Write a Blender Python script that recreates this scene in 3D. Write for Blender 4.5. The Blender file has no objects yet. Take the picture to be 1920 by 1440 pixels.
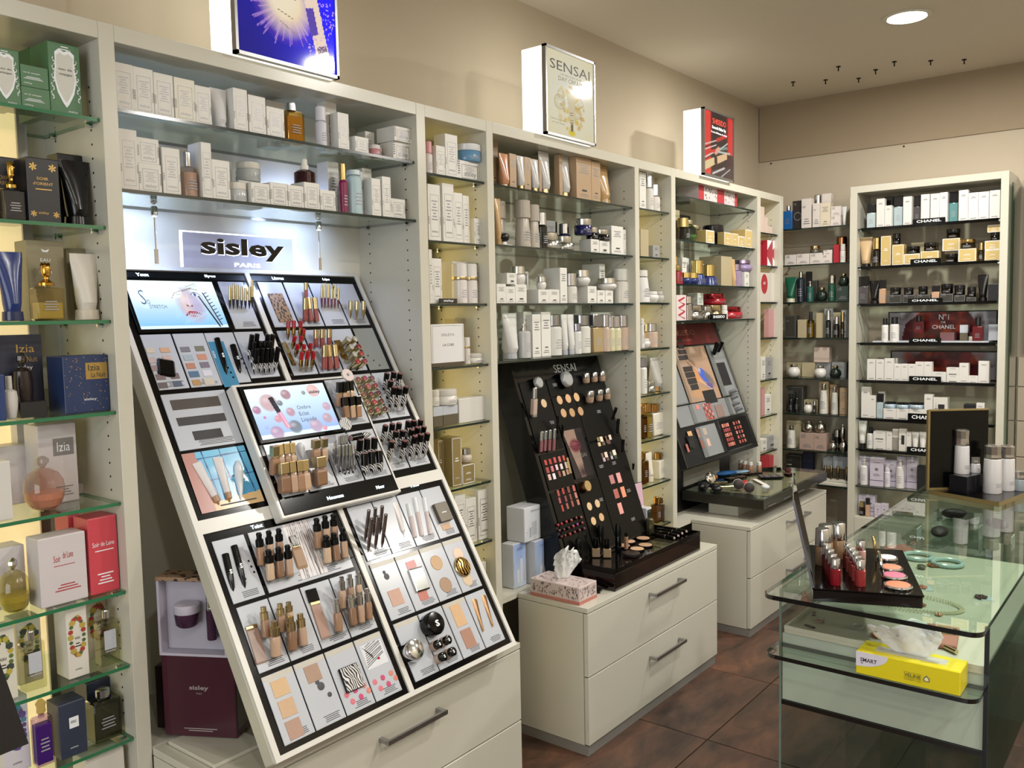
import bpy, bmesh, math, random
import numpy as np
from mathutils import Vector, Matrix, Quaternion
PI=math.pi
rnd=random.Random(7)
scene=bpy.context.scene
col=scene.collection
# ------------------------------------------------------------------ camera, world, light, exposure
cd=bpy.data.cameras.new('camera'); cam=bpy.data.objects.new('camera',cd); col.objects.link(cam)
R_=Vector((0.61930235,-0.78489368,-0.02016222)); U_=Vector((0.07235683,0.03148376,0.99687801)); F_=Vector((0.78181142,0.61883009,-0.07629038))
cam.matrix_world=Matrix(((R_.x,U_.x,-F_.x,-1.03566),(R_.y,U_.y,-F_.y,-1.94744),(R_.z,U_.z,-F_.z,1.55),(0,0,0,1)))
cd.lens=1629.13/1920*36; cd.sensor_width=36; cd.sensor_fit='HORIZONTAL'; cd.clip_start=.05
scene.camera=cam
scene.view_settings.view_transform='Standard'; scene.view_settings.look='None'
scene.view_settings.gamma=1; scene.view_settings.use_curve_mapping=False
scene.view_settings.exposure=-0.08
w=bpy.data.worlds.new('world'); scene.world=w; w.use_nodes=True
w.node_tree.nodes['Background'].inputs[0].default_value=(.82,.9,1,1); w.node_tree.nodes['Background'].inputs[1].default_value=1.0
cy=scene.cycles; cy.max_bounces=8; cy.diffuse_bounces=4; cy.glossy_bounces=4; cy.transmission_bounces=6; cy.transparent_max_bounces=24
cy.caustics_reflective=False; cy.caustics_refractive=False; cy.sample_clamp_indirect=4; cy.sample_clamp_direct=0
def area(name,loc,rot,size,power,color,size_y=None,shape='DISK'):
    l=bpy.data.lights.new(name,'AREA'); l.energy=power; l.color=color; l.shape=shape; l.size=size
    if size_y: l.size_y=size_y
    o=bpy.data.objects.new(name,l); o.location=loc; o.rotation_euler=rot; col.objects.link(o); return o
LAMPS=[(3.245,-.87),(1.91,-1.60),(.45,-2.35),(-1.1,-2.6),(3.3,-2.5),(1.9,-3.1),(.3,-3.3),(-2.6,-2.3)]
LPW=[1.25,1.15,.75,.5,1.5,1.2,.8,.6]
for i,(x,y) in enumerate(LAMPS):
    area('downlight_glow',(x,y,2.835),(0,0,0),.13,28*LPW[i],(1,.965,.9))
area('shopfront_daylight',(-3.46,-1.9,1.45),(0,-PI/2,0),2.1,66,(.97,.98,1),2.6,'RECTANGLE')
# ------------------------------------------------------------------ materials
def lin(h):
    h=h.lstrip('#'); c=[int(h[i:i+2],16)/255 for i in (0,2,4)]
    return tuple(v/12.92 if v<=.04045 else ((v+.055)/1.055)**2.4 for v in c)
MC={}
def M(name,hx,rough=.5,metal=0,noise=.05,scale=25,emit=0,spec=.5,bump=0,coat=0):
    k=(name,hx,rough,metal,emit)
    if k in MC: return MC[k]
    m=bpy.data.materials.new(name); m.use_nodes=True; nt=m.node_tree; n=nt.nodes; l=nt.links
    b=n['Principled BSDF']; c=lin(hx)
    tc=n.new('ShaderNodeTexCoord'); nz=n.new('ShaderNodeTexNoise'); nz.inputs['Scale'].default_value=scale; nz.inputs['Detail'].default_value=3
    l.new(tc.outputs['Object'],nz.inputs['Vector'])
    mx=n.new('ShaderNodeMix'); mx.data_type='RGBA'
    mx.inputs[6].default_value=(*[max(0,v*(1-noise)) for v in c],1); mx.inputs[7].default_value=(*[min(1,v*(1+noise)) for v in c],1)
    l.new(nz.outputs['Fac'],mx.inputs[0]); l.new(mx.outputs[2],b.inputs['Base Color'])
    b.inputs['Roughness'].default_value=rough; b.inputs['Metallic'].default_value=metal
    b.inputs['Specular IOR Level'].default_value=spec
    if coat: b.inputs['Coat Weight'].default_value=coat; b.inputs['Coat Roughness'].default_value=.05
    if emit:
        l.new(mx.outputs[2],b.inputs['Emission Color']); b.inputs['Emission Strength'].default_value=emit
    if bump:
        bp=n.new('ShaderNodeBump'); bp.inputs['Strength'].default_value=bump; bp.inputs['Distance'].default_value=.002
        l.new(nz.outputs['Fac'],bp.inputs['Height']); l.new(bp.outputs[0],b.inputs['Normal'])
    MC[k]=m; return m
def glass(name,hx,gl=.02,strength=1.0,ior=1.45):
    k=(name,hx)
    if k in MC: return MC[k]
    m=bpy.data.materials.new(name); m.use_nodes=True; nt=m.node_tree; n=nt.nodes; l=nt.links
    for x in list(n): n.remove(x)
    out=n.new('ShaderNodeOutputMaterial'); t=n.new('ShaderNodeBsdfTransparent'); g=n.new('ShaderNodeBsdfGlossy'); mx=n.new('ShaderNodeMixShader')
    fr=n.new('ShaderNodeFresnel'); fr.inputs[0].default_value=ior
    mt=n.new('ShaderNodeMath'); mt.operation='MULTIPLY'; mt.inputs[1].default_value=strength; mt.use_clamp=True
    tc=n.new('ShaderNodeTexCoord'); nz=n.new('ShaderNodeTexNoise'); nz.inputs['Scale'].default_value=3
    c=lin(hx); cm=n.new('ShaderNodeMix'); cm.data_type='RGBA'; cm.inputs[6].default_value=(*c,1); cm.inputs[7].default_value=(*[v*.97 for v in c],1)
    l.new(tc.outputs['Object'],nz.inputs['Vector']); l.new(nz.outputs['Fac'],cm.inputs[0]); l.new(cm.outputs[2],t.inputs[0])
    g.inputs['Roughness'].default_value=gl; g.inputs[0].default_value=(1,1,1,1)
    ge=n.new('ShaderNodeNewGeometry'); sb=n.new('ShaderNodeMath'); sb.operation='SUBTRACT'; sb.inputs[0].default_value=1; l.new(ge.outputs['Backfacing'],sb.inputs[1])
    m2=n.new('ShaderNodeMath'); m2.operation='MULTIPLY'; l.new(fr.outputs[0],m2.inputs[0]); l.new(sb.outputs[0],m2.inputs[1]); l.new(m2.outputs[0],mt.inputs[0]); l.new(mt.outputs[0],mx.inputs[0]); l.new(t.outputs[0],mx.inputs[1]); l.new(g.outputs[0],mx.inputs[2]); l.new(mx.outputs[0],out.inputs[0])
    MC[k]=m; return m
def wavemat(name,a,b,scale,dist,rough=.3,metal=0,thr=.5,rot=(0,0,0),scl=(1,1,1)):
    if name in MC: return MC[name]
    m=bpy.data.materials.new(name); m.use_nodes=True; nt=m.node_tree; n=nt.nodes; l=nt.links; p=n['Principled BSDF']
    tc=n.new('ShaderNodeTexCoord'); mp=n.new('ShaderNodeMapping'); mp.inputs['Rotation'].default_value=rot; mp.inputs['Scale'].default_value=scl
    wv=n.new('ShaderNodeTexWave'); wv.inputs['Scale'].default_value=scale; wv.inputs['Distortion'].default_value=dist; wv.inputs['Detail'].default_value=1
    cr=n.new('ShaderNodeValToRGB'); cr.color_ramp.interpolation='CONSTANT'; cr.color_ramp.elements[0].color=(*lin(a),1); cr.color_ramp.elements[1].position=thr; cr.color_ramp.elements[1].color=(*lin(b),1)
    l.new(tc.outputs['Object'],mp.inputs[0]); l.new(mp.outputs[0],wv.inputs[0]); l.new(wv.outputs['Fac'],cr.inputs[0]); l.new(cr.outputs[0],p.inputs['Base Color'])
    p.inputs['Roughness'].default_value=rough; p.inputs['Metallic'].default_value=metal
    MC[name]=m; return m
def vormat(name,a,b,scale,rough=.4):
    if name in MC: return MC[name]
    m=bpy.data.materials.new(name); m.use_nodes=True; nt=m.node_tree; n=nt.nodes; l=nt.links; p=n['Principled BSDF']
    tc=n.new('ShaderNodeTexCoord'); v=n.new('ShaderNodeTexVoronoi'); v.inputs['Scale'].default_value=scale
    cr=n.new('ShaderNodeValToRGB'); cr.color_ramp.interpolation='CONSTANT'; cr.color_ramp.elements[0].color=(*lin(a),1); cr.color_ramp.elements[1].position=.42; cr.color_ramp.elements[1].color=(*lin(b),1)
    l.new(tc.outputs['Object'],v.inputs['Vector']); l.new(v.outputs['Distance'],cr.inputs[0]); l.new(cr.outputs[0],p.inputs['Base Color']); p.inputs['Roughness'].default_value=rough
    MC[name]=m; return m
def paintmat(name,emit=0,rough=.35):
    if name in MC: return MC[name]
    m=bpy.data.materials.new(name); m.use_nodes=True; nt=m.node_tree; n=nt.nodes; l=nt.links; p=n['Principled BSDF']
    a=n.new('ShaderNodeVertexColor'); a.layer_name='Col'; p.inputs['Roughness'].default_value=rough
    if emit: p.inputs['Base Color'].default_value=(.02,.02,.02,1); l.new(a.outputs[0],p.inputs['Emission Color']); p.inputs['Emission Strength'].default_value=emit
    else: l.new(a.outputs[0],p.inputs['Base Color'])
    MC[name]=m; return m
white=M('white_lacquer','c2bfb1',.25,noise=.015)
backw=M('shelf_back_white','d8d5c6',.4,noise=.02)
black=M('black_gloss','050505',.12,noise=.1,spec=.35); blackm=M('black_satin','070707',.32,spec=.22)
chrome=M('chrome','d8dadc',.12,1,noise=.02); steel=M('brushed_steel','a8a8aa',.35,1); gold=M('gold','c9b58a',.22,1); silver=M('silver','c8c8c8',.25,1)
gsheet=glass('clear_glass_sheet','f0f7f3',.015,1.0); gedge=M('dark_glass_edge','0c1f1a',.15,spec=.8); gedgeg=M('green_glass_edge','1f6b45',.15,spec=.8)
clear=glass('clear_acrylic','f0f0ee',.05,1.0)
# ------------------------------------------------------------------ mesh helpers
class MB:
    def __init__(s): s.v=[];s.f=[];s.m=[]
    def add(s,vs,fs,mi=0):
        o=len(s.v); s.v+=[tuple(v) for v in vs]
        for f in fs: s.f.append(tuple(i+o for i in f)); s.m.append(mi)
        return s
    def box(s,x0,x1,y0,y1,z0,z1,mi=0):
        v=[(x,y,z) for z in(z0,z1) for y in(y0,y1) for x in(x0,x1)]
        return s.add(v,[(0,2,3,1),(4,5,7,6),(0,1,5,4),(1,3,7,5),(3,2,6,7),(2,0,4,6)],mi)
    def bbox(s,x0,x1,y0,y1,z0,z1,b=.002,mi=0):   # box with chamfered edges
        vs=[];ids={}
        X=(x0,x1);Y=(y0,y1);Z=(z0,z1)
        for i in(0,1):
            for j in(0,1):
                for k in(0,1):
                    sx,sy,sz=(1,-1)[i]*b,(1,-1)[j]*b,(1,-1)[k]*b
                    for a,(dx,dy,dz) in enumerate(((0,sy,sz),(sx,0,sz),(sx,sy,0))):
                        ids[(i,j,k,a)]=len(vs); vs.append((X[i]+dx,Y[j]+dy,Z[k]+dz))
        F=[]
        g=lambda *a:ids[a]
        for i in(0,1): q=[g(i,0,0,0),g(i,1,0,0),g(i,1,1,0),g(i,0,1,0)]; F.append(q if i else q[::-1])
        for j in(0,1): q=[g(0,j,0,1),g(0,j,1,1),g(1,j,1,1),g(1,j,0,1)]; F.append(q if j else q[::-1])
        for k in(0,1): q=[g(0,0,k,2),g(1,0,k,2),g(1,1,k,2),g(0,1,k,2)]; F.append(q if k else q[::-1])
        for i in(0,1):
            for j in(0,1): F.append([g(i,j,0,0),g(i,j,1,0),g(i,j,1,1),g(i,j,0,1)])
        for i in(0,1):
            for k in(0,1): F.append([g(i,0,k,0),g(i,1,k,0),g(i,1,k,2),g(i,0,k,2)])
        for j in(0,1):
            for k in(0,1): F.append([g(0,j,k,1),g(1,j,k,1),g(1,j,k,2),g(0,j,k,2)])
        for i in(0,1):
            for j in(0,1):
                for k in(0,1): F.append([g(i,j,k,0),g(i,j,k,1),g(i,j,k,2)])
        s.add(vs,F,mi); s.fix=True; return s
    def lathe(s,prof,n=16,mi=0,c=(0,0,0),axis='z',sq=0):
        vs=[];fs=[]
        for (r,z) in prof:
            for i in range(n):
                a=2*PI*(i+.5)/n; ca,sa=math.cos(a),math.sin(a)
                if sq: k=1/max(abs(ca),abs(sa))**sq; ca*=k;sa*=k
                p=(r*ca,r*sa,z)
                if axis=='y': p=(r*ca,-z,r*sa)
                if axis=='x': p=(z,r*ca,r*sa)
                vs.append((p[0]+c[0],p[1]+c[1],p[2]+c[2]))
        for j in range(len(prof)-1):
            for i in range(n):
                k=(i+1)%n; fs.append((j*n+i,j*n+k,(j+1)*n+k,(j+1)*n+i))
        fs.append(tuple(range(n))[::-1]); fs.append(tuple((len(prof)-1)*n+i for i in range(n)))
        return s.add(vs,fs,mi)
    def cyl(s,p0,p1,r0,r1=None,n=10,mi=0):
        r1=r0 if r1 is None else r1; p0=Vector(p0);p1=Vector(p1); d=(p1-p0); q=d.to_track_quat('Z','Y')
        vs=[];
        for p,r in((p0,r0),(p1,r1)):
            for i in range(n): a=2*PI*i/n; vs.append(p+q@Vector((r*math.cos(a),r*math.sin(a),0)))
        fs=[(i,(i+1)%n,n+(i+1)%n,n+i) for i in range(n)]+[tuple(range(n))[::-1],tuple(range(n,2*n))]
        return s.add(vs,fs,mi)
    def tube(s,pts,r,n=6,mi=0,closed=False):
        pts=[Vector(p) for p in pts]; m=len(pts); vs=[]
        for i,p in enumerate(pts):
            a=pts[(i-1)%m] if closed or i else p; b=pts[(i+1)%m] if closed or i<m-1 else p
            q=(b-a).to_track_quat('Z','Y')
            for j in range(n): t=2*PI*j/n; vs.append(p+q@Vector((r*math.cos(t),r*math.sin(t),0)))
        fs=[]
        for i in range(m if closed else m-1):
            for j in range(n): k=(j+1)%n; i2=(i+1)%m; fs.append((i*n+j,i*n+k,i2*n+k,i2*n+j))
        if not closed: fs+= [tuple(range(n))[::-1],tuple((m-1)*n+j for j in range(n))]
        return s.add(vs,fs,mi)
    def mesh(s,name,mats,smooth=False):
        me=bpy.data.meshes.new(name); me.from_pydata(s.v,[],s.f)
        if not isinstance(mats,(list,tuple)): mats=[mats]
        for m in mats: me.materials.append(m)
        if len(mats)>1: me.polygons.foreach_set('material_index',s.m)
        if getattr(s,'fix',False):
            b=bmesh.new(); b.from_mesh(me); bmesh.ops.recalc_face_normals(b,faces=b.faces); b.to_mesh(me); b.free()
        if smooth:
            me.polygons.foreach_set('use_smooth',[True]*len(me.polygons)); me.set_sharp_from_angle(angle=.7)
        me.update(); return me
def link(name,me,parent=None,loc=(0,0,0)):
    o=bpy.data.objects.new(name,me); col.objects.link(o); o.location=loc
    if parent is not None: o.parent=parent
    return o
def part(name,mb,mats,parent=None,smooth=False,loc=(0,0,0)): return link(name,mb.mesh(name,mats,smooth),parent,loc)
def tag(o,label,cat,group=None):
    o['label']=label; o['category']=cat
    if group: o['group']=group
    return o
def empty(name,loc=(0,0,0),rz=0):
    o=bpy.data.objects.new(name,None); col.objects.link(o); o.location=loc; o.rotation_euler=(0,0,rz); return o
def struct(name,mb,mats,smooth=False):
    o=part(name,mb,mats,None,smooth); o['kind']='structure'; return o
# lettering: text curve -> triangles, once per string
TG={}
def tgeo(s,off=0.0,res=2):
    k=(s,off)
    if k in TG: return TG[k]
    cu=bpy.data.curves.new('t','FONT'); cu.body=s; cu.resolution_u=res; cu.offset=off; cu.fill_mode='FRONT'
    o=bpy.data.objects.new('t',cu); col.objects.link(o); bpy.context.view_layer.update()
    dg=bpy.context.evaluated_depsgraph_get(); me=o.evaluated_get(dg).to_mesh()
    V=np.array([v.co[:2] for v in me.vertices]); Fs=[tuple(p.vertices) for p in me.polygons]
    o.evaluated_get(dg).to_mesh_clear(); bpy.data.objects.remove(o); bpy.data.curves.remove(cu)
    mn=V.min(0); V=V-mn; sz=V.max(0); V=V/sz
    TG[k]=(V,Fs,sz[0]/sz[1]); return TG[k]
def addtext(mb,s,fn,u0,v0,u1,v1,mi=0,off=0,fit=True):
    V,Fs,asp=tgeo(s,off)
    mb.add([fn(u0+(u1-u0)*a,v0+(v1-v0)*b) for a,b in V],Fs,mi)
# painted print: numpy canvas carried by a vertex-coloured grid
class CV:
    def __init__(s,w,h,hx='ffffff'):
        s.w=w;s.h=h;s.a=np.zeros((h,w,3))+np.array(lin(hx)); s.X,s.Y=np.meshgrid((np.arange(w)+.5)/w,(np.arange(h)+.5)/h); s.asp=w/h
    def put(s,m,hx,al=1): m=np.clip(m,0,1)[...,None]*al; s.a=s.a*(1-m)+m*np.array(lin(hx))
    def grad(s,h0,h1,vert=True):
        t=(s.Y if vert else s.X)[...,None]; s.a=np.array(lin(h0))*(1-t)+np.array(lin(h1))*t
    def ell(s,cx,cy,rx,ry,hx,al=1,soft=.1,rot=0):
        c,sn=math.cos(rot),math.sin(rot); dx=(s.X-cx)*s.asp;dy=s.Y-cy; x=(c*dx+sn*dy)/(rx*s.asp);y=(-sn*dx+c*dy)/ry
        s.put((1-np.sqrt(x*x+y*y))/soft,hx,al)
    def ring(s,cx,cy,rx,ry,t,hx,al=1):
        x=(s.X-cx)/rx;y=(s.Y-cy)/ry;d=abs(np.sqrt(x*x+y*y)-1); s.put((t-d)/(t*.5),hx,al)
    def line(s,x0,y0,x1,y1,t,hx,al=1):
        dx,dy=(x1-x0)*s.asp,y1-y0; L=dx*dx+dy*dy; px=(s.X-x0)*s.asp;py=s.Y-y0; k=np.clip((px*dx+py*dy)/L,0,1)
        d=np.hypot(px-k*dx,py-k*dy); s.put((t-d)/(t*.4)+.0,hx,al)
    def poly(s,pts,hx,al=1):
        ins=np.zeros((s.h,s.w),bool); n=len(pts)
        for i in range(n):
            x0,y0=pts[i];x1,y1=pts[(i+1)%n]
            c=((y0>s.Y)!=(y1>s.Y)); 
            with np.errstate(divide='ignore',invalid='ignore'): xi=(x1-x0)*(s.Y-y0)/(y1-y0)+x0
            ins^=c&(s.X<xi)
        s.put(ins.astype(float),hx,al)
    def rect(s,x0,y0,x1,y1,hx,al=1): s.put(((s.X>x0)&(s.X<x1)&(s.Y>y0)&(s.Y<y1)).astype(float),hx,al)
    def mesh(s,name,fn,mat):   # fn(u,v) with v up
        w,h=s.w,s.h; us=np.arange(w+1)/w; vs=1-np.arange(h+1)/h
        V=[fn(u,v) for v in vs for u in us]; F=[]
        for j in range(h):
            for i in range(w): a=j*(w+1)+i; F.append((a+w+1,a+w+2,a+1,a))
        me=bpy.data.meshes.new(name); me.from_pydata(V,[],F); me.materials.append(mat)
        ca=me.color_attributes.new('Col','FLOAT_COLOR','CORNER')
        c=np.repeat(s.a.reshape(-1,3),4,axis=0); c=np.hstack([c,np.ones((len(c),1))]).astype(np.float32); ca.data.foreach_set('color',c.ravel())
        return me
ITEMS=[
('ccg','L1',-0.2232,0.08,2.017,0.0603,0.09,0.1165),
('cgs','L1',-0.163,0.07,2.0633,0.0577,0.07,0.0454),
('cgs','L1',-0.1629,0.07,2.017,0.0591,0.07,0.046),
('ccg','L1',-0.0983,0.08,2.017,0.0686,0.09,0.1539),
('cgp','L1',-0.1222,0.16,2.017,0.021,0.07,0.157),
('cor','L2',-0.2124,0.135,1.777,0.0893,0.06,0.1437),
('pgh','L2',-0.2139,0.0579,1.777,0.0427,0.0427,0.128),
('cor','L2',-0.1582,0.065,1.777,0.0676,0.06,0.1378),
('cbk','L2',-0.0591,0.13,1.777,0.0692,0.05,0.1677),
('tbk','L2',-0.0736,0.069,1.777,0.068,0.068,0.1475),
('tbl','L3',-0.227,0.0617,1.564,0.0534,0.0534,0.1483),
('cbe','L3',-0.1362,0.125,1.564,0.0808,0.06,0.1789),
('cbe','L3',-0.0452,0.14,1.564,0.0726,0.05,0.1667),
('pfs','L3',-0.1517,0.0648,1.564,0.0595,0.0595,0.1284),
('twg','L3',-0.0625,0.0701,1.564,0.0655,0.0655,0.1518),
('cnt','L4',-0.201,0.1396,1.354,0.1091,0.04,0.1793),
('cst','L4',-0.0889,0.075,1.354,0.1022,0.08,0.1295),
('pnk','L4',-0.2007,0.0968,1.354,0.0436,0.0436,0.1419),
('crb','L4',-0.2767,0.0488,1.354,0.0282,0.0275,0.0969),
('pwr','L4',-0.2461,0.0554,1.354,0.0318,0.0318,0.0927),
('cry','L4',-0.2024,0.06,1.354,0.0545,0.03,0.0339),
('cwi','L5',-0.1233,0.1578,1.141,0.0864,0.07,0.1838),
('cwm','L5',-0.1895,0.2288,1.141,0.0995,0.07,0.1362),
('cws','L5',-0.2854,0.06,1.141,0.0464,0.05,0.1263),
('cwp','L5',-0.1507,0.26,1.141,0.0264,0.05,0.1865),
('pks','L5',-0.178,0.0784,1.141,0.0868,0.0868,0.1211),
('crd','L5',-0.0669,0.2238,1.141,0.064,0.06,0.0232),
('cco','L6',-0.0727,0.07,0.93,0.0672,0.07,0.1784),
('cco','L6',-0.099,0.15,0.93,0.0281,0.07,0.1782),
('cwt','L6',-0.1651,0.065,0.93,0.1029,0.06,0.1545),
('cwm','L6',-0.2495,0.135,0.93,0.0648,0.06,0.1359),
('pys','L6',-0.257,0.0702,0.93,0.0664,0.0664,0.1188),
('cfl','L7',-0.1439,0.065,0.752,0.0464,0.06,0.1583),
('cfl','L7',-0.0565,0.14,0.752,0.0535,0.05,0.1451),
('pfc','L7',-0.0656,0.0581,0.752,0.0462,0.0462,0.1299),
('cfy','L7',-0.2227,0.125,0.752,0.0522,0.06,0.148),
('pfc','L7',-0.2341,0.0577,0.752,0.0453,0.0453,0.13),
('cfy','L7',-0.3006,0.06,0.752,0.0504,0.05,0.1588),
('cdb','L8',-0.1649,0.065,0.574,0.0591,0.06,0.1262),
('cdb','L8',-0.0613,0.145,0.574,0.0647,0.06,0.1215),
('pds','L8',-0.0788,0.0672,0.574,0.0644,0.0644,0.1183),
('pfp','L8',-0.2236,0.055,0.574,0.0376,0.0376,0.1494),
('cfp','L8',-0.2737,0.095,0.574,0.0542,0.06,0.1675),
('cwp','L9',-0.0959,0.07,0.361,0.0883,0.07,0.188),
('cs','B1',0.035,0.0564,2.048,0.0505,0.0429,0.1093),
('cs','B1',0.085,0.0562,2.048,0.0499,0.0424,0.1083),
('cs','B1',0.1362,0.0565,2.048,0.0505,0.043,0.1052),
('cy','B1',0.1918,0.0587,2.048,0.0558,0.0474,0.1048),
('cs','B1',0.2422,0.0538,2.048,0.0442,0.0376,0.096),
('tw','B1',0.304,0.0633,2.048,0.0508,0.0508,0.1064),
('cs','B1',0.3512,0.0554,2.048,0.0422,0.0409,0.1107),
('cs','B1',0.4022,0.0578,2.048,0.0536,0.0456,0.1015),
('cs','B1',0.4604,0.0594,2.048,0.0574,0.0488,0.0812),
('cs','B1',0.5387,0.1619,2.048,0.0632,0.0537,0.1284),
('pam','B1',0.5372,0.0643,2.048,0.0586,0.0586,0.1113),
('cs','B1',0.5749,0.1144,2.048,0.0465,0.0395,0.1019),
('vlt','B1',0.6317,0.055,2.048,0.0329,0.0329,0.1164),
('cs','B1',0.6879,0.0932,2.048,0.0428,0.0364,0.1485),
('cs','B1',0.6995,0.0526,2.048,0.0413,0.0351,0.1072),
('vpk','B1',0.7509,0.093,2.048,0.0236,0.0236,0.1191),
('cs','B1',0.7695,0.0576,2.048,0.0531,0.0452,0.0487),
('cs','B1',0.8762,0.1345,2.048,0.0376,0.0389,0.0917),
('jpk','B1',0.8376,0.0565,2.048,0.0386,0.0386,0.0368),
('cs','B1',0.868,0.0965,2.048,0.0486,0.0351,0.0411),
('cs','B1',0.9386,0.065,2.048,0.0806,0.06,0.0561),
('cs','B1',0.9334,0.065,2.1044,0.0755,0.08,0.0448),
('cs','B2',0.039,0.0544,1.866,0.0437,0.0388,0.141),
('cs','B2',0.0902,0.0602,1.866,0.0575,0.0505,0.0676),
('cs','B2',0.0888,0.0602,1.9339,0.0558,0.0475,0.0599),
('cs','B2',0.1464,0.0547,1.866,0.0464,0.0394,0.1127),
('vcl','B2',0.2057,0.0602,1.866,0.0462,0.0462,0.1144),
('cs','B2',0.2437,0.065,1.866,0.0284,0.06,0.1399),
('cs','B2',0.2841,0.0572,1.866,0.0512,0.0443,0.101),
('cs','B2',0.3901,0.181,1.866,0.0352,0.0299,0.128),
('jwl','B2',0.3471,0.0639,1.866,0.0517,0.0517,0.0535),
('cs','B2',0.428,0.14,1.866,0.0744,0.05,0.072),
('jwl','B2',0.4409,0.14,1.9383,0.0641,0.0641,0.055),
('cs','B2',0.4028,0.0624,1.866,0.0584,0.0548,0.0557),
('cs','B2',0.4623,0.0593,1.866,0.0573,0.0487,0.0624),
('jwl','B2',0.4824,0.2048,1.9383,0.0635,0.0635,0.0455),
('cs','B2',0.5191,0.0578,1.866,0.0537,0.0457,0.0612),
('cs','B2',0.5751,0.065,1.866,0.0539,0.06,0.0754),
('drp','B2',0.5754,0.065,1.9417,0.0603,0.0603,0.0718),
('cs','B2',0.6323,0.059,1.866,0.0565,0.048,0.0598),
('cs','B2',0.7236,0.14,1.866,0.042,0.05,0.162),
('vmg','B2',0.7076,0.055,1.866,0.0263,0.0263,0.1476),
('vaq','B2',0.7534,0.0587,1.866,0.0475,0.0475,0.1336),
('cs','B2',0.8593,0.1337,1.866,0.0381,0.0374,0.1581),
('vlt','B2',0.7984,0.0929,1.866,0.0413,0.0413,0.1375),
('cs','B2',0.8213,0.0531,1.866,0.0368,0.0363,0.1141),
('cs','B2',0.8648,0.05,1.866,0.0352,0.03,0.1242),
('cs','B2',0.9129,0.0609,1.866,0.061,0.0518,0.0612),
('vpk','N1',1.072,0.055,2.021,0.0331,0.0331,0.1076),
('cs','N1',1.1144,0.0531,2.021,0.0427,0.0363,0.0976),
('cs','N1',1.1685,0.0608,2.021,0.0608,0.0517,0.1425),
('cs','N1',1.258,0.065,2.021,0.1189,0.06,0.0646),
('jbl','N1',1.2802,0.065,2.0859,0.0976,0.0976,0.0619),
('cs','N2',1.0771,0.0599,1.806,0.0586,0.0498,0.1832),
('cs','N2',1.1459,0.0585,1.806,0.0554,0.0471,0.1931),
('cs','N2',1.1958,0.0536,1.806,0.0437,0.0372,0.1671),
('cs','N2',1.2352,0.0485,1.806,0.0317,0.0269,0.1618),
('cs','N2',1.2974,0.0521,1.806,0.0403,0.0342,0.0898),
('cs','N3',1.0522,0.0475,1.601,0.0145,0.025,0.1758),
('cs','N3',1.082,0.0541,1.601,0.0449,0.0382,0.1476),
('cwp','N3',1.2618,0.1198,1.601,0.0857,0.06,0.1475),
('gsg','N3',1.2226,0.0619,1.601,0.0538,0.0538,0.1384),
('gsg','N3',1.2767,0.0609,1.601,0.0518,0.0518,0.1381),
('sgs','N3',1.118,0.022,1.601,0.0842,0.02,0.0165),
('clc','N4',1.127,0.055,1.391,0.1619,0.04,0.1408),
('cgd','N4',1.2964,0.1433,1.391,0.0804,0.05,0.1589),
('gsg','N4',1.2434,0.055,1.391,0.0246,0.0246,0.0933),
('jbg','N4',1.3001,0.0763,1.391,0.0819,0.0819,0.0361),
('cbr','N5',1.0694,0.06,1.191,0.0452,0.05,0.067),
('cbr','N5',1.1298,0.06,1.191,0.0713,0.05,0.0668),
('cws','N5',1.2453,0.065,1.191,0.1418,0.06,0.0836),
('jbg','N5',1.1357,0.06,1.2581,0.0761,0.0761,0.0545),
('jbg','N5',1.0787,0.06,1.2583,0.0349,0.0349,0.0545),
('col','N6',1.156,0.065,0.976,0.0471,0.06,0.1697),
('col','N6',1.1196,0.0879,0.976,0.0245,0.0259,0.1618),
('col','N6',1.2149,0.0636,0.976,0.0672,0.0571,0.0687),
('jsl','N6',1.2329,0.0636,1.045,0.047,0.047,0.0512),
('cs','N7',1.1675,0.0581,0.763,0.0543,0.0461,0.1791),
('cs','N7',1.2239,0.0588,0.763,0.0559,0.0475,0.1586),
('cs','N7',1.295,0.07,0.763,0.0659,0.07,0.1781),
('cs','N8',1.2782,0.0505,0.561,0.0365,0.0311,0.1186),
('cs','N8',1.3657,0.0885,0.561,0.0317,0.027,0.0913),
('ctn','S1',1.4615,0.119,2.021,0.041,0.06,0.1852),
('tco','S1',1.4795,0.0615,2.021,0.0529,0.0529,0.1247),
('ctn','S1',1.5271,0.0722,2.021,0.0404,0.0343,0.1295),
('tsv','S1',1.5725,0.0567,2.021,0.0434,0.0434,0.1274),
('ctn','S1',1.6154,0.0722,2.021,0.0405,0.0344,0.128),
('tsv','S1',1.6632,0.0599,2.021,0.0499,0.0499,0.1276),
('ctn','S1',1.6964,0.0675,2.021,0.0154,0.025,0.1303),
('tsv','S1',1.7386,0.0699,2.021,0.0679,0.0679,0.1665),
('ctn','S1',1.7817,0.1246,2.021,0.0443,0.0377,0.1636),
('tsv','S1',1.8788,0.0732,2.021,0.0691,0.0691,0.1695),
('ctn','S1',1.8335,0.0675,2.021,0.0214,0.025,0.1666),
('ctn','S1',1.9682,0.065,2.021,0.1086,0.06,0.1688),
('ctn','S1',2.0578,0.0635,2.021,0.0672,0.0571,0.1653),
('tgd','S1',2.1737,0.0833,2.021,0.0966,0.0966,0.1686),
('ctn','S1',2.2224,0.1589,2.021,0.0618,0.0526,0.1665),
('tgd','S2',1.43,0.055,1.811,0.034,0.034,0.1676),
('cbk','S2',1.5134,0.1976,1.811,0.0596,0.06,0.1808),
('bru','S2',1.4779,0.0673,1.811,0.0605,0.0605,0.0481),
('vps','S2',1.5241,0.1336,1.811,0.066,0.066,0.1745),
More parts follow.
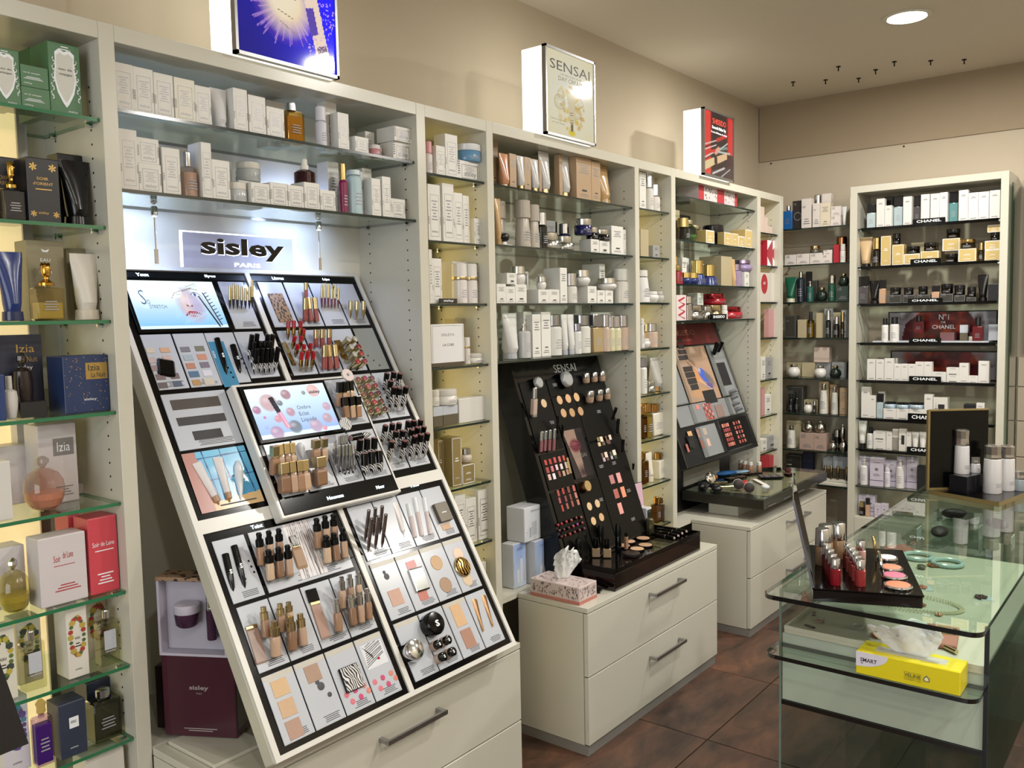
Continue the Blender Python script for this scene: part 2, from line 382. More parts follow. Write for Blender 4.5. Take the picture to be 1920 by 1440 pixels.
('vps','S2',1.5913,0.0661,1.811,0.0621,0.0621,0.1768),
('vps','S2',1.65,0.0616,1.811,0.0532,0.0532,0.1645),
('vcs','S2',1.7007,0.0588,1.811,0.0475,0.0475,0.1402),
('cgy','S2',1.8595,0.1535,1.811,0.0614,0.055,0.1255),
('cbk','S2',1.9164,0.1767,1.811,0.05,0.0463,0.1299),
('jpl','S2',1.7799,0.0856,1.811,0.0966,0.0966,0.0691),
('jpl','S2',1.877,0.0803,1.811,0.0895,0.0895,0.0609),
('cw','S2',1.977,0.2338,1.811,0.0702,0.06,0.1326),
('vnv','S2',1.9504,0.1253,1.811,0.0545,0.0545,0.1203),
('cw','S2',1.9766,0.1782,1.811,0.058,0.0493,0.0709),
('vjn','S2',1.9932,0.0597,1.8822,0.0747,0.0747,0.0667),
('cw','S2',2.0442,0.0638,1.811,0.063,0.0577,0.0559),
('jnv','S2',2.0657,0.0638,1.8672,0.0519,0.0519,0.053),
('cw','S2',2.1186,0.065,1.811,0.0792,0.06,0.0529),
('jnv','S2',2.1332,0.065,1.8642,0.081,0.081,0.0495),
('cw','S2',2.2224,0.065,1.811,0.096,0.06,0.1215),
('cw','S2',2.2828,0.0475,1.811,0.0225,0.025,0.1108),
('cw','S3',1.4184,0.0581,1.602,0.0543,0.0461,0.0697),
('cw','S3',1.4726,0.0575,1.602,0.0529,0.0449,0.0611),
('cw','S3',1.4869,0.064,1.6719,0.0579,0.0493,0.0409),
('cw','S3',1.5344,0.064,1.602,0.0683,0.0581,0.0696),
('jwc','S3',1.5526,0.064,1.6719,0.0601,0.0601,0.068),
('cw','S3',1.6836,0.1776,1.602,0.0947,0.06,0.1276),
('vcw','S3',1.6421,0.1202,1.602,0.053,0.053,0.1165),
('jwc','S3',1.702,0.065,1.6562,0.0406,0.0406,0.0494),
('cw','S3',1.6768,0.0638,1.602,0.0679,0.0577,0.053),
('cw','S3',1.7471,0.065,1.602,0.0707,0.06,0.0539),
('cw','S3',1.8115,0.075,1.602,0.0479,0.08,0.1394),
('vcw','S3',1.8971,0.0653,1.602,0.0607,0.0607,0.1222),
('jwc','S3',1.9812,0.0639,1.6731,0.075,0.075,0.0652),
('cw','S3',1.948,0.125,1.602,0.0665,0.0566,0.0697),
('cw','S3',2.0177,0.0639,1.602,0.068,0.0578,0.0708),
('cw','S3',2.0862,0.0604,1.602,0.0598,0.0509,0.0548),
('cw','S3',2.1507,0.0611,1.602,0.0615,0.0523,0.0549),
('jwc','S3',2.1738,0.0611,1.6572,0.0854,0.0854,0.0526),
('cw','S3',2.207,0.1498,1.602,0.0448,0.09,0.1729),
('vwh','S3',2.3027,0.0731,1.602,0.0762,0.0762,0.1525),
('cw','S4',1.4687,0.1512,1.395,0.0676,0.0574,0.1761),
('tsw','S4',1.5172,0.0795,1.395,0.084,0.084,0.1712),
('cw','S4',1.638,0.1088,1.395,0.0516,0.0475,0.1758),
('pmp','S4',1.5857,0.0655,1.395,0.0518,0.0518,0.1295),
('cw','S4',1.654,0.0695,1.395,0.0535,0.0291,0.1651),
('cw','S4',1.7163,0.0814,1.395,0.0621,0.0527,0.173),
('vgc','S4',1.7865,0.0746,1.395,0.0732,0.0732,0.1638),
('tsw','S4',1.8445,0.0587,1.395,0.0414,0.0414,0.1633),
('tsw','S4',1.8884,0.0581,1.395,0.0441,0.0441,0.1628),
('vgs','S4',1.9313,0.0582,1.395,0.0404,0.0404,0.1258),
('vgc','S4',1.9925,0.0774,1.395,0.0808,0.0808,0.1605),
('cw','S4',2.0459,0.1486,1.395,0.0556,0.0473,0.1667),
('cw','S4',2.2233,0.145,1.395,0.1966,0.06,0.1685),
('vam','S4',2.0845,0.0741,1.395,0.0781,0.0781,0.1609),
('vrs','S4',2.1457,0.0559,1.395,0.0417,0.0417,0.1603),
('vpl','S4',2.1883,0.0562,1.395,0.0412,0.0412,0.1536),
('vpl','S4',2.2391,0.0652,1.395,0.059,0.059,0.153),
('vrs','S4',2.3034,0.067,1.395,0.064,0.064,0.1559),
('cw','S4',2.3669,0.1484,1.395,0.055,0.0468,0.1712),
('cw','M1',2.4446,0.0594,2.024,0.0574,0.0488,0.1639),
('vcw','M1',2.5364,0.0615,2.024,0.0531,0.0531,0.1805),
('vcw','M1',2.5961,0.0666,2.024,0.0632,0.0632,0.1266),
('cw','M1',2.669,0.1102,2.024,0.0594,0.0505,0.1711),
('cgd','M2',2.4571,0.065,1.812,0.0724,0.06,0.1221),
('vcs','M2',2.543,0.1114,1.812,0.046,0.046,0.1147),
('cgy','M2',2.5637,0.0612,1.812,0.0617,0.0525,0.0559),
('vwt','M3',2.4937,0.0852,1.605,0.0968,0.0968,0.1498),
('cw','M3',2.5996,0.1952,1.605,0.0544,0.0495,0.188),
('cw','M3',2.5917,0.1424,1.605,0.0628,0.0541,0.1236),
('jwb','M3',2.5815,0.0756,1.605,0.0775,0.0775,0.0534),
('jwb','M3',2.6631,0.0729,1.605,0.0713,0.0713,0.0543),
('vwt','M4',2.456,0.055,1.397,0.0292,0.0292,0.1358),
('jpk','M4',2.574,0.1283,1.397,0.0529,0.0529,0.1129),
('vrs','M4',2.5664,0.0685,1.397,0.0647,0.0647,0.112),
('jwb','M4',2.5023,0.0696,1.397,0.0622,0.0622,0.0443),
('vgs','M5',2.4634,0.0588,1.187,0.0476,0.0476,0.1665),
('cw','M5',2.6058,0.1581,1.187,0.0623,0.0581,0.1724),
('tsv','M5',2.4739,0.1164,1.187,0.0655,0.0655,0.1142),
('tsv','M5',2.6271,0.0817,1.187,0.0927,0.0927,0.1599),
('jpl','M5',2.5476,0.0649,1.187,0.053,0.053,0.0531),
('vgn','M6',2.4631,0.0577,0.978,0.0401,0.0401,0.1507),
('vgn','M6',2.5797,0.1723,0.978,0.0593,0.0593,0.1519),
('vgl','M6',2.5166,0.0722,0.978,0.0657,0.0657,0.1589),
('vgw','M6',2.6128,0.0883,0.978,0.1067,0.1067,0.1488),
('vgn','M7',2.4685,0.0591,0.768,0.0481,0.0481,0.1497),
('twg','M7',2.5274,0.0648,0.768,0.0596,0.0596,0.1372),
('vgw','M7',2.6144,0.1221,0.768,0.0374,0.0374,0.1238),
('vgw','M7',2.6305,0.0687,0.768,0.0674,0.0674,0.1233),
('vgn','M8',2.5904,0.0597,0.561,0.0493,0.0493,0.1227),
('vgn','M8',2.6573,0.0719,0.561,0.0739,0.0739,0.1076),
('crg','R1',3.1231,0.095,2.117,0.2488,0.12,0.0896),
('crg','R1',3.3536,0.08,2.117,0.2125,0.09,0.0804),
('cgd','R2',2.9026,0.1331,1.907,0.0616,0.055,0.1586),
('vgg','R2',2.8963,0.0705,1.907,0.0682,0.0682,0.1147),
('spg','R2',2.9837,0.0886,1.907,0.0993,0.0993,0.1129),
('vbk','R2',3.0661,0.1281,1.907,0.0643,0.0643,0.1163),
('cbk','R2',3.2047,0.255,1.907,0.165,0.06,0.168),
('jrd','R2',3.2105,0.1723,1.907,0.1525,0.1525,0.1076),
('cgo','R2',3.131,0.065,1.907,0.0982,0.06,0.0683),
('jbk','R2',3.3698,0.1316,1.907,0.1133,0.1133,0.1157),
('cgo','R2',3.3439,0.0545,1.907,0.0917,0.0389,0.0705),
('cgo','R2',3.4371,0.0545,1.907,0.0836,0.0389,0.0706),
('cgo','R2',3.5218,0.065,1.907,0.0845,0.06,0.0613),
('cgo','R2',3.6202,0.08,1.907,0.1004,0.09,0.1027),
('vgg','R3',2.9222,0.1352,1.695,0.0547,0.0547,0.1434),
('vrd','R3',2.8225,0.0639,1.695,0.0578,0.0578,0.0933),
('cw','R3',2.9763,0.125,1.695,0.048,0.0453,0.139),
('cw','R3',3.0381,0.1512,1.695,0.0632,0.0537,0.1405),
('jbu','R3',2.9184,0.0709,1.695,0.0666,0.0666,0.0605),
('jbu','R3',2.9926,0.0682,1.695,0.0664,0.0664,0.0603),
('vbu','R3',3.0705,0.0792,1.695,0.0884,0.0884,0.1266),
('jbu','R3',3.1923,0.2147,1.695,0.0848,0.0848,0.0658),
('cw','R3',3.1918,0.1544,1.695,0.0353,0.03,0.122),
('cw','R3',3.2562,0.1587,1.695,0.0416,0.0385,0.1185),
('vbu','R3',3.2128,0.0867,1.695,0.1035,0.1035,0.1096),
('cgd','R3',3.3742,0.12,1.695,0.1348,0.13,0.1597),
('tgd','R3',3.4641,0.0595,1.695,0.0437,0.0437,0.1477),
('vpu','R3',3.519,0.0666,1.695,0.0632,0.0632,0.1233),
('cw','R3',3.5314,0.1219,1.695,0.0534,0.0454,0.0754),
('cw','R3',3.5914,0.0607,1.695,0.0605,0.0514,0.0807),
('jpu','R3',3.6237,0.0826,1.776,0.1243,0.1243,0.0676),
('cwr','R4',2.8103,0.065,1.518,0.1019,0.06,0.124),
('vsv','R4',2.9269,0.0615,1.518,0.0529,0.0529,0.12),
('cw','R4',3.0384,0.2597,1.518,0.0596,0.0506,0.1434),
('cw','R4',3.0125,0.205,1.518,0.0695,0.0591,0.1161),
('cw','R4',3.1599,0.1335,1.518,0.0672,0.0571,0.1393),
('jsv','R4',3.0369,0.1051,1.518,0.1388,0.1388,0.0768),
('jsv','R4',3.1442,0.0688,1.518,0.0676,0.0676,0.071),
('vsv','R4',3.2585,0.1737,1.518,0.0718,0.0718,0.1234),
('jgd','R4',3.2626,0.0851,1.518,0.1002,0.1002,0.0777),
('crl','R4',3.3655,0.1662,1.518,0.141,0.06,0.0792),
('jrd2','R4',3.4004,0.1481,1.5975,0.1369,0.1369,0.0599),
('vwh','R4',3.3363,0.0586,1.518,0.0472,0.0472,0.0753),
('crl','R4',3.3588,0.1092,1.518,0.0857,0.052,0.0777),
('cor2','R4',3.5874,0.246,1.518,0.1113,0.06,0.0863),
('jrd2','R4',3.5237,0.125,1.518,0.1741,0.1741,0.0677),
('sgk','R4',3.1985,0.022,1.518,0.1832,0.02,0.0284),
('cpp','Q1',3.8098,0.059,2.004,0.0564,0.048,0.1484),
('cpp','Q1',3.8646,0.0545,2.004,0.046,0.0391,0.0929),
('cpp','Q1',3.9247,0.0649,2.004,0.0703,0.0598,0.0431),
('crl','Q2',3.9057,0.095,1.819,0.1008,0.06,0.1489),
('crt','Q2',3.9219,0.0495,1.819,0.0804,0.029,0.149),
('crt','Q2',4.0068,0.065,1.819,0.0893,0.06,0.1511),
('cov','Q3',3.853,0.065,1.61,0.1397,0.06,0.168),
('cwp','Q3',3.9602,0.061,1.61,0.0612,0.052,0.1709),
('cpk','Q4',3.9187,0.2171,1.404,0.1135,0.06,0.1627),
('vsv','Q4',3.9058,0.141,1.404,0.0901,0.0901,0.1105),
('cpk','Q4',3.9448,0.0495,1.404,0.0814,0.029,0.1619),
('cw','Q5',3.8267,0.0624,1.161,0.0645,0.0548,0.1313),
('cgy','Q5',3.9164,0.065,1.161,0.1012,0.06,0.1243),
('cpk','Q6',3.8275,0.0538,0.95,0.0443,0.0376,0.1655),
('cw','Q6',3.9003,0.065,0.95,0.0941,0.06,0.1166),
('cw','Q7',3.8428,0.065,0.738,0.079,0.06,0.0722),
('cgy','Q7',3.9596,0.065,0.738,0.1478,0.06,0.0801),
('crl','Q8',3.852,0.065,0.521,0.0966,0.06,0.1887),
('crl','Q8',3.9682,0.065,0.521,0.1216,0.06,0.1748),
('vbB','H1',4.2488,0.0499,2.051,0.0579,0.0579,0.1463),
('cbc','H1',4.2622,-0.0061,2.051,0.0528,0.0465,0.17),
('cwh','H1',4.2438,-0.0708,2.051,0.0586,0.0498,0.1748),
('cwh','H1',4.2377,-0.1307,2.051,0.0441,0.0375,0.1424),
('vcs','H1',4.3134,-0.1062,2.051,0.049,0.049,0.2012),
('cer','H1',4.2437,-0.1836,2.051,0.0583,0.0495,0.139),
('cwh','H1',4.3217,-0.1639,2.051,0.0536,0.0456,0.2027),
('cwh','H1',4.2448,-0.2443,2.051,0.0584,0.0518,0.0574),
('cwh','H1',4.2448,-0.2458,2.1087,0.0587,0.0513,0.0555),
('tsw','H1',4.2389,-0.2886,2.051,0.0257,0.0257,0.1089),
('cwh','H2',4.2489,0.0246,1.834,0.0708,0.06,0.0628),
('cwh','H2',4.2489,-0.0516,1.834,0.0768,0.06,0.0642),
('cwh','H2',4.2489,-0.1307,1.834,0.0742,0.06,0.0641),
('cwh','H2',4.2435,-0.1957,1.834,0.0556,0.0491,0.0507),
('cwh','H2',4.2435,-0.199,1.885,0.0509,0.044,0.0278),
('jgc','H2',4.2489,-0.1141,1.8984,0.0578,0.0578,0.0451),
('jco','H2',4.3011,-0.2557,1.834,0.0613,0.0613,0.1566),
('crl','H2',4.2335,-0.2496,1.834,0.0314,0.0291,0.1048),
('vwh','H2',4.2389,-0.2818,1.834,0.0318,0.0318,0.1085),
('tgr','H3',4.2564,0.0347,1.608,0.075,0.075,0.1545),
('vdg','H3',4.2447,-0.0306,1.608,0.0484,0.0484,0.1848),
('cbk','H3',4.2761,-0.0699,1.608,0.0291,0.0311,0.1835),
('pmg','H3',4.2392,-0.0897,1.608,0.0407,0.0407,0.1243),
('cdk','H3',4.2944,-0.1011,1.608,0.0322,0.031,0.1283),
('spk','H3',4.2527,-0.1561,1.608,0.0676,0.0676,0.0845),
('vdk','H3',4.2407,-0.2194,1.608,0.0436,0.0436,0.1545),
('cdg','H3',4.2489,-0.2881,1.608,0.0729,0.06,0.0869),
('spk','H3',4.2489,-0.285,1.6952,0.0592,0.0592,0.074),
('cdk','H4',4.2489,0.0246,1.391,0.0718,0.06,0.1383),
('cgd','H4',4.2421,-0.0474,1.391,0.0522,0.0464,0.1103),
('vol','H4',4.2408,-0.0947,1.391,0.0414,0.0414,0.1578),
('cgd','H4',4.2347,-0.1512,1.391,0.0335,0.0315,0.1496),
('cgy','H4',4.2817,-0.1936,1.391,0.05,0.0456,0.1761),
('vcs','H4',4.2389,-0.201,1.391,0.032,0.032,0.1616),
('cgd','H4',4.2779,-0.2435,1.391,0.0447,0.038,0.1499),
('vcs','H4',4.2389,-0.2498,1.391,0.0368,0.0368,0.125),
('cgy','H4',4.2787,-0.2912,1.391,0.0446,0.0396,0.1632),
('vgg','H4',4.2389,-0.2856,1.391,0.0198,0.0198,0.1551),
('cgd','H5',4.3285,0.0256,1.148,0.1026,0.06,0.0869),
('swh','H5',4.2582,0.0156,1.148,0.0786,0.0786,0.0777),
('cgd','H5',4.3089,-0.0676,1.148,0.0807,0.06,0.0885),
('cgy','H5',4.3239,-0.1532,1.148,0.0871,0.06,0.0915),
('cpp','H5',4.3089,-0.1468,1.2398,0.092,0.06,0.0922),
('swh','H5',4.2559,-0.1492,1.148,0.074,0.074,0.0725),
('cgy','H5',4.3192,-0.2497,1.148,0.0867,0.06,0.093),
('spk','H5',4.2535,-0.2399,1.148,0.0693,0.0693,0.0742),
('cdk','H6',4.3089,0.0166,0.929,0.1093,0.06,0.1591),
('vdd','H6',4.2389,0.0247,0.929,0.0319,0.0319,0.1195),
('vdd','H6',4.2389,-0.012,0.929,0.0316,0.0316,0.1341),
('cgd','H6',4.3057,-0.0857,0.929,0.0871,0.06,0.0785),
('swh','H6',4.2468,-0.0792,0.929,0.0558,0.0558,0.0661),
('vcs','H6',4.2389,-0.1216,0.929,0.0242,0.0242,0.0778),
('ctn','H6',4.3032,-0.1636,0.929,0.0586,0.0513,0.1918),
('vfr','H6',4.2477,-0.1736,0.929,0.0519,0.0519,0.1822),
('ctn','H6',4.2982,-0.22,0.929,0.0397,0.0386,0.1766),
('vfr','H6',4.2418,-0.2405,0.929,0.0399,0.0399,0.1683),
('ctn','H6',4.2909,-0.2839,0.929,0.0459,0.044,0.1593),
('cgd','H7',4.3089,0.0222,0.706,0.0929,0.06,0.1655),
('vfr','H7',4.2475,0.0248,0.706,0.0573,0.0573,0.1413),
('crs','H7',4.2489,-0.0799,0.706,0.087,0.06,0.1039),
('crs','H7',4.2489,-0.1621,0.706,0.0743,0.06,0.1049),
('ssv','H7',4.2489,-0.0821,0.8102,0.0674,0.0674,0.0706),
('ssv','H7',4.2489,-0.1558,0.8112,0.0654,0.0654,0.0739),
('cdk','H7',4.3425,-0.2231,0.706,0.0464,0.0448,0.0948),
('vcs','H7',4.2961,-0.2424,0.706,0.0459,0.0459,0.1253),
('ssv','H7',4.2471,-0.2312,0.706,0.0502,0.0502,0.0636),
('ssv','H7',4.2432,-0.2947,0.706,0.0485,0.0485,0.0724),
('ssv','H7',4.2432,-0.2901,0.7787,0.0252,0.0252,0.0905),
('cdk','H8',4.3489,0.0378,0.501,0.1041,0.06,0.1503),
('cnb','H8',4.3244,-0.0581,0.501,0.06,0.051,0.1777),
('cbr','H8',4.3313,-0.1795,0.501,0.0527,0.0448,0.1531),
('cbr','H8',4.3389,-0.2541,0.501,0.0885,0.06,0.1635),
('vqk','C1',4.2423,-0.4436,2.021,0.0467,0.0467,0.136),
('cc','C1',4.2376,-0.4972,2.021,0.044,0.0374,0.1622),
('vqk','C1',4.312,-0.5197,2.021,0.0462,0.0462,0.1798),
('cc','C1',4.2374,-0.5394,2.021,0.0375,0.037,0.1197),
('vqk','C1',4.2748,-0.5817,2.021,0.0457,0.0457,0.1747),
('cc','C1',4.2404,-0.6413,2.021,0.0452,0.043,0.1598),
('vgk','C1',4.2691,-0.682,2.021,0.035,0.035,0.162),
('cc','C1',4.2381,-0.7341,2.021,0.0452,0.0384,0.1628),
('cc','C1',4.2385,-0.7839,2.021,0.046,0.0391,0.1616),
('cc','C1',4.2379,-0.8274,2.021,0.0393,0.0379,0.1638),
('vtk','C1',4.273,-0.869,2.021,0.0428,0.0428,0.167),
('cc','C1',4.2387,-0.9253,2.021,0.0466,0.0396,0.1657),
('cc','C1',4.2392,-0.9737,2.021,0.0478,0.0406,0.147),
('cc','C1',4.2399,-1.0235,2.021,0.0494,0.042,0.1467),
('cc','C1',4.2401,-1.0756,2.021,0.05,0.0425,0.1489),
('sgc','C1',4.2009,-0.7582,2.021,0.166,0.01,0.0284),
('tgk','C2',4.2559,-0.4099,1.801,0.0721,0.0721,0.1721),
('vgg','C2',4.2442,-0.4709,1.801,0.0488,0.0488,0.1647),
('cgo','C2',4.2526,-0.5262,1.801,0.0544,0.0475,0.1714),
('cgo','C2',4.2468,-0.5943,1.801,0.0618,0.0558,0.1166),
('cgd','C2',4.3114,-0.5492,1.801,0.0179,0.025,0.179),
('jbk','C2',4.2468,-0.5795,1.9179,0.0416,0.0416,0.0636),
('cgo','C2',4.2489,-0.6682,1.801,0.0847,0.06,0.0606),
('jbk','C2',4.2489,-0.6682,1.8619,0.0705,0.0705,0.041),
('cgd','C2',4.3378,-0.6763,1.801,0.068,0.0578,0.1266),
('cgo','C2',4.2489,-0.7603,1.801,0.0931,0.06,0.0701),
('jgk','C2',4.2489,-0.7609,1.8714,0.0736,0.0736,0.0466),
('cgo','C2',4.3198,-0.8588,1.801,0.0729,0.06,0.066),
('jgk','C2',4.2548,-0.8618,1.801,0.068,0.068,0.0498),
('cgo','C2',4.2889,-0.8597,1.8673,0.088,0.06,0.0684),
('jgk','C2',4.2889,-0.8651,1.936,0.07,0.07,0.0516),
('cgo','C2',4.2489,-0.9484,1.801,0.0883,0.06,0.0712),
('jgg','C2',4.2489,-0.9453,1.8725,0.0746,0.0746,0.0507),
('vgg','C2',4.2389,-1.0122,1.801,0.03,0.03,0.0993),
('cgo','C2',4.2489,-1.07,1.801,0.0737,0.06,0.0565),
('cgo','C2',4.2489,-1.069,1.8578,0.0737,0.06,0.0491),
('jbk','C2',4.2489,-1.0772,1.9072,0.046,0.046,0.0426),
('cgo','C2',4.2489,-1.0735,1.9501,0.0614,0.0522,0.0394),
('sgc','C2',4.2009,-0.744,1.801,0.1554,0.01,0.0285),
('vgk','C3',4.2463,-0.4014,1.587,0.0547,0.0547,0.1598),
('tbk','C3',4.2484,-0.4626,1.587,0.059,0.059,0.1333),
('vfk','C3',4.2389,-0.5102,1.587,0.0342,0.0342,0.1365),
('cdk','C3',4.2489,-0.5822,1.587,0.073,0.06,0.0469),
('cdk','C3',4.2489,-0.657,1.587,0.0727,0.06,0.0446),
('cdk','C3',4.2489,-0.7319,1.587,0.0732,0.06,0.0442),
('jbk','C3',4.2489,-0.5769,1.6342,0.0595,0.0595,0.0424),
('jbk','C3',4.2489,-0.6477,1.6319,0.0507,0.0507,0.0421),
('jbk','C3',4.2489,-0.7234,1.6315,0.0487,0.0487,0.0463),
('vfk','C3',4.2389,-0.7919,1.587,0.0385,0.0385,0.0922),
('cdk','C3',4.2481,-0.851,1.587,0.0661,0.0584,0.0454),
('jbk','C3',4.2481,-0.8468,1.6327,0.0611,0.0611,0.0541),
('cdk','C3',4.2424,-0.9158,1.587,0.0553,0.047,0.0353),
('jbk','C3',4.2424,-0.9112,1.6226,0.053,0.053,0.0542),
('cdk','C3',4.2417,-0.9723,1.587,0.0481,0.0455,0.0226),
('jbk','C3',4.2417,-0.9702,1.6099,0.0431,0.0431,0.0547),
('tbk','C3',4.2481,-1.0233,1.587,0.0528,0.0528,0.1419),
('cbk','C3',4.2414,-1.0797,1.587,0.0529,0.045,0.09),
('sgc','C3',4.2009,-0.7451,1.587,0.1786,0.01,0.0233),
('vwk','C4',4.2389,-0.5249,1.363,0.0382,0.0382,0.1394),
('vwk','C4',4.2445,-0.575,1.363,0.0512,0.0512,0.1449),
('vrr','C4',4.3022,-0.6905,1.4171,0.0467,0.0467,0.0976),
('ccd','C4',4.2989,-0.8461,1.363,0.0727,0.06,0.0551),
('cbr','C4',4.2871,-0.9297,1.363,0.039,0.0364,0.0965),
('vrr','C4',4.2434,-1.0041,1.363,0.049,0.049,0.137),
('jwk','C4',4.2919,-0.9709,1.363,0.0421,0.0421,0.0555),
('sgc','C4',4.2009,-0.7476,1.363,0.1658,0.01,0.0269),
('cc','C5',4.2385,-0.456,1.145,0.0461,0.0392,0.1215),
('cc','C5',4.2381,-0.5046,1.145,0.045,0.0383,0.1212),
('cc','C5',4.241,-0.5545,1.145,0.0509,0.0442,0.1271),
('cc','C5',4.3014,-0.5724,1.145,0.0171,0.025,0.1255),
('cc','C5',4.2355,-0.6001,1.145,0.037,0.0332,0.0962),
('cc','C5',4.2349,-0.6379,1.145,0.0377,0.0321,0.0969),
('cc','C5',4.235,-0.6762,1.145,0.037,0.0322,0.0965),
('cc','C5',4.2379,-0.7171,1.145,0.0438,0.0379,0.1096),
('cc','C5',4.2375,-0.7612,1.145,0.0424,0.0371,0.1104),
('cc','C5',4.2389,-0.8188,1.145,0.0717,0.04,0.0541),
('cc','C5',4.2459,-0.8886,1.145,0.0635,0.0539,0.0385),
('cc','C5',4.2459,-0.8879,1.1838,0.0634,0.0539,0.0422),
('cc','C5',4.2382,-0.9427,1.145,0.0453,0.0385,0.1062),
('cc','C5',4.2389,-0.9895,1.145,0.0475,0.04,0.038),
('cc','C5',4.241,-1.0404,1.145,0.0521,0.0443,0.1187),
('sgc','C5',4.2009,-0.7508,1.145,0.1662,0.01,0.0303),
('cc','C6',4.2391,-0.4258,0.923,0.0476,0.0404,0.1789),
('cc','C6',4.2355,-0.466,0.923,0.0338,0.0331,0.131),
('vqk','C6',4.2389,-0.504,0.923,0.034,0.034,0.1436),
('cc','C6',4.2859,-0.5017,0.923,0.0364,0.0339,0.1518),
('cc','C6',4.2483,-0.5611,0.923,0.0692,0.0588,0.0593),
('cc','C6',4.2478,-0.6303,0.923,0.0672,0.0578,0.0607),
('cc','C6',4.2489,-0.7053,0.923,0.0793,0.06,0.0633),
('jqk','C6',4.2483,-0.5562,0.9826,0.0644,0.0644,0.0372),
('jqk','C6',4.2478,-0.6246,0.984,0.0683,0.0683,0.0346),
('jqk','C6',4.2489,-0.6991,0.9866,0.0767,0.0767,0.0353),
('cc','C6',4.2377,-0.7672,0.923,0.0442,0.0376,0.1502),
('cbw','C6',4.2439,-0.828,0.923,0.073,0.05,0.1341),
('cbk','C6',4.2453,-0.977,0.923,0.0622,0.0528,0.103),
('cc','C6',4.2359,-1.0279,0.923,0.04,0.034,0.1129),
('sgc','C6',4.2009,-0.75,0.923,0.1708,0.01,0.0409),
('twk','C7',4.2461,-0.4037,0.741,0.0512,0.0512,0.1698),
('vwk','C7',4.2422,-0.4506,0.741,0.0413,0.0413,0.1236),
('cc','C7',4.2488,-0.5073,0.741,0.0692,0.0597,0.0552),
('cc','C7',4.2488,-0.5065,0.7965,0.0694,0.0597,0.0492),
('cc','C7',4.233,-0.5596,0.741,0.0306,0.0282,0.1061),
('vgp','C7',4.2389,-0.5917,0.741,0.0325,0.0325,0.1228),
('cbw','C7',4.2348,-0.6318,0.741,0.0375,0.0319,0.1267),
('cc','C7',4.2314,-0.6654,0.741,0.0251,0.025,0.112),
('twh','C7',4.2389,-0.6973,0.741,0.0376,0.0376,0.1128),
('twh','C7',4.2389,-0.7369,0.741,0.0395,0.0395,0.1154),
('sgc','C7',4.2009,-0.7477,0.741,0.1722,0.01,0.0318),
('clv','C8',4.2931,-0.4107,0.521,0.064,0.0544,0.1636),
('pmw','C8',4.2419,-0.4172,0.521,0.046,0.046,0.1505),
('clv','C8',4.2489,-0.4925,0.521,0.0746,0.06,0.1686),
('clv','C8',4.286,-0.5614,0.521,0.0619,0.0542,0.1535),
('vsl','C8',4.2389,-0.5484,0.521,0.0321,0.0321,0.1348),
('clv','C8',4.2912,-0.6181,0.521,0.0524,0.0446,0.1796),
('clv','C8',4.2827,-0.6759,0.521,0.056,0.0476,0.1816),
('pmw','C8',4.2418,-0.6172,0.521,0.0458,0.0458,0.1688),
('cry','C8',4.2402,-0.739,0.521,0.0501,0.0426,0.1432),
('clv','C9',4.2773,-0.4038,0.336,0.0465,0.0411,0.1172),
('vgg','C9',4.2389,-0.4072,0.336,0.0337,0.0337,0.0843),
('clv','C9',4.2731,-0.4522,0.336,0.0491,0.0433,0.1208),
('vfk','C9',4.2389,-0.4406,0.336,0.023,0.023,0.1075),
('clv','C9',4.2342,-0.5019,0.336,0.0359,0.0305,0.0826),
('clv','C9',4.234,-0.5387,0.336,0.0356,0.0302,0.087),
]
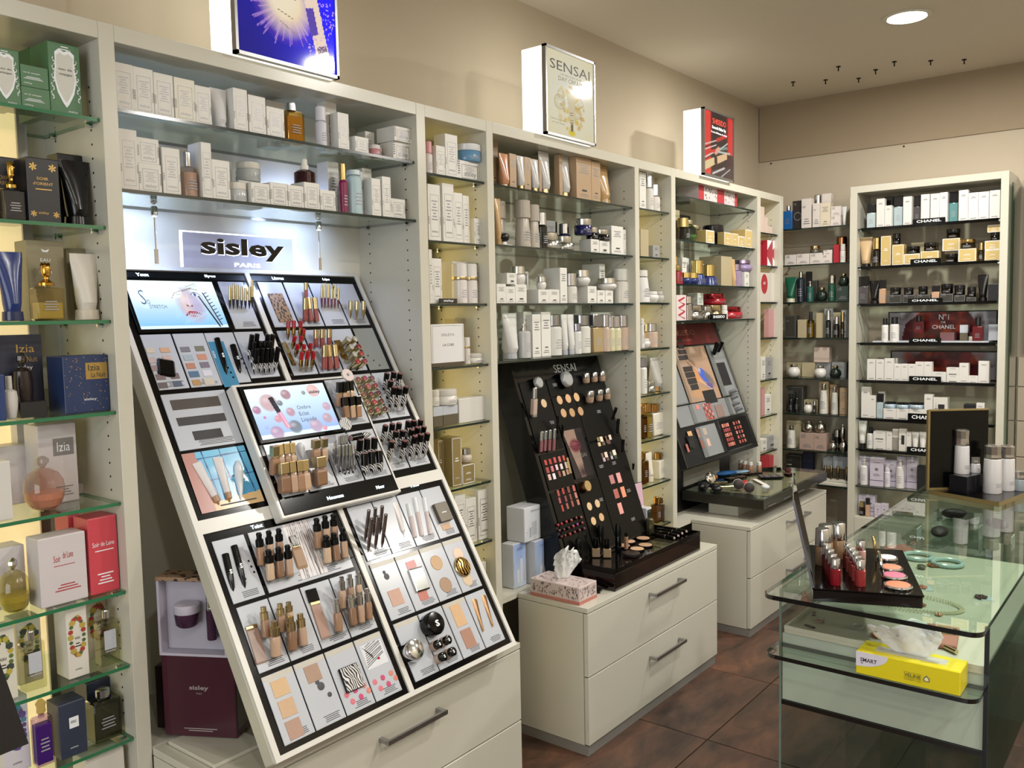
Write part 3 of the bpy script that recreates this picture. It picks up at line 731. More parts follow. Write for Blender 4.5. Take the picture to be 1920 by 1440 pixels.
TEST=[
('leo','SIu',(0.5877,0.1907,1.5497),(-0.022,0.5,0.866),0.0522,0.0989,'','f','SI'),
('gls','SIu',(0.6914,0.2241,1.6235),(0.0,-0.008,1.0),0.0139,0.0471,'','a','SI'),
('gls','SIu',(0.6494,0.1818,1.5502),(0.0,-0.08,0.997),0.0176,0.072,'','a','SI'),
('gls','SIu',(0.6719,0.1816,1.5498),(0.0,0.145,0.989),0.0177,0.075,'','a','SI'),
('gls','SIu',(0.6944,0.1814,1.5494),(-0.0,0.109,0.994),0.0178,0.0744,'','a','SI'),
('png','SIu',(0.7341,0.2051,1.5905),(0.0,-0.08,0.997),0.0087,0.075,'','a','SI'),
('png','SIu',(0.7467,0.205,1.5905),(0.0,-0.08,0.997),0.0088,0.079,'','a','SI'),
('png','SIu',(0.7599,0.205,1.5904),(0.0,-0.08,0.997),0.0088,0.078,'','a','SI'),
('png','SIu',(0.7727,0.2041,1.5888),(0.0,-0.08,0.997),0.0088,0.075,'','a','SI'),
('png','SIu',(0.786,0.204,1.5887),(0.0,-0.08,0.997),0.0089,0.079,'','a','SI'),
('png','SIu',(0.8003,0.2049,1.5902),(0.0,-0.08,0.997),0.0089,0.065,'','a','SI'),
('bul','SIu',(0.8323,0.1852,1.5562),(0.0,-0.08,0.997),0.0154,0.057,'','a','SI'),
('bul','SIu',(0.8583,0.185,1.5558),(0.0,-0.08,0.997),0.0155,0.058,'','a','SI'),
('bul','SIu',(0.8871,0.1848,1.5554),(0.0,-0.08,0.997),0.0156,0.058,'','a','SI'),
('lpr','SIu',(0.5603,0.1516,1.4979),(0.0,-0.122,0.992),0.0135,0.0554,'','a','SI'),
('lpr','SIu',(0.5798,0.1512,1.4973),(0.0,-0.12,0.993),0.0136,0.0569,'','a','SI'),
('lpr','SIu',(0.6028,0.1525,1.4995),(0.0,-0.191,0.982),0.0137,0.0537,'','a','SI'),
('lpr','SIu',(0.5628,0.1355,1.47),(0.0,-0.361,0.932),0.0135,0.0414,'','a','SI'),
('lpr','SIu',(0.5894,0.1349,1.469),(0.0,-0.23,0.973),0.0136,0.0409,'','a','SI'),
('lpr','SIu',(0.6118,0.1481,1.4918),(0.0,-0.183,0.983),0.0137,0.0378,'','a','SI'),
('lpr','SIu',(0.5621,0.1221,1.4468),(0.0,-0.343,0.939),0.0134,0.0405,'','a','SI'),
('lpr','SIu',(0.5875,0.1214,1.4456),(0.0,-0.267,0.964),0.0135,0.0397,'','a','SI'),
('lpr','SIu',(0.6111,0.1207,1.4444),(0.0,-0.241,0.971),0.0136,0.0428,'','a','SI'),
('lpr','SIu',(0.5586,0.098,1.4051),(0.0,-0.205,0.979),0.0134,0.0595,'','a','SI'),
('lpr','SIu',(0.5778,0.0974,1.404),(0.0,-0.238,0.971),0.0134,0.0633,'','a','SI'),
('lpr','SIu',(0.5994,0.0983,1.4056),(0.0,-0.249,0.969),0.0135,0.0594,'','a','SI'),
('lpg','SIu',(0.5526,0.1176,1.423),(-0.064,0.499,0.864),0.0169,0.0768,'','f','SI'),
('gls','SIu',(0.6505,0.1369,1.4724),(0.0,-0.08,0.997),0.0174,0.054,'','a','SI'),
('gls','SIu',(0.6748,0.1372,1.473),(0.0,-0.08,0.997),0.0176,0.054,'','a','SI'),
('gls','SIu',(0.7021,0.1375,1.4735),(0.0,-0.08,0.997),0.0177,0.053,'','a','SI'),
('gls','SIu',(0.6484,0.0988,1.4065),(0.0,-0.08,0.997),0.0197,0.074,'','a','SI'),
('gls','SIu',(0.672,0.0984,1.4057),(0.0,0.119,0.993),0.0198,0.0741,'','a','SI'),
('gls','SIu',(0.6967,0.0982,1.4054),(0.0,0.113,0.994),0.02,0.0743,'','a','SI'),
('zbx','SIu',(0.7504,0.1228,1.4321),(-0.053,0.499,0.865),0.0232,0.0655,'','f','SI'),
('lpc','SIu',(0.7491,0.1478,1.4673),(0.0,-0.866,0.5),0.0205,0.055,'d8d4c8','n','SI'),
('lpc','SIu',(0.7766,0.1479,1.4674),(0.0,-0.866,0.5),0.0207,0.055,'d8d4c8','n','SI'),
('lpc','SIu',(0.7485,0.1346,1.4444),(0.0,-0.866,0.5),0.0204,0.055,'d8d4c8','n','SI'),
('lpc','SIu',(0.7774,0.1339,1.4433),(0.0,-0.866,0.5),0.0206,0.055,'a0403c','n','SI'),
('lpc','SIu',(0.749,0.1214,1.4216),(0.0,-0.866,0.5),0.0204,0.055,'d8d4c8','n','SI'),
('lpc','SIu',(0.7763,0.1216,1.4219),(0.0,-0.866,0.5),0.0206,0.055,'c0504a','n','SI'),
('lpc','SIu',(0.7496,0.1086,1.3994),(0.0,-0.866,0.5),0.0204,0.055,'c84038','n','SI'),
('lpc','SIu',(0.7777,0.1083,1.3989),(0.0,-0.866,0.5),0.0205,0.055,'b05058','n','SI'),
('lpc','SIm',(0.727,0.0796,1.3492),(0.0,-0.866,0.5),0.0196,0.05,'b06a68','n','SI'),
('lpc','SIm',(0.7537,0.0805,1.3507),(0.0,-0.866,0.5),0.0198,0.05,'c05a78','n','SI'),
('lpc','SIm',(0.7827,0.08,1.3498),(0.0,-0.866,0.5),0.02,0.05,'906078','n','SI'),
('lpc','SIm',(0.7248,0.066,1.3256),(0.0,-0.866,0.5),0.0196,0.05,'986464','n','SI'),
('lpc','SIm',(0.754,0.0671,1.3274),(0.0,-0.866,0.5),0.0197,0.05,'d8707c','n','SI'),
('lpc','SIm',(0.7834,0.067,1.3273),(0.0,-0.866,0.5),0.0199,0.05,'b04a5c','n','SI'),
('lpc','SIm',(0.7239,0.0538,1.3044),(0.0,-0.866,0.5),0.0195,0.05,'a87068','n','SI'),
('lpc','SIm',(0.7526,0.0534,1.3037),(0.0,-0.866,0.5),0.0197,0.05,'90484c','n','SI'),
('lpc','SIm',(0.7827,0.0539,1.3047),(0.0,-0.866,0.5),0.0199,0.05,'784450','n','SI'),
('lpc','SIm',(0.7255,0.0405,1.2814),(0.0,-0.866,0.5),0.0195,0.05,'b88878','n','SI'),
('lpc','SIm',(0.7528,0.0401,1.2807),(0.0,-0.866,0.5),0.0196,0.05,'d85064','n','SI'),
('lpc','SIm',(0.7814,0.04,1.2805),(0.0,-0.866,0.5),0.0198,0.05,'805048','n','SI'),
('lpc','SIm',(0.7249,0.0265,1.2571),(0.0,-0.866,0.5),0.0194,0.05,'8c5850','n','SI'),
('lpc','SIm',(0.7531,0.0268,1.2577),(0.0,-0.866,0.5),0.0196,0.05,'c86c64','n','SI'),
('lpc','SIm',(0.7825,0.0266,1.2573),(0.0,-0.866,0.5),0.0198,0.05,'684038','n','SI'),
('zeb','SIm',(0.8415,0.0489,1.32),(0.0,-0.226,0.974),0.0153,0.0684,'','a','SI'),
('zeb','SIm',(0.8695,0.0506,1.3229),(0.0,-0.277,0.961),0.0154,0.0681,'','a','SI'),
('zeb','SIm',(0.894,0.0485,1.3193),(0.0,-0.283,0.959),0.0155,0.0661,'','a','SI'),
('zeb','SIm',(0.8397,0.0333,1.2929),(0.0,-0.248,0.969),0.0153,0.0723,'','a','SI'),
('zeb','SIm',(0.8335,0.018,1.2664),(0.0,-0.282,0.959),0.0152,0.082,'','a','SI'),
('zeb','SIm',(0.8593,0.0175,1.2656),(0.0,-0.236,0.972),0.0153,0.076,'','a','SI'),
('zeb','SIm',(0.8854,0.0171,1.2649),(0.0,-0.266,0.964),0.0154,0.0809,'','a','SI'),
('zeb','SIm',(0.7482,-0.0338,1.1768),(0.0,-0.289,0.957),0.0153,0.0643,'','a','SI'),
('zeb','SIm',(0.7759,-0.0357,1.1734),(0.0,-0.251,0.968),0.0155,0.0692,'','a','SI'),
('zeb','SIm',(0.8055,-0.034,1.1763),(0.0,-0.264,0.964),0.0156,0.0648,'','a','SI'),
('zeb','SIm',(0.8452,-0.0368,1.1715),(0.0,-0.19,0.982),0.0158,0.0711,'','a','SI'),
('zeb','SIm',(0.8716,-0.0348,1.175),(0.0,-0.188,0.982),0.0159,0.0652,'','a','SI'),
('zeb','SIm',(0.9029,-0.033,1.178),(0.0,-0.211,0.978),0.0161,0.0618,'','a','SI'),
('zeb','SIm',(0.7822,-0.0474,1.1531),(0.0,-0.191,0.982),0.0148,0.0646,'','a','SI'),
('zeb','SIm',(0.8101,-0.0476,1.1528),(-0.0,-0.205,0.979),0.0149,0.0643,'','a','SI'),
('zeb','SIm',(0.8393,-0.0469,1.154),(0.0,-0.355,0.935),0.015,0.0679,'','a','SI'),
('zeb','SIm',(0.8681,-0.0471,1.1537),(0.0,-0.282,0.959),0.0152,0.0689,'','a','SI'),
('zeb','SIm',(0.897,-0.0453,1.1568),(0.0,-0.327,0.945),0.0153,0.0662,'','a','SI'),
('zeb','SIm',(0.7424,-0.0638,1.1247),(-0.0,-0.257,0.966),0.0152,0.0704,'','a','SI'),
('zeb','SIm',(0.7931,-0.066,1.121),(0.0,-0.277,0.961),0.0155,0.0702,'','a','SI'),
('zeb','SIm',(0.8307,-0.0661,1.1207),(0.0,-0.308,0.952),0.0156,0.0828,'','a','SI'),
('zeb','SIm',(0.8606,-0.0666,1.1199),(0.0,-0.249,0.969),0.0158,0.0834,'','a','SI'),
('zeb','SIm',(0.8892,-0.0659,1.1211),(0.0,-0.267,0.964),0.0159,0.0828,'','a','SI'),
('fbk','SIc',(0.6057,-0.011,1.3062),(0.0,-0.08,0.997),0.0147,0.069,'','a','SI'),
('fbk','SIc',(0.6244,-0.0111,1.3061),(0.0,-0.08,0.997),0.0148,0.069,'','a','SI'),
('fbk','SIc',(0.642,-0.0111,1.3061),(0.0,0.137,0.991),0.0149,0.0694,'','a','SI'),
('fbk','SIc',(0.659,-0.011,1.3062),(-0.0,0.124,0.992),0.015,0.0694,'','a','SI'),
('fbk','SIc',(0.6156,-0.0314,1.2709),(-0.0,0.146,0.989),0.0185,0.0606,'','a','SI'),
('fbk','SIc',(0.6375,-0.0317,1.2703),(0.0,0.075,0.997),0.0187,0.061,'','a','SI'),
('fbk','SIc',(0.66,-0.0321,1.2696),(0.0,0.042,0.999),0.0188,0.0624,'','a','SI'),
('fgo','SIc',(0.3134,-0.0957,1.1596),(0.0,-0.08,0.997),0.0222,0.076,'','a','SI'),
('fgo','SIc',(0.3388,-0.0962,1.1586),(0.0,0.148,0.989),0.0173,0.0763,'','a','SI'),
('fgo','SIc',(0.3581,-0.0963,1.1585),(0.0,0.118,0.993),0.0174,0.0767,'','a','SI'),
('fgo','SIc',(0.377,-0.0962,1.1585),(0.0,0.12,0.993),0.0169,0.0763,'','a','SI'),
('fgo','SIc',(0.3241,-0.1221,1.1138),(0.0,0.053,0.999),0.0285,0.078,'','a','SI'),
('fgo','SIc',(0.3515,-0.1235,1.1113),(0.0,0.091,0.996),0.0213,0.0804,'','a','SI'),
('fgo','SIc',(0.3734,-0.124,1.1105),(0.0,0.081,0.997),0.0208,0.0801,'','a','SI'),
('fgo','SIc',(0.3931,-0.1242,1.1101),(0.0,0.113,0.994),0.021,0.0795,'','a','SI'),
('fgo','SIc',(0.4517,-0.0892,1.1707),(0.0,-0.08,0.997),0.0228,0.063,'','a','SI'),
('fgo','SIc',(0.4797,-0.0898,1.1697),(0.0,-0.08,0.997),0.0193,0.064,'','a','SI'),
('fgo','SIc',(0.44,-0.122,1.1139),(0.0,0.055,0.998),0.0341,0.0775,'','a','SI'),
('spt','SIc',(0.4237,-0.0721,1.1844),(0.183,0.491,0.851),0.0238,0.0455,'','f','SI'),
('psl','SIc',(0.5107,-0.0982,1.1552),(0.0,-0.08,0.997),0.0079,0.073,'','a','SI'),
('psl','SIc',(0.525,-0.0976,1.1562),(0.0,-0.08,0.997),0.008,0.081,'','a','SI'),
('psl','SIc',(0.5331,-0.0974,1.1565),(0.0,-0.08,0.997),0.008,0.081,'','a','SI'),
('psl','SIc',(0.5431,-0.0974,1.1566),(0.0,-0.08,0.997),0.008,0.081,'','a','SI'),
('psl','SIc',(0.5532,-0.0973,1.1567),(0.0,-0.08,0.997),0.008,0.082,'','a','SI'),
('psl','SIc',(0.5126,-0.1109,1.1331),(0.0,-0.08,0.997),0.0085,0.08,'','a','SI'),
('psl','SIc',(0.5256,-0.1117,1.1317),(0.0,-0.08,0.997),0.0086,0.08,'','a','SI'),
('psl','SIc',(0.5371,-0.1122,1.1309),(0.0,-0.08,0.997),0.0086,0.081,'','a','SI'),
('psl','SIc',(0.549,-0.1123,1.1307),(0.0,-0.08,0.997),0.0086,0.08,'','a','SI'),
('psl','SIc',(0.5591,-0.1123,1.1307),(0.0,0.124,0.992),0.0086,0.0793,'','a','SI'),
('psl','SIc',(0.5726,-0.1109,1.1332),(0.0,0.131,0.991),0.0087,0.0765,'','a','SI'),
('lzb','SIc',(0.5988,-0.0966,1.158),(0.0,-0.15,0.989),0.0194,0.0598,'','a','SI'),
('lzb','SIc',(0.6281,-0.0966,1.158),(0.0,-0.088,0.996),0.0196,0.0587,'','a','SI'),
('lzb','SIc',(0.6549,-0.0974,1.1565),(0.0,-0.086,0.996),0.0198,0.0595,'','a','SI'),
('lzb','SIc',(0.5988,-0.1208,1.1159),(0.0,0.002,1.0),0.0206,0.064,'','a','SI'),
('lzb','SIc',(0.6282,-0.1207,1.1161),(-0.0,0.039,0.999),0.0208,0.0641,'','a','SI'),
('lzb','SIc',(0.6582,-0.1206,1.1163),(-0.0,0.08,0.997),0.021,0.0624,'','a','SI'),
('lzb','SIc',(0.6424,-0.1004,1.2274),(-0.999,-0.025,-0.043),0.019,0.0766,'','p','SI'),
('bub','SIc',(0.6404,0.0365,1.3645),(0.0,-0.866,0.5),0.0411,0.06,'','n','SI'),
('sta','SIc',(0.5713,-0.0364,1.2382),(0.0,-0.866,0.5),0.0409,0.05,'','n','SI'),
('pgd','SIy',(0.4054,0.2042,1.5891),(0.0,-0.08,0.997),0.0094,0.066,'','a','SI'),
('pgd','SIy',(0.4167,0.2038,1.5884),(0.0,-0.08,0.997),0.0095,0.074,'','a','SI'),
('pgd','SIy',(0.4297,0.2038,1.5883),(0.0,-0.08,0.997),0.0095,0.07,'','a','SI'),
('pgd','SIy',(0.4433,0.2038,1.5883),(0.0,-0.08,0.997),0.0095,0.066,'','a','SI'),
('pgd','SIy',(0.4565,0.2041,1.5888),(0.0,-0.08,0.997),0.0096,0.062,'','a','SI'),
('pgd','SIy',(0.4695,0.204,1.5888),(0.0,-0.08,0.997),0.0096,0.066,'','a','SI'),
('pgd','SIy',(0.4803,0.2059,1.5919),(0.0,-0.08,0.997),0.0096,0.082,'','a','SI'),
('cpt','SIy',(0.1525,0.114,1.4167),(0.229,0.487,0.843),0.0487,0.0526,'','f','SI'),
('mas','SIy',(0.3242,0.111,1.4115),(0.097,0.498,0.862),0.0174,0.1127,'','f','SI'),
('mas','SIy',(0.3667,0.1112,1.4119),(0.105,0.497,0.861),0.0189,0.0895,'','f','SI'),
('zbp','SIy',(0.4021,0.1207,1.4444),(0.0,-0.272,0.962),0.013,0.0758,'','a','SI'),
('zbp','SIy',(0.4212,0.1219,1.4465),(-0.0,-0.253,0.968),0.013,0.0752,'','a','SI'),
('zbp','SIy',(0.4562,0.1218,1.4463),(0.0,-0.256,0.967),0.0132,0.0729,'','a','SI'),
('zbp','SIy',(0.4727,0.1213,1.4455),(0.0,-0.254,0.967),0.0133,0.0732,'','a','SI'),
('zbp','SIy',(0.4039,0.1092,1.4244),(0.0,-0.218,0.976),0.0129,0.0757,'','a','SI'),
('zbp','SIy',(0.4265,0.1102,1.4262),(0.0,-0.186,0.983),0.013,0.0742,'','a','SI'),
('zbp','SIy',(0.4409,0.1097,1.4254),(0.0,-0.171,0.985),0.0131,0.0743,'','a','SI'),
('zbp','SIy',(0.4579,0.1092,1.4244),(0.0,-0.187,0.982),0.0132,0.0765,'','a','SI'),
('zbp','SIy',(0.4028,0.0987,1.4062),(0.0,-0.236,0.972),0.0129,0.076,'','a','SI'),
('zbp','SIy',(0.4215,0.0994,1.4075),(0.0,-0.237,0.971),0.013,0.0749,'','a','SI'),
('zbp','SIy',(0.4376,0.0988,1.4065),(0.0,-0.203,0.979),0.013,0.0746,'','a','SI'),
('zbp','SIy',(0.4545,0.0991,1.407),(0.0,-0.203,0.979),0.0131,0.0741,'','a','SI'),
('zbp','SIy',(0.4708,0.0998,1.4081),(0.0,-0.285,0.958),0.0132,0.0755,'','a','SI'),
('tbw','SIb',(0.1694,-0.0661,1.1047),(-0.163,0.493,0.854),0.0263,0.1201,'','f','SI'),
('tbw','SIb',(0.2004,-0.0656,1.1057),(0.08,0.498,0.863),0.027,0.1232,'','f','SI'),
('spt','SIb',(0.232,-0.0656,1.1057),(0.274,0.481,0.833),0.0246,0.1076,'','f','SI'),
('mas','SIt',(0.1272,-0.1744,0.9171),(0.128,0.496,0.859),0.0189,0.0935,'','f','SI'),
('mas','SIt',(0.1591,-0.1747,0.9166),(0.091,0.498,0.862),0.0187,0.1084,'','f','SI'),
('fpb','SIt',(0.2161,-0.162,0.9546),(0.0,0.056,0.998),0.0216,0.0837,'','a','SI'),
('fpb','SIt',(0.2452,-0.1604,0.9574),(0.0,0.049,0.999),0.0213,0.0796,'','a','SI'),
('fpb','SIt',(0.2745,-0.1593,0.9592),(0.0,0.029,1.0),0.0215,0.0773,'','a','SI'),
('fpb','SIt',(0.2266,-0.1831,0.9181),(0.0,0.059,0.998),0.0235,0.0787,'','a','SI'),
('fpb','SIt',(0.2547,-0.1831,0.918),(0.0,0.046,0.999),0.0232,0.0788,'','a','SI'),
('fpb','SIt',(0.2815,-0.1853,0.9142),(0.0,0.057,0.998),0.0225,0.0827,'','a','SI'),
('fpb','SIt',(0.3938,-0.1607,0.9568),(0.0,0.05,0.999),0.023,0.0825,'','a','SI'),
('fpb','SIt',(0.4213,-0.159,0.9598),(-0.0,0.018,1.0),0.0221,0.0814,'','a','SI'),
('fpb','SIt',(0.4514,-0.1575,0.9623),(0.0,0.036,0.999),0.0224,0.0765,'','a','SI'),
('fpb','SIt',(0.4049,-0.1825,0.9191),(0.0,0.049,0.999),0.0235,0.0759,'','a','SI'),
('fpb','SIt',(0.4352,-0.1835,0.9174),(0.0,0.142,0.99),0.0237,0.0777,'','a','SI'),
('fpb','SIt',(0.463,-0.1831,0.9181),(0.0,0.08,0.997),0.0223,0.0848,'','a','SI'),
('fzf','SIt',(0.3332,-0.1716,0.922),(0.025,0.5,0.866),0.0327,0.0895,'','f','SI'),
('ftb','SIt',(0.3236,-0.264,0.762),(0.054,0.499,0.865),0.0319,0.1286,'','f','SI'),
('fsp','SIt',(0.3614,-0.2699,0.7677),(0.0,0.095,0.995),0.0232,0.0847,'','a','SI'),
('fsp','SIt',(0.3975,-0.2444,0.8119),(0.0,0.016,1.0),0.0216,0.0844,'','a','SI'),
('fsp','SIt',(0.4272,-0.2432,0.8139),(0.0,0.044,0.999),0.0218,0.081,'','a','SI'),
('fsp','SIt',(0.4557,-0.2439,0.8128),(0.0,0.058,0.998),0.021,0.0827,'','a','SI'),
('fsp','SIt',(0.4105,-0.2694,0.7685),(0.0,0.112,0.994),0.0236,0.0822,'','a','SI'),
('fsp','SIt',(0.4365,-0.2696,0.7682),(0.0,0.066,0.998),0.0223,0.083,'','a','SI'),
('fsp','SIt',(0.4638,-0.2693,0.7687),(0.0,0.066,0.998),0.0219,0.0841,'','a','SI'),
('fgp','SIt2',(0.1629,-0.2463,0.8086),(0.0,0.11,0.994),0.0233,0.0744,'','a','SI'),
('fgp','SIt2',(0.1693,-0.2709,0.766),(0.0,0.004,1.0),0.0272,0.0872,'','a','SI'),
('fgp','SIt2',(0.2081,-0.2464,0.8084),(0.0,0.095,0.995),0.0226,0.0701,'','a','SI'),
('fgp','SIt2',(0.2347,-0.2409,0.8178),(0.0,0.046,0.999),0.0219,0.0568,'','a','SI'),
('fgp','SIt2',(0.2172,-0.2708,0.7661),(0.0,0.05,0.999),0.0267,0.0834,'','a','SI'),
('fgp','SIt2',(0.2495,-0.2702,0.7671),(0.0,0.109,0.994),0.0255,0.0799,'','a','SI'),
('ftt','SIt2',(0.1345,-0.2644,0.7612),(0.05,0.499,0.865),0.0304,0.0916,'','f','SI'),
('zcp','SIt2',(0.3505,-0.3352,0.6386),(0.017,0.5,0.866),0.0564,0.0607,'','f','SI'),
('prs','SIr',(0.5481,-0.168,0.9441),(0.0,-0.218,0.976),0.011,0.0939,'','a','SI'),
('prs','SIr',(0.5833,-0.1631,0.9527),(0.0,-0.159,0.987),0.0111,0.0824,'','a','SI'),
('prs','SIr',(0.6076,-0.1636,0.9519),(0.0,-0.166,0.986),0.0112,0.0838,'','a','SI'),
('prs','SIr',(0.5445,-0.1829,0.9185),(-0.0,-0.199,0.98),0.0109,0.0992,'','a','SI'),
('prs','SIr',(0.5708,-0.1823,0.9194),(0.0,-0.207,0.978),0.011,0.0988,'','a','SI'),
('prs','SIr',(0.5962,-0.1824,0.9193),(0.0,-0.212,0.977),0.0111,0.0998,'','a','SI'),
('tb2','SIr',(0.6955,-0.1716,0.922),(0.169,0.493,0.854),0.0236,0.113,'','f','SI'),
('tcl','SIr',(0.7332,-0.1743,0.9173),(0.252,0.484,0.838),0.0204,0.1049,'','f','SI'),
('tcl','SIr',(0.7614,-0.1751,0.9158),(0.264,0.482,0.835),0.0205,0.1205,'','f','SI'),
('tcl','SIr',(0.7957,-0.1766,0.9133),(0.292,0.478,0.828),0.0196,0.1173,'','f','SI'),
('cgb','SIr',(0.8747,-0.1649,0.9336),(-0.002,0.5,0.866),0.0532,0.06,'','f','SI'),
('csl','SIr',(0.6827,-0.2504,0.7855),(0.039,0.5,0.865),0.0514,0.0676,'','f','SI'),
('rzb','SIr',(0.8649,-0.2337,0.8064),(0.0,-0.866,0.5),0.0623,0.016,'','n','SI'),
('rsv','SIr2',(0.5559,-0.3164,0.6632),(0.0,-0.866,0.5),0.0597,0.04,'','n','SI'),
('rbk','SIr2',(0.6544,-0.2949,0.7003),(0.0,-0.866,0.5),0.0646,0.04,'','n','SI'),
('rsm','SIr2',(0.6391,-0.3225,0.6525),(0.0,-0.866,0.5),0.0275,0.035,'','n','SI'),
('rsm','SIr2',(0.6761,-0.3223,0.6529),(0.0,-0.866,0.5),0.0278,0.035,'','n','SI'),
('rsm','SIr2',(0.6383,-0.3399,0.6224),(0.0,-0.866,0.5),0.0274,0.035,'','n','SI'),
('rsm','SIr2',(0.676,-0.3393,0.6235),(0.0,-0.866,0.5),0.0277,0.035,'','n','SI'),
('tbz','SIr2',(0.8397,-0.3349,0.639),(0.204,0.489,0.848),0.0247,0.098,'','f','SI'),
('tbz','SIr2',(0.8845,-0.3344,0.64),(0.18,0.492,0.852),0.0239,0.0968,'','f','SI'),
('spf','SEs',(1.7226,0.1228,1.2833),(0.0,-0.948,0.319),0.0479,0.03,'','n','SE'),
('spf','SEs',(1.9158,0.1229,1.2835),(0.0,-0.948,0.319),0.0673,0.035,'','n','SE'),
('sbt','SEs',(1.6426,0.0695,1.1624),(0.0,-0.08,0.997),0.0269,0.117,'','a','SE'),
('sjr','SEs',(2.0678,0.1037,1.2642),(0.0,0.039,0.999),0.0317,0.0425,'','a','SE'),
('sjr','SEs',(2.1313,0.1039,1.2648),(0.0,0.03,1.0),0.0313,0.0418,'','a','SE'),
('sjr','SEs',(2.1924,0.1034,1.2634),(0.0,0.04,0.999),0.0317,0.0436,'','a','SE'),
('sjr','SEs',(2.0495,0.0766,1.1834),(0.0,-0.088,0.996),0.0362,0.0517,'','a','SE'),
('sjr','SEs',(2.123,0.077,1.1849),(0.0,-0.091,0.996),0.0344,0.0493,'','a','SE'),
('sjr','SEs',(2.1905,0.0771,1.1851),(0.0,0.036,0.999),0.0316,0.048,'','a','SE'),
('sgl','SEs',(1.628,0.0258,1.0326),(0.0,-0.08,0.997),0.0164,0.08,'','a','SE'),
('sgl','SEs',(1.6523,0.0259,1.0329),(0.0,-0.08,0.997),0.0165,0.079,'','a','SE'),
('sgl','SEs',(1.6799,0.0252,1.0308),(0.0,-0.08,0.997),0.0166,0.082,'','a','SE'),
('sgl','SEs',(1.7082,0.0242,1.0278),(0.0,-0.08,0.997),0.0167,0.086,'','a','SE'),
('blk','SEs',(2.1833,0.0477,1.0978),(0.0,-0.376,0.927),0.0153,0.058,'','a','SE'),
('blk','SEs',(2.1924,0.0273,1.0371),(0.0,-0.08,0.997),0.0169,0.065,'','a','SE'),
('blk','SEs',(2.188,0.0009,0.9584),(0.0,-0.08,0.997),0.0169,0.055,'','a','SE'),
('blk','SEs',(2.2305,-0.0264,0.8774),(0.0,-0.08,0.997),0.0121,0.027,'','a','SE'),
('blk','SEs',(1.7628,0.044,1.0866),(0.0,-0.08,0.997),0.0133,0.071,'','a','SE'),
('blk','SEs',(1.7874,0.0369,1.0655),(0.0,-0.08,0.997),0.0133,0.054,'','a','SE'),
('sgo','SEs',(1.7872,-0.0014,0.9266),(0.083,0.318,0.945),0.0147,0.0643,'','f','SE'),
('sgc2','SEs2',(1.846,-0.0186,0.863),(0.0,-0.948,0.319),0.0477,0.028,'','n','SE'),
('slp','SEs2',(1.6088,-0.0537,0.7586),(0.0,-0.948,0.319),0.0135,0.014,'b02838','n','SE'),
('slp','SEs2',(1.6308,-0.0537,0.7584),(0.0,-0.948,0.319),0.0136,0.014,'b83038','n','SE'),
('slp','SEs2',(1.6639,-0.0531,0.7603),(0.0,-0.948,0.319),0.0137,0.014,'c84028','n','SE'),
('slp','SEs2',(1.6972,-0.0533,0.7596),(0.0,-0.948,0.319),0.0138,0.014,'b85850','n','SE'),
('slp','SEs2',(1.7328,-0.0528,0.7612),(0.0,-0.948,0.319),0.0139,0.014,'782c30','n','SE'),
('slp','SEs2',(1.7649,-0.0538,0.7581),(0.0,-0.948,0.319),0.014,0.014,'b06860','n','SE'),
('slp','SEs2',(1.6083,-0.0605,0.7382),(0.0,-0.948,0.319),0.0135,0.014,'502428','n','SE'),
('slp','SEs2',(1.6369,-0.061,0.7367),(0.0,-0.948,0.319),0.0136,0.014,'603434','n','SE'),
('slp','SEs2',(1.6688,-0.0613,0.7359),(0.0,-0.948,0.319),0.0137,0.014,'703434','n','SE'),
('slp','SEs2',(1.6996,-0.061,0.7368),(0.0,-0.948,0.319),0.0138,0.014,'c05860','n','SE'),
('slp','SEs2',(1.7285,-0.0605,0.7382),(0.0,-0.948,0.319),0.0139,0.014,'b04890','n','SE'),
('slp','SEs2',(1.7618,-0.0608,0.7374),(0.0,-0.948,0.319),0.014,0.014,'a83830','n','SE'),
('slp','SEs2',(1.6115,-0.068,0.7158),(0.0,-0.948,0.319),0.0135,0.014,'702828','n','SE'),
('slp','SEs2',(1.6331,-0.0684,0.7147),(0.0,-0.948,0.319),0.0136,0.014,'803430','n','SE'),
('slp','SEs2',(1.6653,-0.0685,0.7145),(0.0,-0.948,0.319),0.0137,0.014,'c85038','n','SE'),
('slp','SEs2',(1.6983,-0.0684,0.7148),(0.0,-0.948,0.319),0.0138,0.014,'a84040','n','SE'),
('slp','SEs2',(1.7318,-0.0683,0.7152),(0.0,-0.948,0.319),0.0139,0.014,'904048','n','SE'),
('slp','SEs2',(1.7646,-0.0683,0.7151),(0.0,-0.948,0.319),0.014,0.014,'704060','n','SE'),
('blk','SHh',(3.4104,0.1517,1.3233),(0.0,-0.387,0.922),0.0294,0.0718,'','a','SH'),
('blk','SHh',(3.4792,0.1561,1.335),(0.0,-0.448,0.894),0.0223,0.0624,'','a','SH'),
('hpf','SHh',(3.4657,0.0848,1.1117),(0.0,-0.936,0.352),0.0229,0.05,'','n','SH'),
('hpf','SHh',(3.4616,0.0733,1.0812),(0.0,-0.936,0.352),0.0228,0.05,'','n','SH'),
('hpf','SHh',(3.4546,0.0606,1.0474),(0.0,-0.936,0.352),0.0228,0.05,'','n','SH'),
('hpf','SHh',(3.4628,0.0488,1.016),(0.0,-0.936,0.352),0.0228,0.05,'','n','SH'),
('hbx','SHh2',(2.8306,-0.0024,0.8914),(0.257,0.34,0.904),0.0361,0.0586,'','f','SH'),
]
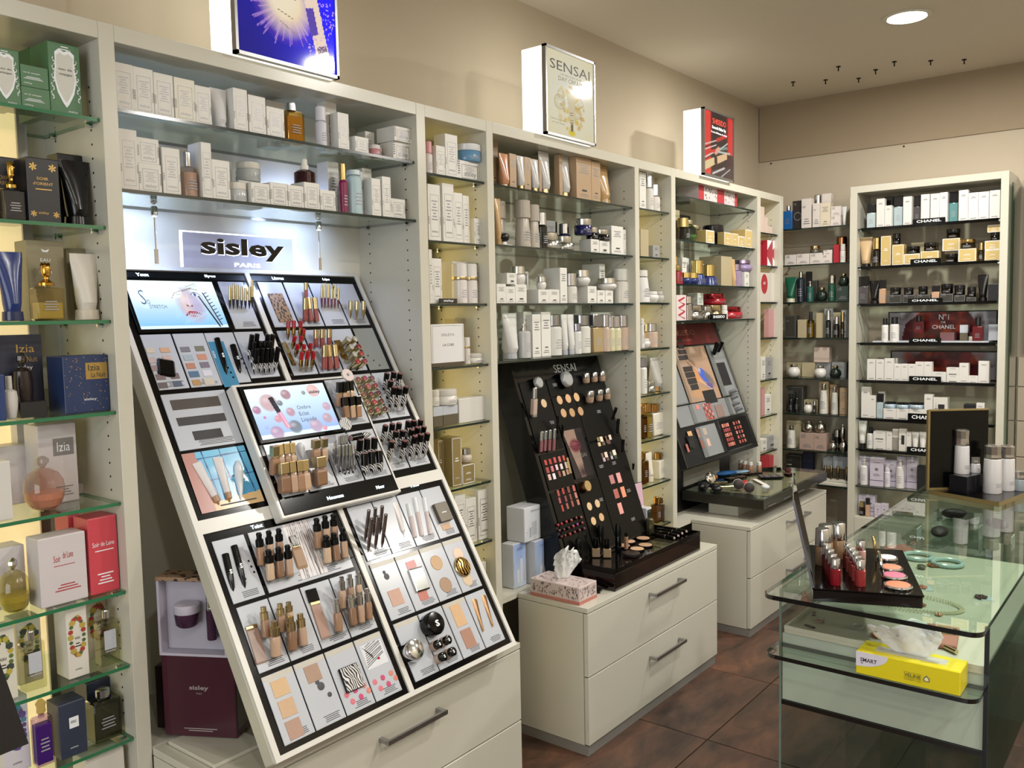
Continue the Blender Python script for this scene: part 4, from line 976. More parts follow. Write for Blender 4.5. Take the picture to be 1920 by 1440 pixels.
PANS=[
('SI','r',0.1321,1.0507,0.0224,0.0142,'c0b4a0'),
('SI','r',0.1724,1.0503,0.0275,0.0146,'c09878'),
('SI','r',0.1291,1.0232,0.0213,0.0175,'b0a09c'),
('SI','r',0.1705,1.0265,0.0239,0.0162,'b8a098'),
('SI','r',0.1275,0.9999,0.0188,0.0158,'8c7878'),
('SI','r',0.1709,1.0002,0.0238,0.0163,'a89088'),
('SI','r',0.1353,0.9736,0.0247,0.0163,'746060'),
('SI','r',0.1743,0.9738,0.0238,0.0164,'685c60'),
('SI','r',0.1334,0.9497,0.0246,0.0164,'5c5050'),
('SI','r',0.1743,0.9511,0.0237,0.0166,'485468'),
('SI','r',0.2296,1.0495,0.0267,0.0155,'706c74'),
('SI','r',0.2722,1.0502,0.0274,0.0157,'686858'),
('SI','r',0.2298,1.0248,0.0279,0.0167,'98a4ac'),
('SI','r',0.2698,1.025,0.0269,0.0172,'b88068'),
('SI','r',0.2282,0.9997,0.0262,0.0167,'a8745c'),
('SI','r',0.2692,1.0005,0.0269,0.017,'6c6470'),
('SI','r',0.2291,0.975,0.0291,0.0177,'486480'),
('SI','r',0.2683,0.9752,0.0268,0.0171,'c4c4cc'),
('SI','r',0.2275,0.95,0.0245,0.0169,'a48050'),
('SI','r',0.265,0.9503,0.0303,0.0209,'b8b0a0'),
('SI','r',0.2053,0.8922,0.1373,0.0282,'403830'),
('SI','r',0.2053,0.8447,0.1368,0.0225,'302e30'),
('SI','r',0.2071,0.8023,0.0812,0.0247,'2c2a2c'),
('SI','r',0.1581,0.1499,0.044,0.0391,'c8a880'),
('SI','r',0.1582,0.1015,0.042,0.0401,'c0a080'),
('SI','r',0.1572,0.0523,0.0403,0.0424,'a88878'),
('SI','r',0.2532,0.1513,0.0421,0.0402,'a08470'),
('SI','r',0.5835,0.2532,0.0448,0.0447,'c09c8c'),
('SI','r',0.6795,0.3246,0.0365,0.0215,'d8a0a0'),
('SI','r',0.6789,0.2331,0.0343,0.0291,'b87468'),
('SI','r',0.8701,0.4013,0.0378,0.0198,'c0a080'),
('SI','r',0.7744,0.1448,0.043,0.0642,'c8a47c'),
('SI','r',0.7764,0.0748,0.0444,0.0546,'a07864'),
('SI','o',0.7747,0.3068,0.0211,0.0211,'c0a07c'),
('SI','o',0.7747,0.238,0.0215,0.0215,'a0846c'),
('SI','o',0.8716,0.3116,0.0187,0.0187,'e0c4b0'),
('SI','o',0.8663,0.2308,0.0185,0.0185,'c8b498'),
('SE','o',1.7481,0.6391,0.0166,0.0166,'c8ac88'),
('SE','o',1.8587,0.6426,0.0174,0.0174,'c8a078'),
('SE','o',1.9211,0.6437,0.0177,0.0177,'c8a078'),
('SE','o',1.983,0.6443,0.0179,0.0179,'c8a478'),
('SE','o',1.8603,0.5871,0.0174,0.0174,'c09870'),
('SE','o',1.9198,0.583,0.0176,0.0176,'b08c60'),
('SE','o',1.9828,0.5826,0.0179,0.0179,'b08c68'),
('SE','r',2.0509,0.451,0.0158,0.0183,'807050'),
('SE','r',2.0755,0.4493,0.0214,0.022,'d8ccb0'),
('SE','r',2.049,0.4298,0.0202,0.0169,'c8b490'),
('SE','r',2.0817,0.4296,0.0204,0.017,'604c3c'),
('SE','r',2.113,0.442,0.0104,0.0323,'705040'),
('SE','r',2.144,0.4489,0.0185,0.0218,'d8c4b4'),
('SE','r',2.1252,0.4312,0.0233,0.0195,'604038'),
('SE','r',2.0472,0.3814,0.0148,0.0203,'685850'),
('SE','r',2.076,0.3804,0.0208,0.0233,'e0c8b4'),
('SE','r',2.0519,0.3625,0.0168,0.0166,'b8a0a8'),
('SE','r',2.0806,0.3614,0.018,0.0148,'584038'),
('SE','r',2.1132,0.3792,0.0148,0.0185,'505048'),
('SE','r',2.1423,0.3809,0.0238,0.0232,'e0d4bc'),
('SE','r',2.113,0.3628,0.0147,0.0144,'b0b0c0'),
('SE','r',2.1425,0.3617,0.0209,0.0174,'304028'),
('SE','r',1.6533,0.4084,0.0147,0.0207,'b04038'),
('SE','r',1.6829,0.4081,0.0163,0.0218,'a03830'),
('SE','r',1.7146,0.4096,0.016,0.023,'b04848'),
('SE','r',1.7467,0.4087,0.0144,0.023,'b85850'),
('SE','r',1.7756,0.409,0.0127,0.0217,'b85048'),
('SE','r',1.6519,0.378,0.0184,0.0232,'984038'),
('SE','r',1.6832,0.3787,0.0158,0.0229,'c87078'),
('SE','r',1.7141,0.3802,0.0147,0.0218,'e0b8c0'),
('SE','r',1.7453,0.3792,0.0149,0.0219,'e0c8cc'),
('SE','r',1.7774,0.3795,0.0129,0.0267,'c0a898'),
('SE','r',1.652,0.3502,0.0167,0.023,'d0a8a0'),
('SE','r',1.6822,0.3491,0.0169,0.0232,'e8d8dc'),
('SE','r',1.7197,0.3525,0.0142,0.0229,'804840'),
('SE','r',1.7487,0.3507,0.0153,0.0213,'b89880'),
('SE','r',1.7746,0.3523,0.0142,0.0212,'a88070'),
('SE','o',1.8531,0.1965,0.0155,0.0155,'d0b48c'),
('SE','o',1.9125,0.1977,0.0157,0.0157,'d0b48c'),
('SE','o',1.8522,0.1364,0.0155,0.0155,'d0b084'),
('SE','o',1.9137,0.1402,0.0157,0.0157,'c8a478'),
('SE','r',1.6774,0.2819,0.0131,0.0245,'984840'),
('SE','r',1.711,0.2841,0.014,0.0233,'a03830'),
('SE','r',1.7479,0.2837,0.0142,0.0235,'7c4038'),
('SE','r',1.7851,0.2834,0.0144,0.0237,'b86058'),
('SE','r',1.6738,0.2537,0.0138,0.0232,'984850'),
('SE','r',1.7143,0.2533,0.0127,0.024,'804048'),
('SE','r',1.7482,0.2544,0.0121,0.0247,'804438'),
('SE','r',1.7854,0.2545,0.0144,0.0238,'b87870'),
('SE','r',1.677,0.2225,0.0108,0.0262,'b04438'),
('SE','r',1.7117,0.2245,0.0126,0.0231,'a05850'),
('SE','r',1.7475,0.2272,0.0128,0.0242,'905048'),
('SE','r',1.7871,0.2262,0.0151,0.0224,'b87464'),
('SE','r',2.0663,0.2739,0.033,0.0377,'b07878'),
('SE','r',2.1221,0.2721,0.0313,0.0427,'d89894'),
('SE','r',2.0674,0.2116,0.0338,0.0397,'a86058'),
('SE','r',2.1231,0.2095,0.0301,0.045,'e09070'),
('SE','r',2.0665,0.1479,0.0307,0.0465,'d89890'),
('SH','r',3.0984,0.6465,0.0433,0.024,'302a2c'),
('SH','r',3.0862,0.6152,0.0612,0.0249,'302a2c'),
('SH','r',3.082,0.5847,0.0877,0.0245,'383034'),
('SH','r',3.0718,0.5536,0.1017,0.0257,'383034'),
('SH','r',3.0793,0.4894,0.1005,0.0285,'302c2c'),
('SH','r',3.0817,0.4579,0.1041,0.0292,'302c2c'),
('SH','r',3.082,0.4238,0.0991,0.0312,'302c2c'),
('SH','r',3.0847,0.3905,0.0847,0.0306,'302c2c'),
('SH','r',3.4763,0.4365,0.1048,0.133,'1c1c20'),
('SH','r',3.2182,0.3262,0.1387,0.0722,'202020'),
('SH','r',2.8678,0.1614,0.0428,0.0261,'c8a074'),
('SH','r',2.8512,0.1201,0.0539,0.0658,'201e20'),
('SH','r',2.9564,0.1523,0.0255,0.042,'b89080'),
('SH','r',3.0293,0.154,0.0379,0.0368,'a89c90'),
('SH','r',2.9598,0.0954,0.0255,0.0421,'a87060'),
('SH','r',3.0298,0.095,0.0319,0.0399,'c8a898'),
('SH','r',2.7985,0.0962,0.021,0.0405,'a06058'),
('SH','r',3.0421,0.284,0.0349,0.0252,'c88078'),
]

# ------------------------------------------------------------------ room
wallm=M('wall_paint','b5a995',.85,noise=.03,scale=6,bump=.05); wallb=M('wall_paint_back','b5a995',.85,noise=.03,scale=6); ceilm=M('ceiling_paint','cec5b5',.9,noise=.02,scale=4)
grout=M('grout','3a2a24',.9)
mb=MB().box(-3.5,4.5,-3.6,.33,-.1,-.006); floor=struct('floor',mb,grout)
def slate():
    m=bpy.data.materials.new('brown_slate_tile'); m.use_nodes=True; nt=m.node_tree; n=nt.nodes; l=nt.links; p=n['Principled BSDF']
    tc=n.new('ShaderNodeTexCoord'); oi=n.new('ShaderNodeObjectInfo'); ad=n.new('ShaderNodeVectorMath'); sc_=n.new('ShaderNodeVectorMath'); sc_.operation='SCALE'; sc_.inputs['Scale'].default_value=9
    cb=n.new('ShaderNodeCombineXYZ'); l.new(oi.outputs['Random'],cb.inputs[0]); l.new(oi.outputs['Random'],cb.inputs[2]); l.new(cb.outputs[0],sc_.inputs[0]); l.new(tc.outputs['Object'],ad.inputs[0]); l.new(sc_.outputs[0],ad.inputs[1])
    mp=n.new('ShaderNodeMapping'); mp.inputs['Scale'].default_value=(2,5,2); mp.inputs['Rotation'].default_value=(0,0,.5); l.new(ad.outputs[0],mp.inputs[0])
    a=n.new('ShaderNodeTexNoise'); a.inputs['Scale'].default_value=1.6; a.inputs['Detail'].default_value=10; a.inputs['Roughness'].default_value=.68; a.inputs['Distortion'].default_value=.4; l.new(mp.outputs[0],a.inputs[0])
    cr=n.new('ShaderNodeValToRGB'); e=cr.color_ramp.elements; e[0].position=.3; e[0].color=(*lin('241915'),1); e[1].position=.78; e[1].color=(*lin('80543e'),1); e.new(.45).color=(*lin('46332a'),1); e.new(.58).color=(*lin('5c4032'),1)
    l.new(a.outputs[0],cr.inputs[0]); l.new(cr.outputs[0],p.inputs['Base Color']); p.inputs['Roughness'].default_value=.42
    b=n.new('ShaderNodeBump'); b.inputs['Strength'].default_value=.25; b.inputs['Distance'].default_value=.003; l.new(a.outputs[0],b.inputs['Height']); l.new(b.outputs[0],p.inputs['Normal']); return m
sl=slate(); tme=MB().bbox(-.298,.298,-.298,.298,-.006,0,.0015).mesh('floor_tile',sl)
for i in range(-5,6):
    for j in range(-5,2):
        x=1.79+.3+.6*i; y=-.585+.3+.6*j
        if x-.3>=-3.5 and x+.3<=4.5 and y-.3>-3.6 and y<.3: link('floor_tile',tme,floor,(x,y,0))
struct('ceiling',MB().box(-3.5,4.5,-3.6,.33,2.865,2.95).box(2.56,2.822,-.4285,-.4275,2.8645,2.8655).box(2.8215,2.8225,-1.3,-.4275,2.8645,2.8655),ceilm)
struct('wall_left',MB().box(-3.5,4.5,.32,.42,0,2.865).box(-3.5,.04,.30,.32,0,2.865),wallm)
wb=struct('wall_back',MB().box(4.45,4.55,-3.6,.32,0,2.865),wallb)
part('upper_band',MB().box(4.438,4.45,-3.6,.315,2.515,2.865),M('wall_band_paint','978770',.85,noise=.03,scale=6),wb)
for (y,z) in ((.24,2.5),(-.56,2.5),(-1.25,2.5)): part('wall_plug',MB().cyl((4.45,y,z),(4.447,y,z),.005),blackm,wb)
struct('wall_right',MB().box(-3.5,4.5,-3.7,-3.6,0,2.865),wallm)
struct('wall_near',MB().box(-3.6,-3.5,-3.6,-3.3,0,2.865).box(-3.6,-3.5,-.5,.32,0,2.865).box(-3.6,-3.5,-3.3,-.5,2.6,2.865).box(-3.6,-3.5,-3.3,-.5,0,.35),wallm)
w1=struct('window_1',MB().box(-3.56,-3.5,-3.3,-3.25,.35,2.6).box(-3.56,-3.5,-.55,-.5,.35,2.6).box(-3.56,-3.5,-1.95,-1.9,.35,2.6).box(-3.56,-3.5,-3.3,-.5,.35,.4).box(-3.56,-3.5,-3.3,-.5,2.55,2.6),steel)
part('pane',MB().box(-3.54,-3.53,-3.25,-.55,.4,2.55),gsheet,w1)
# plaster panels and window strip right of the far unit, set into the back wall
for (z0,z1) in ((.3,.72),(.725,.92),(.925,1.11),(1.115,1.28)): part('wall_panel',MB().bbox(4.44,4.45,-1.9,-1.17,z0,z1,.002),wallb,wb)
sw=tag(empty('shop_window',(4.44,-1.32,1.3)),'dark window with silver beaded strings beside the far right shelving','window')
part('frame',MB().box(-.02,.0,-.3,-.28,0,.95).box(-.02,0,.1,.12,0,.95).box(-.02,0,-.3,.12,0,.02).box(-.02,0,-.3,.12,.93,.95),white,sw)
part('dark_pane',MB().box(-.004,.004,-.28,.1,.02,.93),M('dusk_glass','2a3038',.1),sw)
bm_=MB()
for k in range(7):
    for q in range(34): bm_.lathe([(0.0005,-.009),(.008,-.003),(.008,.003),(.0005,.009)],6,0,(-.03-.006*(k%2),.06-.05*k,.05+.026*q))
part('bead_string',bm_,silver,sw)
# ceiling fittings
for i,(x,y) in enumerate(LAMPS):
    o=tag(empty('ceiling_downlight',(x,y,2.865)),'round recessed ceiling downlight glowing warm white' if i==0 else ['','second','third','fourth','fifth','sixth','seventh','eighth'][i]+' recessed downlight from the far wall, out of view','downlight','ceiling downlights')
    part('trim_ring',MB().lathe([(.105,0),(.105,-.004),(.085,-.006),(.085,0)],32),white,o,True)
    part('lens',MB().lathe([(.07,0),(.082,-.002),(.07,-.009),(.001,-.012)],32),M('lit_lens','fff6e4',.5,emit=14,noise=.01),o,True)
for i,(x,y) in enumerate(((3.985,-.074),(4.069,-.231),(3.843,-.375),(4.165,-.385),(4.049,-.51),(3.957,-.631),(4.07,-.784),(4.172,-.925))):
    tag(part('ceiling_hook',MB().cyl((0,0,0),(0,0,-.004),.012).cyl((0,0,-.004),(0,0,-.022),.003).cyl((-.006,0,-.022),(.006,0,-.022),.003),blackm,None,False,(x,y,2.865)),'small dark screw hook in the ceiling, %s from the left wall'%['first','second','third','fourth','fifth','sixth','seventh','eighth'][i],'hook','screw hooks in the ceiling')
# ------------------------------------------------------------------ shelving
BO=[]
H=2.228; PX=[-.0363,0,.9686,1.0074,1.31,1.3452,2.3144,2.3498,2.6479,2.6886,3.654,3.6979,3.9852,4.035]
def holes(ys,zs,x,s):
    m=MB()
    for y in ys:
        for z in zs: m.cyl((x,y,z),(x+s*.0006,y,z),.0028,n=6)
    return m
amber2=M('amber_light_panel_narrow','f6d894',.5,emit=1.7,noise=.02)
amber=M('amber_light_panel','f6dca0',.5,emit=.75,noise=.02)
ORD=['top','second','third','fourth','fifth','sixth','seventh','eighth','ninth']
BAYS={'L':('warm-lit left bay',[2.016,1.776,1.563,1.353,1.14,.929,.751,.573,.36]),'B':('lit-sign bay',[2.047,1.865]),'N':('first narrow bay',[2.02,1.805,1.6,1.39,1.19,.975,.762,.56]),
'S':('black-display bay',[2.02,1.81,1.601,1.394]),'M':('second narrow bay',[2.023,1.811,1.604,1.396,1.186,.977,.767,.56]),'R':('red-display bay',[2.116,1.906,1.694,1.517]),'Q':('third narrow bay',[2.003,1.818,1.609,1.403,1.16,.949,.737,.52]),
'H':('far corner bay',[2.05,1.833,1.607,1.39,1.147,.928,.705,.5]),'C':('far right bay',[2.02,1.8,1.586,1.362,1.144,.922,.74,.52])}
def shelf(key,i,z,x0,x1,par,edge=gedge,t=.008,yb=.284):
    m=MB(); 
    y0=.012
    # slab with its polished front edge as a second material
    v=[(x0,y0,z-t),(x1,y0,z-t),(x1,yb,z-t),(x0,yb,z-t),(x0,y0,z),(x1,y0,z),(x1,yb,z),(x0,yb,z)]
    m.add(v,[(0,3,2,1),(4,5,6,7)],0); m.add(v,[(0,1,5,4),(1,2,6,5),(2,3,7,6),(3,0,4,7)],1)
    o=part('glass_shelf',m,[gsheet,edge],par)
    for (x,s) in((x0,1),(x1,-1)):
        for y in(.05,.23): part('shelf_pin',MB().cyl((x-s*.002,y,z-t-.004),(x+s*.012,y,z-t-.004),.004,n=8),chrome,o)
    return o
def place_B(objs):
    for o in objs: o.matrix_world=Matrix.Translation((4.184,0,0))@Matrix.Rotation(-PI/2,4,'Z')
def bay(name,label,x0,x1,wide,lit=0,left=None,base=True,top=H,frame='A',post=.0355,hd=.038,openfront=False):
    o=empty(name); tag(o,label,'shelving')
    part('back_panel',MB().box(x0,x1,.285,.297,0,top-.03),backw,o)
    part('side_panel',MB().bbox(x1,x1+post,0,.297,0,top,.001),white,o)
    if left: part('side_panel',MB().bbox(x0-left,x0,0,.297,0,top,.001),white,o)
    if not openfront: part('header_panel',MB().bbox(x0,x1,.0005,.297,top-hd,top,.001),white,o)
    zs=[.62+.032*k for k in range(47) if .62+.032*k<top-.08]
    part('pin_holes',holes((.055,.232),zs,x1-.0002,-1),blackm,o)['kind']='stuff'
    if wide: part('base_shelf',MB().box(x0,x1,.003,.285,.515,.535),white,o)
    if lit:
        e=x1-(.075 if x0<-.5 else .045)
        part('light_panel',MB().box(x0+.01,e,.270,.284,.1,top-.09),amber if x0<-.5 else amber2,o)
        part('metal_strip',MB().box(e,e+.022,.262,.284,.05,top-.04),steel,o)
    if frame=='B': place_B([o])
    return o
BO+=[bay('shelving_bay','warm-lit white shelving bay of perfumes at far left',-1.0,PX[0],False,1,.0355,post=.0363)]
BO+=[bay('shelving_bay','wide white shelving bay holding the glowing brand sign and white tester display',PX[1],PX[2],True,post=PX[3]-PX[2])]
BO+=[bay('shelving_bay','narrow white bay right of the white tester display',PX[3],PX[4],False,1,post=PX[5]-PX[4])]
BO+=[bay('shelving_bay','wide white bay holding the black tester display',PX[5],PX[6],True,post=PX[7]-PX[6])]
BO+=[bay('shelving_bay','narrow white bay right of the black tester display',PX[7],PX[8],False,1,post=PX[9]-PX[8])]
BO+=[bay('shelving_bay','wide white bay holding the red-topped tester display',PX[9],PX[10],True,post=PX[11]-PX[10])]
BO+=[bay('shelving_bay','narrow white bay of red boxes beside the room corner',PX[11],PX[12],False,1,post=PX[13]-PX[12])]
# bays on the back wall: built along x, turned to face down the room (local x -> -y, local y -> +x)
BO+=[bay('shelving_bay','open white corner bay of green and white skincare on the back wall',-.12,.3395,False,0,top=2.2,frame='B',post=.0002,openfront=True)]
BO+=[bay('shelving_bay','tall white bay with black shelf labels on the back wall',.3777,1.1086,False,0,.0382,top=2.262,frame='B',post=.037)]
spans={'L':(-.996,PX[0]-.003),'B':(PX[1]+.003,PX[2]-.003),'N':(PX[3]+.003,PX[4]-.003),'S':(PX[5]+.003,PX[6]-.003),'M':(PX[7]+.003,PX[8]-.003),'R':(PX[9]+.003,PX[10]-.003),'Q':(PX[11]+.003,PX[12]-.003),'H':(-.11,.337),'C':(.381,1.106)}
for k,(nm,zs) in BAYS.items():
    for i,z in enumerate(zs): shelf(k,i,z,*spans[k],BO['LBNSMRQHC'.index(k)],edge=gedgeg if k=='L' else gedge)
part('base_box',MB().bbox(.379,1.107,.0,.284,0,.334,.001),white,BO[8])
# black price rails under the labels of the far right bay
for i,z in enumerate(BAYS['C'][1][:7]):
    o=tag(part('shelf_rail',MB().bbox(.40,1.10,.004,.010,z-.014,z+.002,.0008),black),'black price rail along the %s shelf of the far right bay'%ORD[i],'rail','black price rails'); place_B([o])
# glass screen at the right end of the far bay
gs=tag(part('glass_screen',MB().box(4.2,4.45,-1.165,-1.157,.3,2.2),glass('screen_glass','c8d2cc',.02,1.4)),'clear glass screen at the right end of the far shelving','screen')
# ------------------------------------------------------------------ drawer cabinets
def handle(parent,x0,x1,z):
    m=MB().box(x0,x1,-.345,-.337,z-.006,z+.006).box(x0,x0+.012,-.338,-.309,z-.005,z+.005).box(x1-.012,x1,-.338,-.309,z-.005,z+.005)
    return part('handle',m,steel,parent)
def cabinet(label,x0,x1,hx,hz):
    o=tag(empty('drawer_cabinet',(0,0,0)),label,'cabinet')
    part('body',MB().bbox(x0,x1,-.289,-.003,.037,.515,.001).box(x0,x0+.0005,-.289,-.288,.037,.5),white,o)
    part('top_panel',MB().bbox(x0,x1,-.309,-.003,.517,.535,.001),white,o)
    part('plinth',MB().box(x0+.002,x1-.01,-.303,-.003,0,.036),M('grey_plinth','7c7873',.5,noise=.03),o)
    for k,(z0,z1) in enumerate(((.288,.513),(.040,.283))):
        d=part('drawer_front',MB().bbox(x0+.0015,x1-.0015,-.309,-.291,z0,z1,.001),white,o); handle(d,*hx,hz[k])
    return o
cabinet('white two-drawer cabinet under the white tester display',.0,1.049,(.447,.673),(.463,.21))
cabinet('white two-drawer cabinet under the black tester display',1.431,2.4677,(1.858,2.108),(.472,.22))
cabinet('white two-drawer cabinet under the red-topped display',2.834,3.9,(3.283,3.558),(.473,.219))
# ------------------------------------------------------------------ light boxes with backlit posters
def lightbox(x0,x1,z1,cv,label,lines):
    o=tag(empty('light_box',(0,0,0)),label,'light box')
    part('housing',MB().bbox(x0+.002,x1-.002,-.008,.09,H+.003,z1-.003,.002),M('lit_housing','fffdf2',.4,emit=2.2,noise=.005),o)
    fr=MB()
    for a in ((x0,x0+.008,H+.001,z1),(x1-.008,x1,H+.001,z1),(x0,x1,H+.001,H+.010),(x0,x1,z1-.009,z1)): fr.box(a[0],a[1],-.024,-.006,a[2],a[3])
    part('frame',fr,steel,o)
    link('poster',cv.mesh('poster',lambda u,v:(x0+.008+u*(x1-x0-.016),-.0185,H+.010+v*(z1-H-.019)),paintmat('backlit_print',.85,.06)),o)
    m=MB(); fn=lambda a,b:(x0+a*(x1-x0),-.0192,H+b*(z1-H))
    for (s,u0,v0,u1,v1,mi,off) in lines: addtext(m,s,fn,u0,v0,u1,v1,mi,off)
    if lines: part('lettering',m,[M('poster_ink_dark','2c2c22',.5),M('poster_ink_white','ffffff',.5,emit=1),M('poster_ink_red','ff5040',.5,emit=.9),M('poster_ink_olive','6c6020',.5)],o)
c1=CV(110,110,'1208e0'); c1.a=c1.a*(.22+.9*np.clip((c1.X)**2+.2*(1-c1.Y),0,1.3))[...,None]
c1.ell(.36,.1,.34,.36,'20c8e8',.9,.9,.3)
c1.a*=1.6
for k in range(60):
    a=rnd.uniform(0,2*PI); r=rnd.uniform(.25,.42)
    c1.line(.5,.55,.5+r*math.cos(a),.57+r*.85*math.sin(a),.006,'d8a8f0',.6)
c1.ell(.5,.56,.36,.32,'b070e0',.8,.9); c1.ell(.5,.56,.3,.27,'ffe8c0',1,.6); c1.ell(.46,.5,.2,.2,'fff0d0',1,.4)
c1.poly([(.66,.42),(.8,.40),(.93,.86),(.8,.92)],'ffe6d0'); c1.poly([(.69,.55),(.77,.53),(.82,.72),(.74,.75)],'6048b8'); c1.poly([(.67,.44),(.76,.42),(.77,.46),(.68,.48)],'583058'); c1.poly([(.80,.82),(.9,.79),(.91,.83),(.81,.87)],'583058')
for a in ((.08,.02,.42,.2),(.1,.2,.42,.42),(.08,.02,.1,.2),(.2,.04,.24,.12),(.24,.12,.42,.24),(.1,.0,.42,.1)): c1.line(*a,.008,'ffd0ff')
for a in ((.4,.62,.55,.66),(.42,.7,.6,.78),(.4,.46,.6,.52)): c1.line(*a,.004,'a89078')
for k in range(120): 
    a=rnd.uniform(-.9,1.1); r=rnd.uniform(.36,.5); c1.ell(.5+r*math.cos(a),.55+r*.8*math.sin(a),.007,.007,'e0b8f8',.8)
c2=CV(90,110,'fff4c8'); c2.ell(.5,.5,.7,.65,'fffdf0',1,1)
for k in range(70):
    a=rnd.uniform(0,2*PI); r=rnd.uniform(.06,.3); x=.5+r*math.cos(a);y=.66+r*1.05*math.sin(a)
    c2.ell(x,y,rnd.uniform(.02,.07),rnd.uniform(.015,.05),rnd.choice(['f8e080','f0c850','fff0b8','f8d8a0','d0c060','e8b860']),.75,.5,a)
for (x,y,r) in ((.27,.6,.11),(.3,.5,.07),(.63,.68,.09),(.7,.55,.07)):
    for k in range(5): c2.ring(x,y,r*(1-k*.18),r*.8*(1-k*.18),.08,'d8a840' if k%2 else 'b09838',.6)
c2.ell(.52,.94,.09,.05,'f8e000',.9,.4); c2.poly([(.42,.46),(.6,.46),(.57,.82),(.47,.82)],'efe0b8'); c2.poly([(.49,.82),(.56,.82),(.555,.93),(.495,.93)],'c8b890'); c2.rect(.515,.84,.53,.92,'403820')
for k in range(6): c2.rect(.48,.66+.03*k,.56,.668+.03*k,'a89870')
c2.a*=.78
c3=CV(80,100,'b02018'); c3.rect(.25,0,.8,1,'2c1410'); 
for k in range(12): c3.rect(.25-.02*k/2,0,.27,1,'6c1812',.15); c3.rect(.78,0,.8+.02*k/2,1,'6c1812',.15)
c3.rect(0,0,.22,1,'f03c30'); c3.rect(.84,0,1,.6,'e82820'); c3.rect(.6,.6,1,1,'30181a',.9)
for (a,h,t) in (((0,.55,.45,.42),'e8d0c8',.012),((0,.6,.4,.46),'201818',.012),((0,.63,.42,.50),'f0e0d8',.01),((.45,.42,.78,.3),'d83028',.035),((0,.76,.45,.58),'f0dcd8',.014),((0,.79,.42,.62),'201818',.01),((.48,.56,.8,.5),'78908c',.03),((.45,.6,.82,.42),'d8dcd0',.012),((.4,.62,.5,.56),'f0b090',.05),((.5,.6,.9,.58),'c8d0c8',.02),((0,.68,.36,.60),'e03028',.03)): c3.line(*a,t,h)
c3.poly([(0,.82),(.42,.68),(.42,.8),(0,.96)],'f0d8a0'); c3.poly([(.34,.7),(.46,.66),(.48,.78),(.36,.82)],'3a1a18'); c3.poly([(.44,.68),(.8,.58),(.8,.68),(.46,.8)],'f0c898'); c3.line(.3,.97,.7,.84,.02,'d8d0d0'); c3.line(.6,.99,.9,.84,.012,'c0c0c0')
lightbox(.305,.64,2.60,c1,'glowing blue poster light box on top of the shelving, leftmost',[])
lightbox(1.633,1.969,2.556,c2,'glowing cream floral poster light box reading SENSAI',[('SENSAI',.1,.76,.9,.87,0,.0),('UV PROTECTIVE',.3,.715,.72,.735,3,0),('DAY CREAM',.26,.65,.74,.70,3,0),('Natural protection',.1,.19,.4,.21,0,0),('and daily beauty',.12,.15,.38,.17,0,0)])
lightbox(2.944,3.29,2.554,c3,'glowing red make-up poster light box reading SHISEIDO',[('SHISEIDO',.3,.81,.74,.89,2,-.01),('Smooth Make Up',.28,.72,.74,.78,1,.01),('A new brilliance of colour',.25,.67,.78,.7,1,0)])
# ------------------------------------------------------------------ illuminated brand sign and its two spotlights
sg=tag(empty('illuminated_sign',(0,0,0)),'edge-lit clear acrylic sign reading sisley PARIS above the white display','sign')
part('acrylic_plate',MB().box(.232,.598,.150,.156,1.700,1.795),glass('lit_acrylic','eef0ff',.05,1.0),sg)
e_=M('lit_edge','dfe6ff',.4,emit=3,noise=.01)
part('lit_edge',MB().box(.232,.2345,.148,.158,1.70,1.795).box(.5955,.598,.148,.158,1.70,1.795).box(.232,.598,.148,.158,1.7925,1.795),e_,sg)
m=MB(); fn=lambda a,b:(.232+a*.366,.1485,1.70+b*.095); addtext(m,'sisley',fn,.15,.24,.89,.87,0,.035); part('brand_lettering',m,black,sg)
m=MB(); addtext(m,'sisley',lambda a,b:(.232+a*.366+.0025,.1495,1.70+b*.095-.002),.15,.24,.89,.87,0,.035); part('letter_rim',m,e_,sg)
m=MB(); addtext(m,'PARIS',fn,.43,.05,.66,.17,0,.01); part('city_lettering',m,e_,sg)
for i,x in enumerate((.150,.672)):
    o=tag(empty('spotlight',(x,.13,1.70)),('left' if i==0 else 'right')+' thin chrome twin spotlight beside the glowing brand sign','lamp','spotlights beside the brand sign')
    part('stem',MB().cyl((0,0,.004),(0,0,.12),.0022).cyl((-.004,0,.004),(-.004,0,.04),.0018).cyl((.004,0,.004),(.004,0,.04),.0018),chrome,o)
    for k,(z0,z1) in enumerate(((.122,.148),(.152,.178))):
        h=part('lamp_head',MB().lathe([(.004,z0),(.0085,z0+.004),(.0085,z1-.003),(.006,z1)],12),chrome,o,True)
        part('led_lens',MB().lathe([(.0005,z0-.001 if k==0 else z1),(.006,z0 if k==0 else z1+.001),(.0005,z0+.001 if k==0 else z1+.002)],10),M('led_glow','e8eeff',.5,emit=25,noise=.01),h)
    for zz,rx,kk in ((1.872,PI*.93,.25),(1.868,PI*.42,1),(1.82,PI*.06,.5)):
        l=bpy.data.lights.new('led','SPOT'); l.energy=4*kk; l.color=(.5,.6,1); l.spot_size=2.4; l.spot_blend=.6; l.shadow_soft_size=.01
        lo=bpy.data.objects.new('led',l); lo.location=(x,.13+.012,zz); lo.rotation_euler=(rx,0,0); col.objects.link(lo)
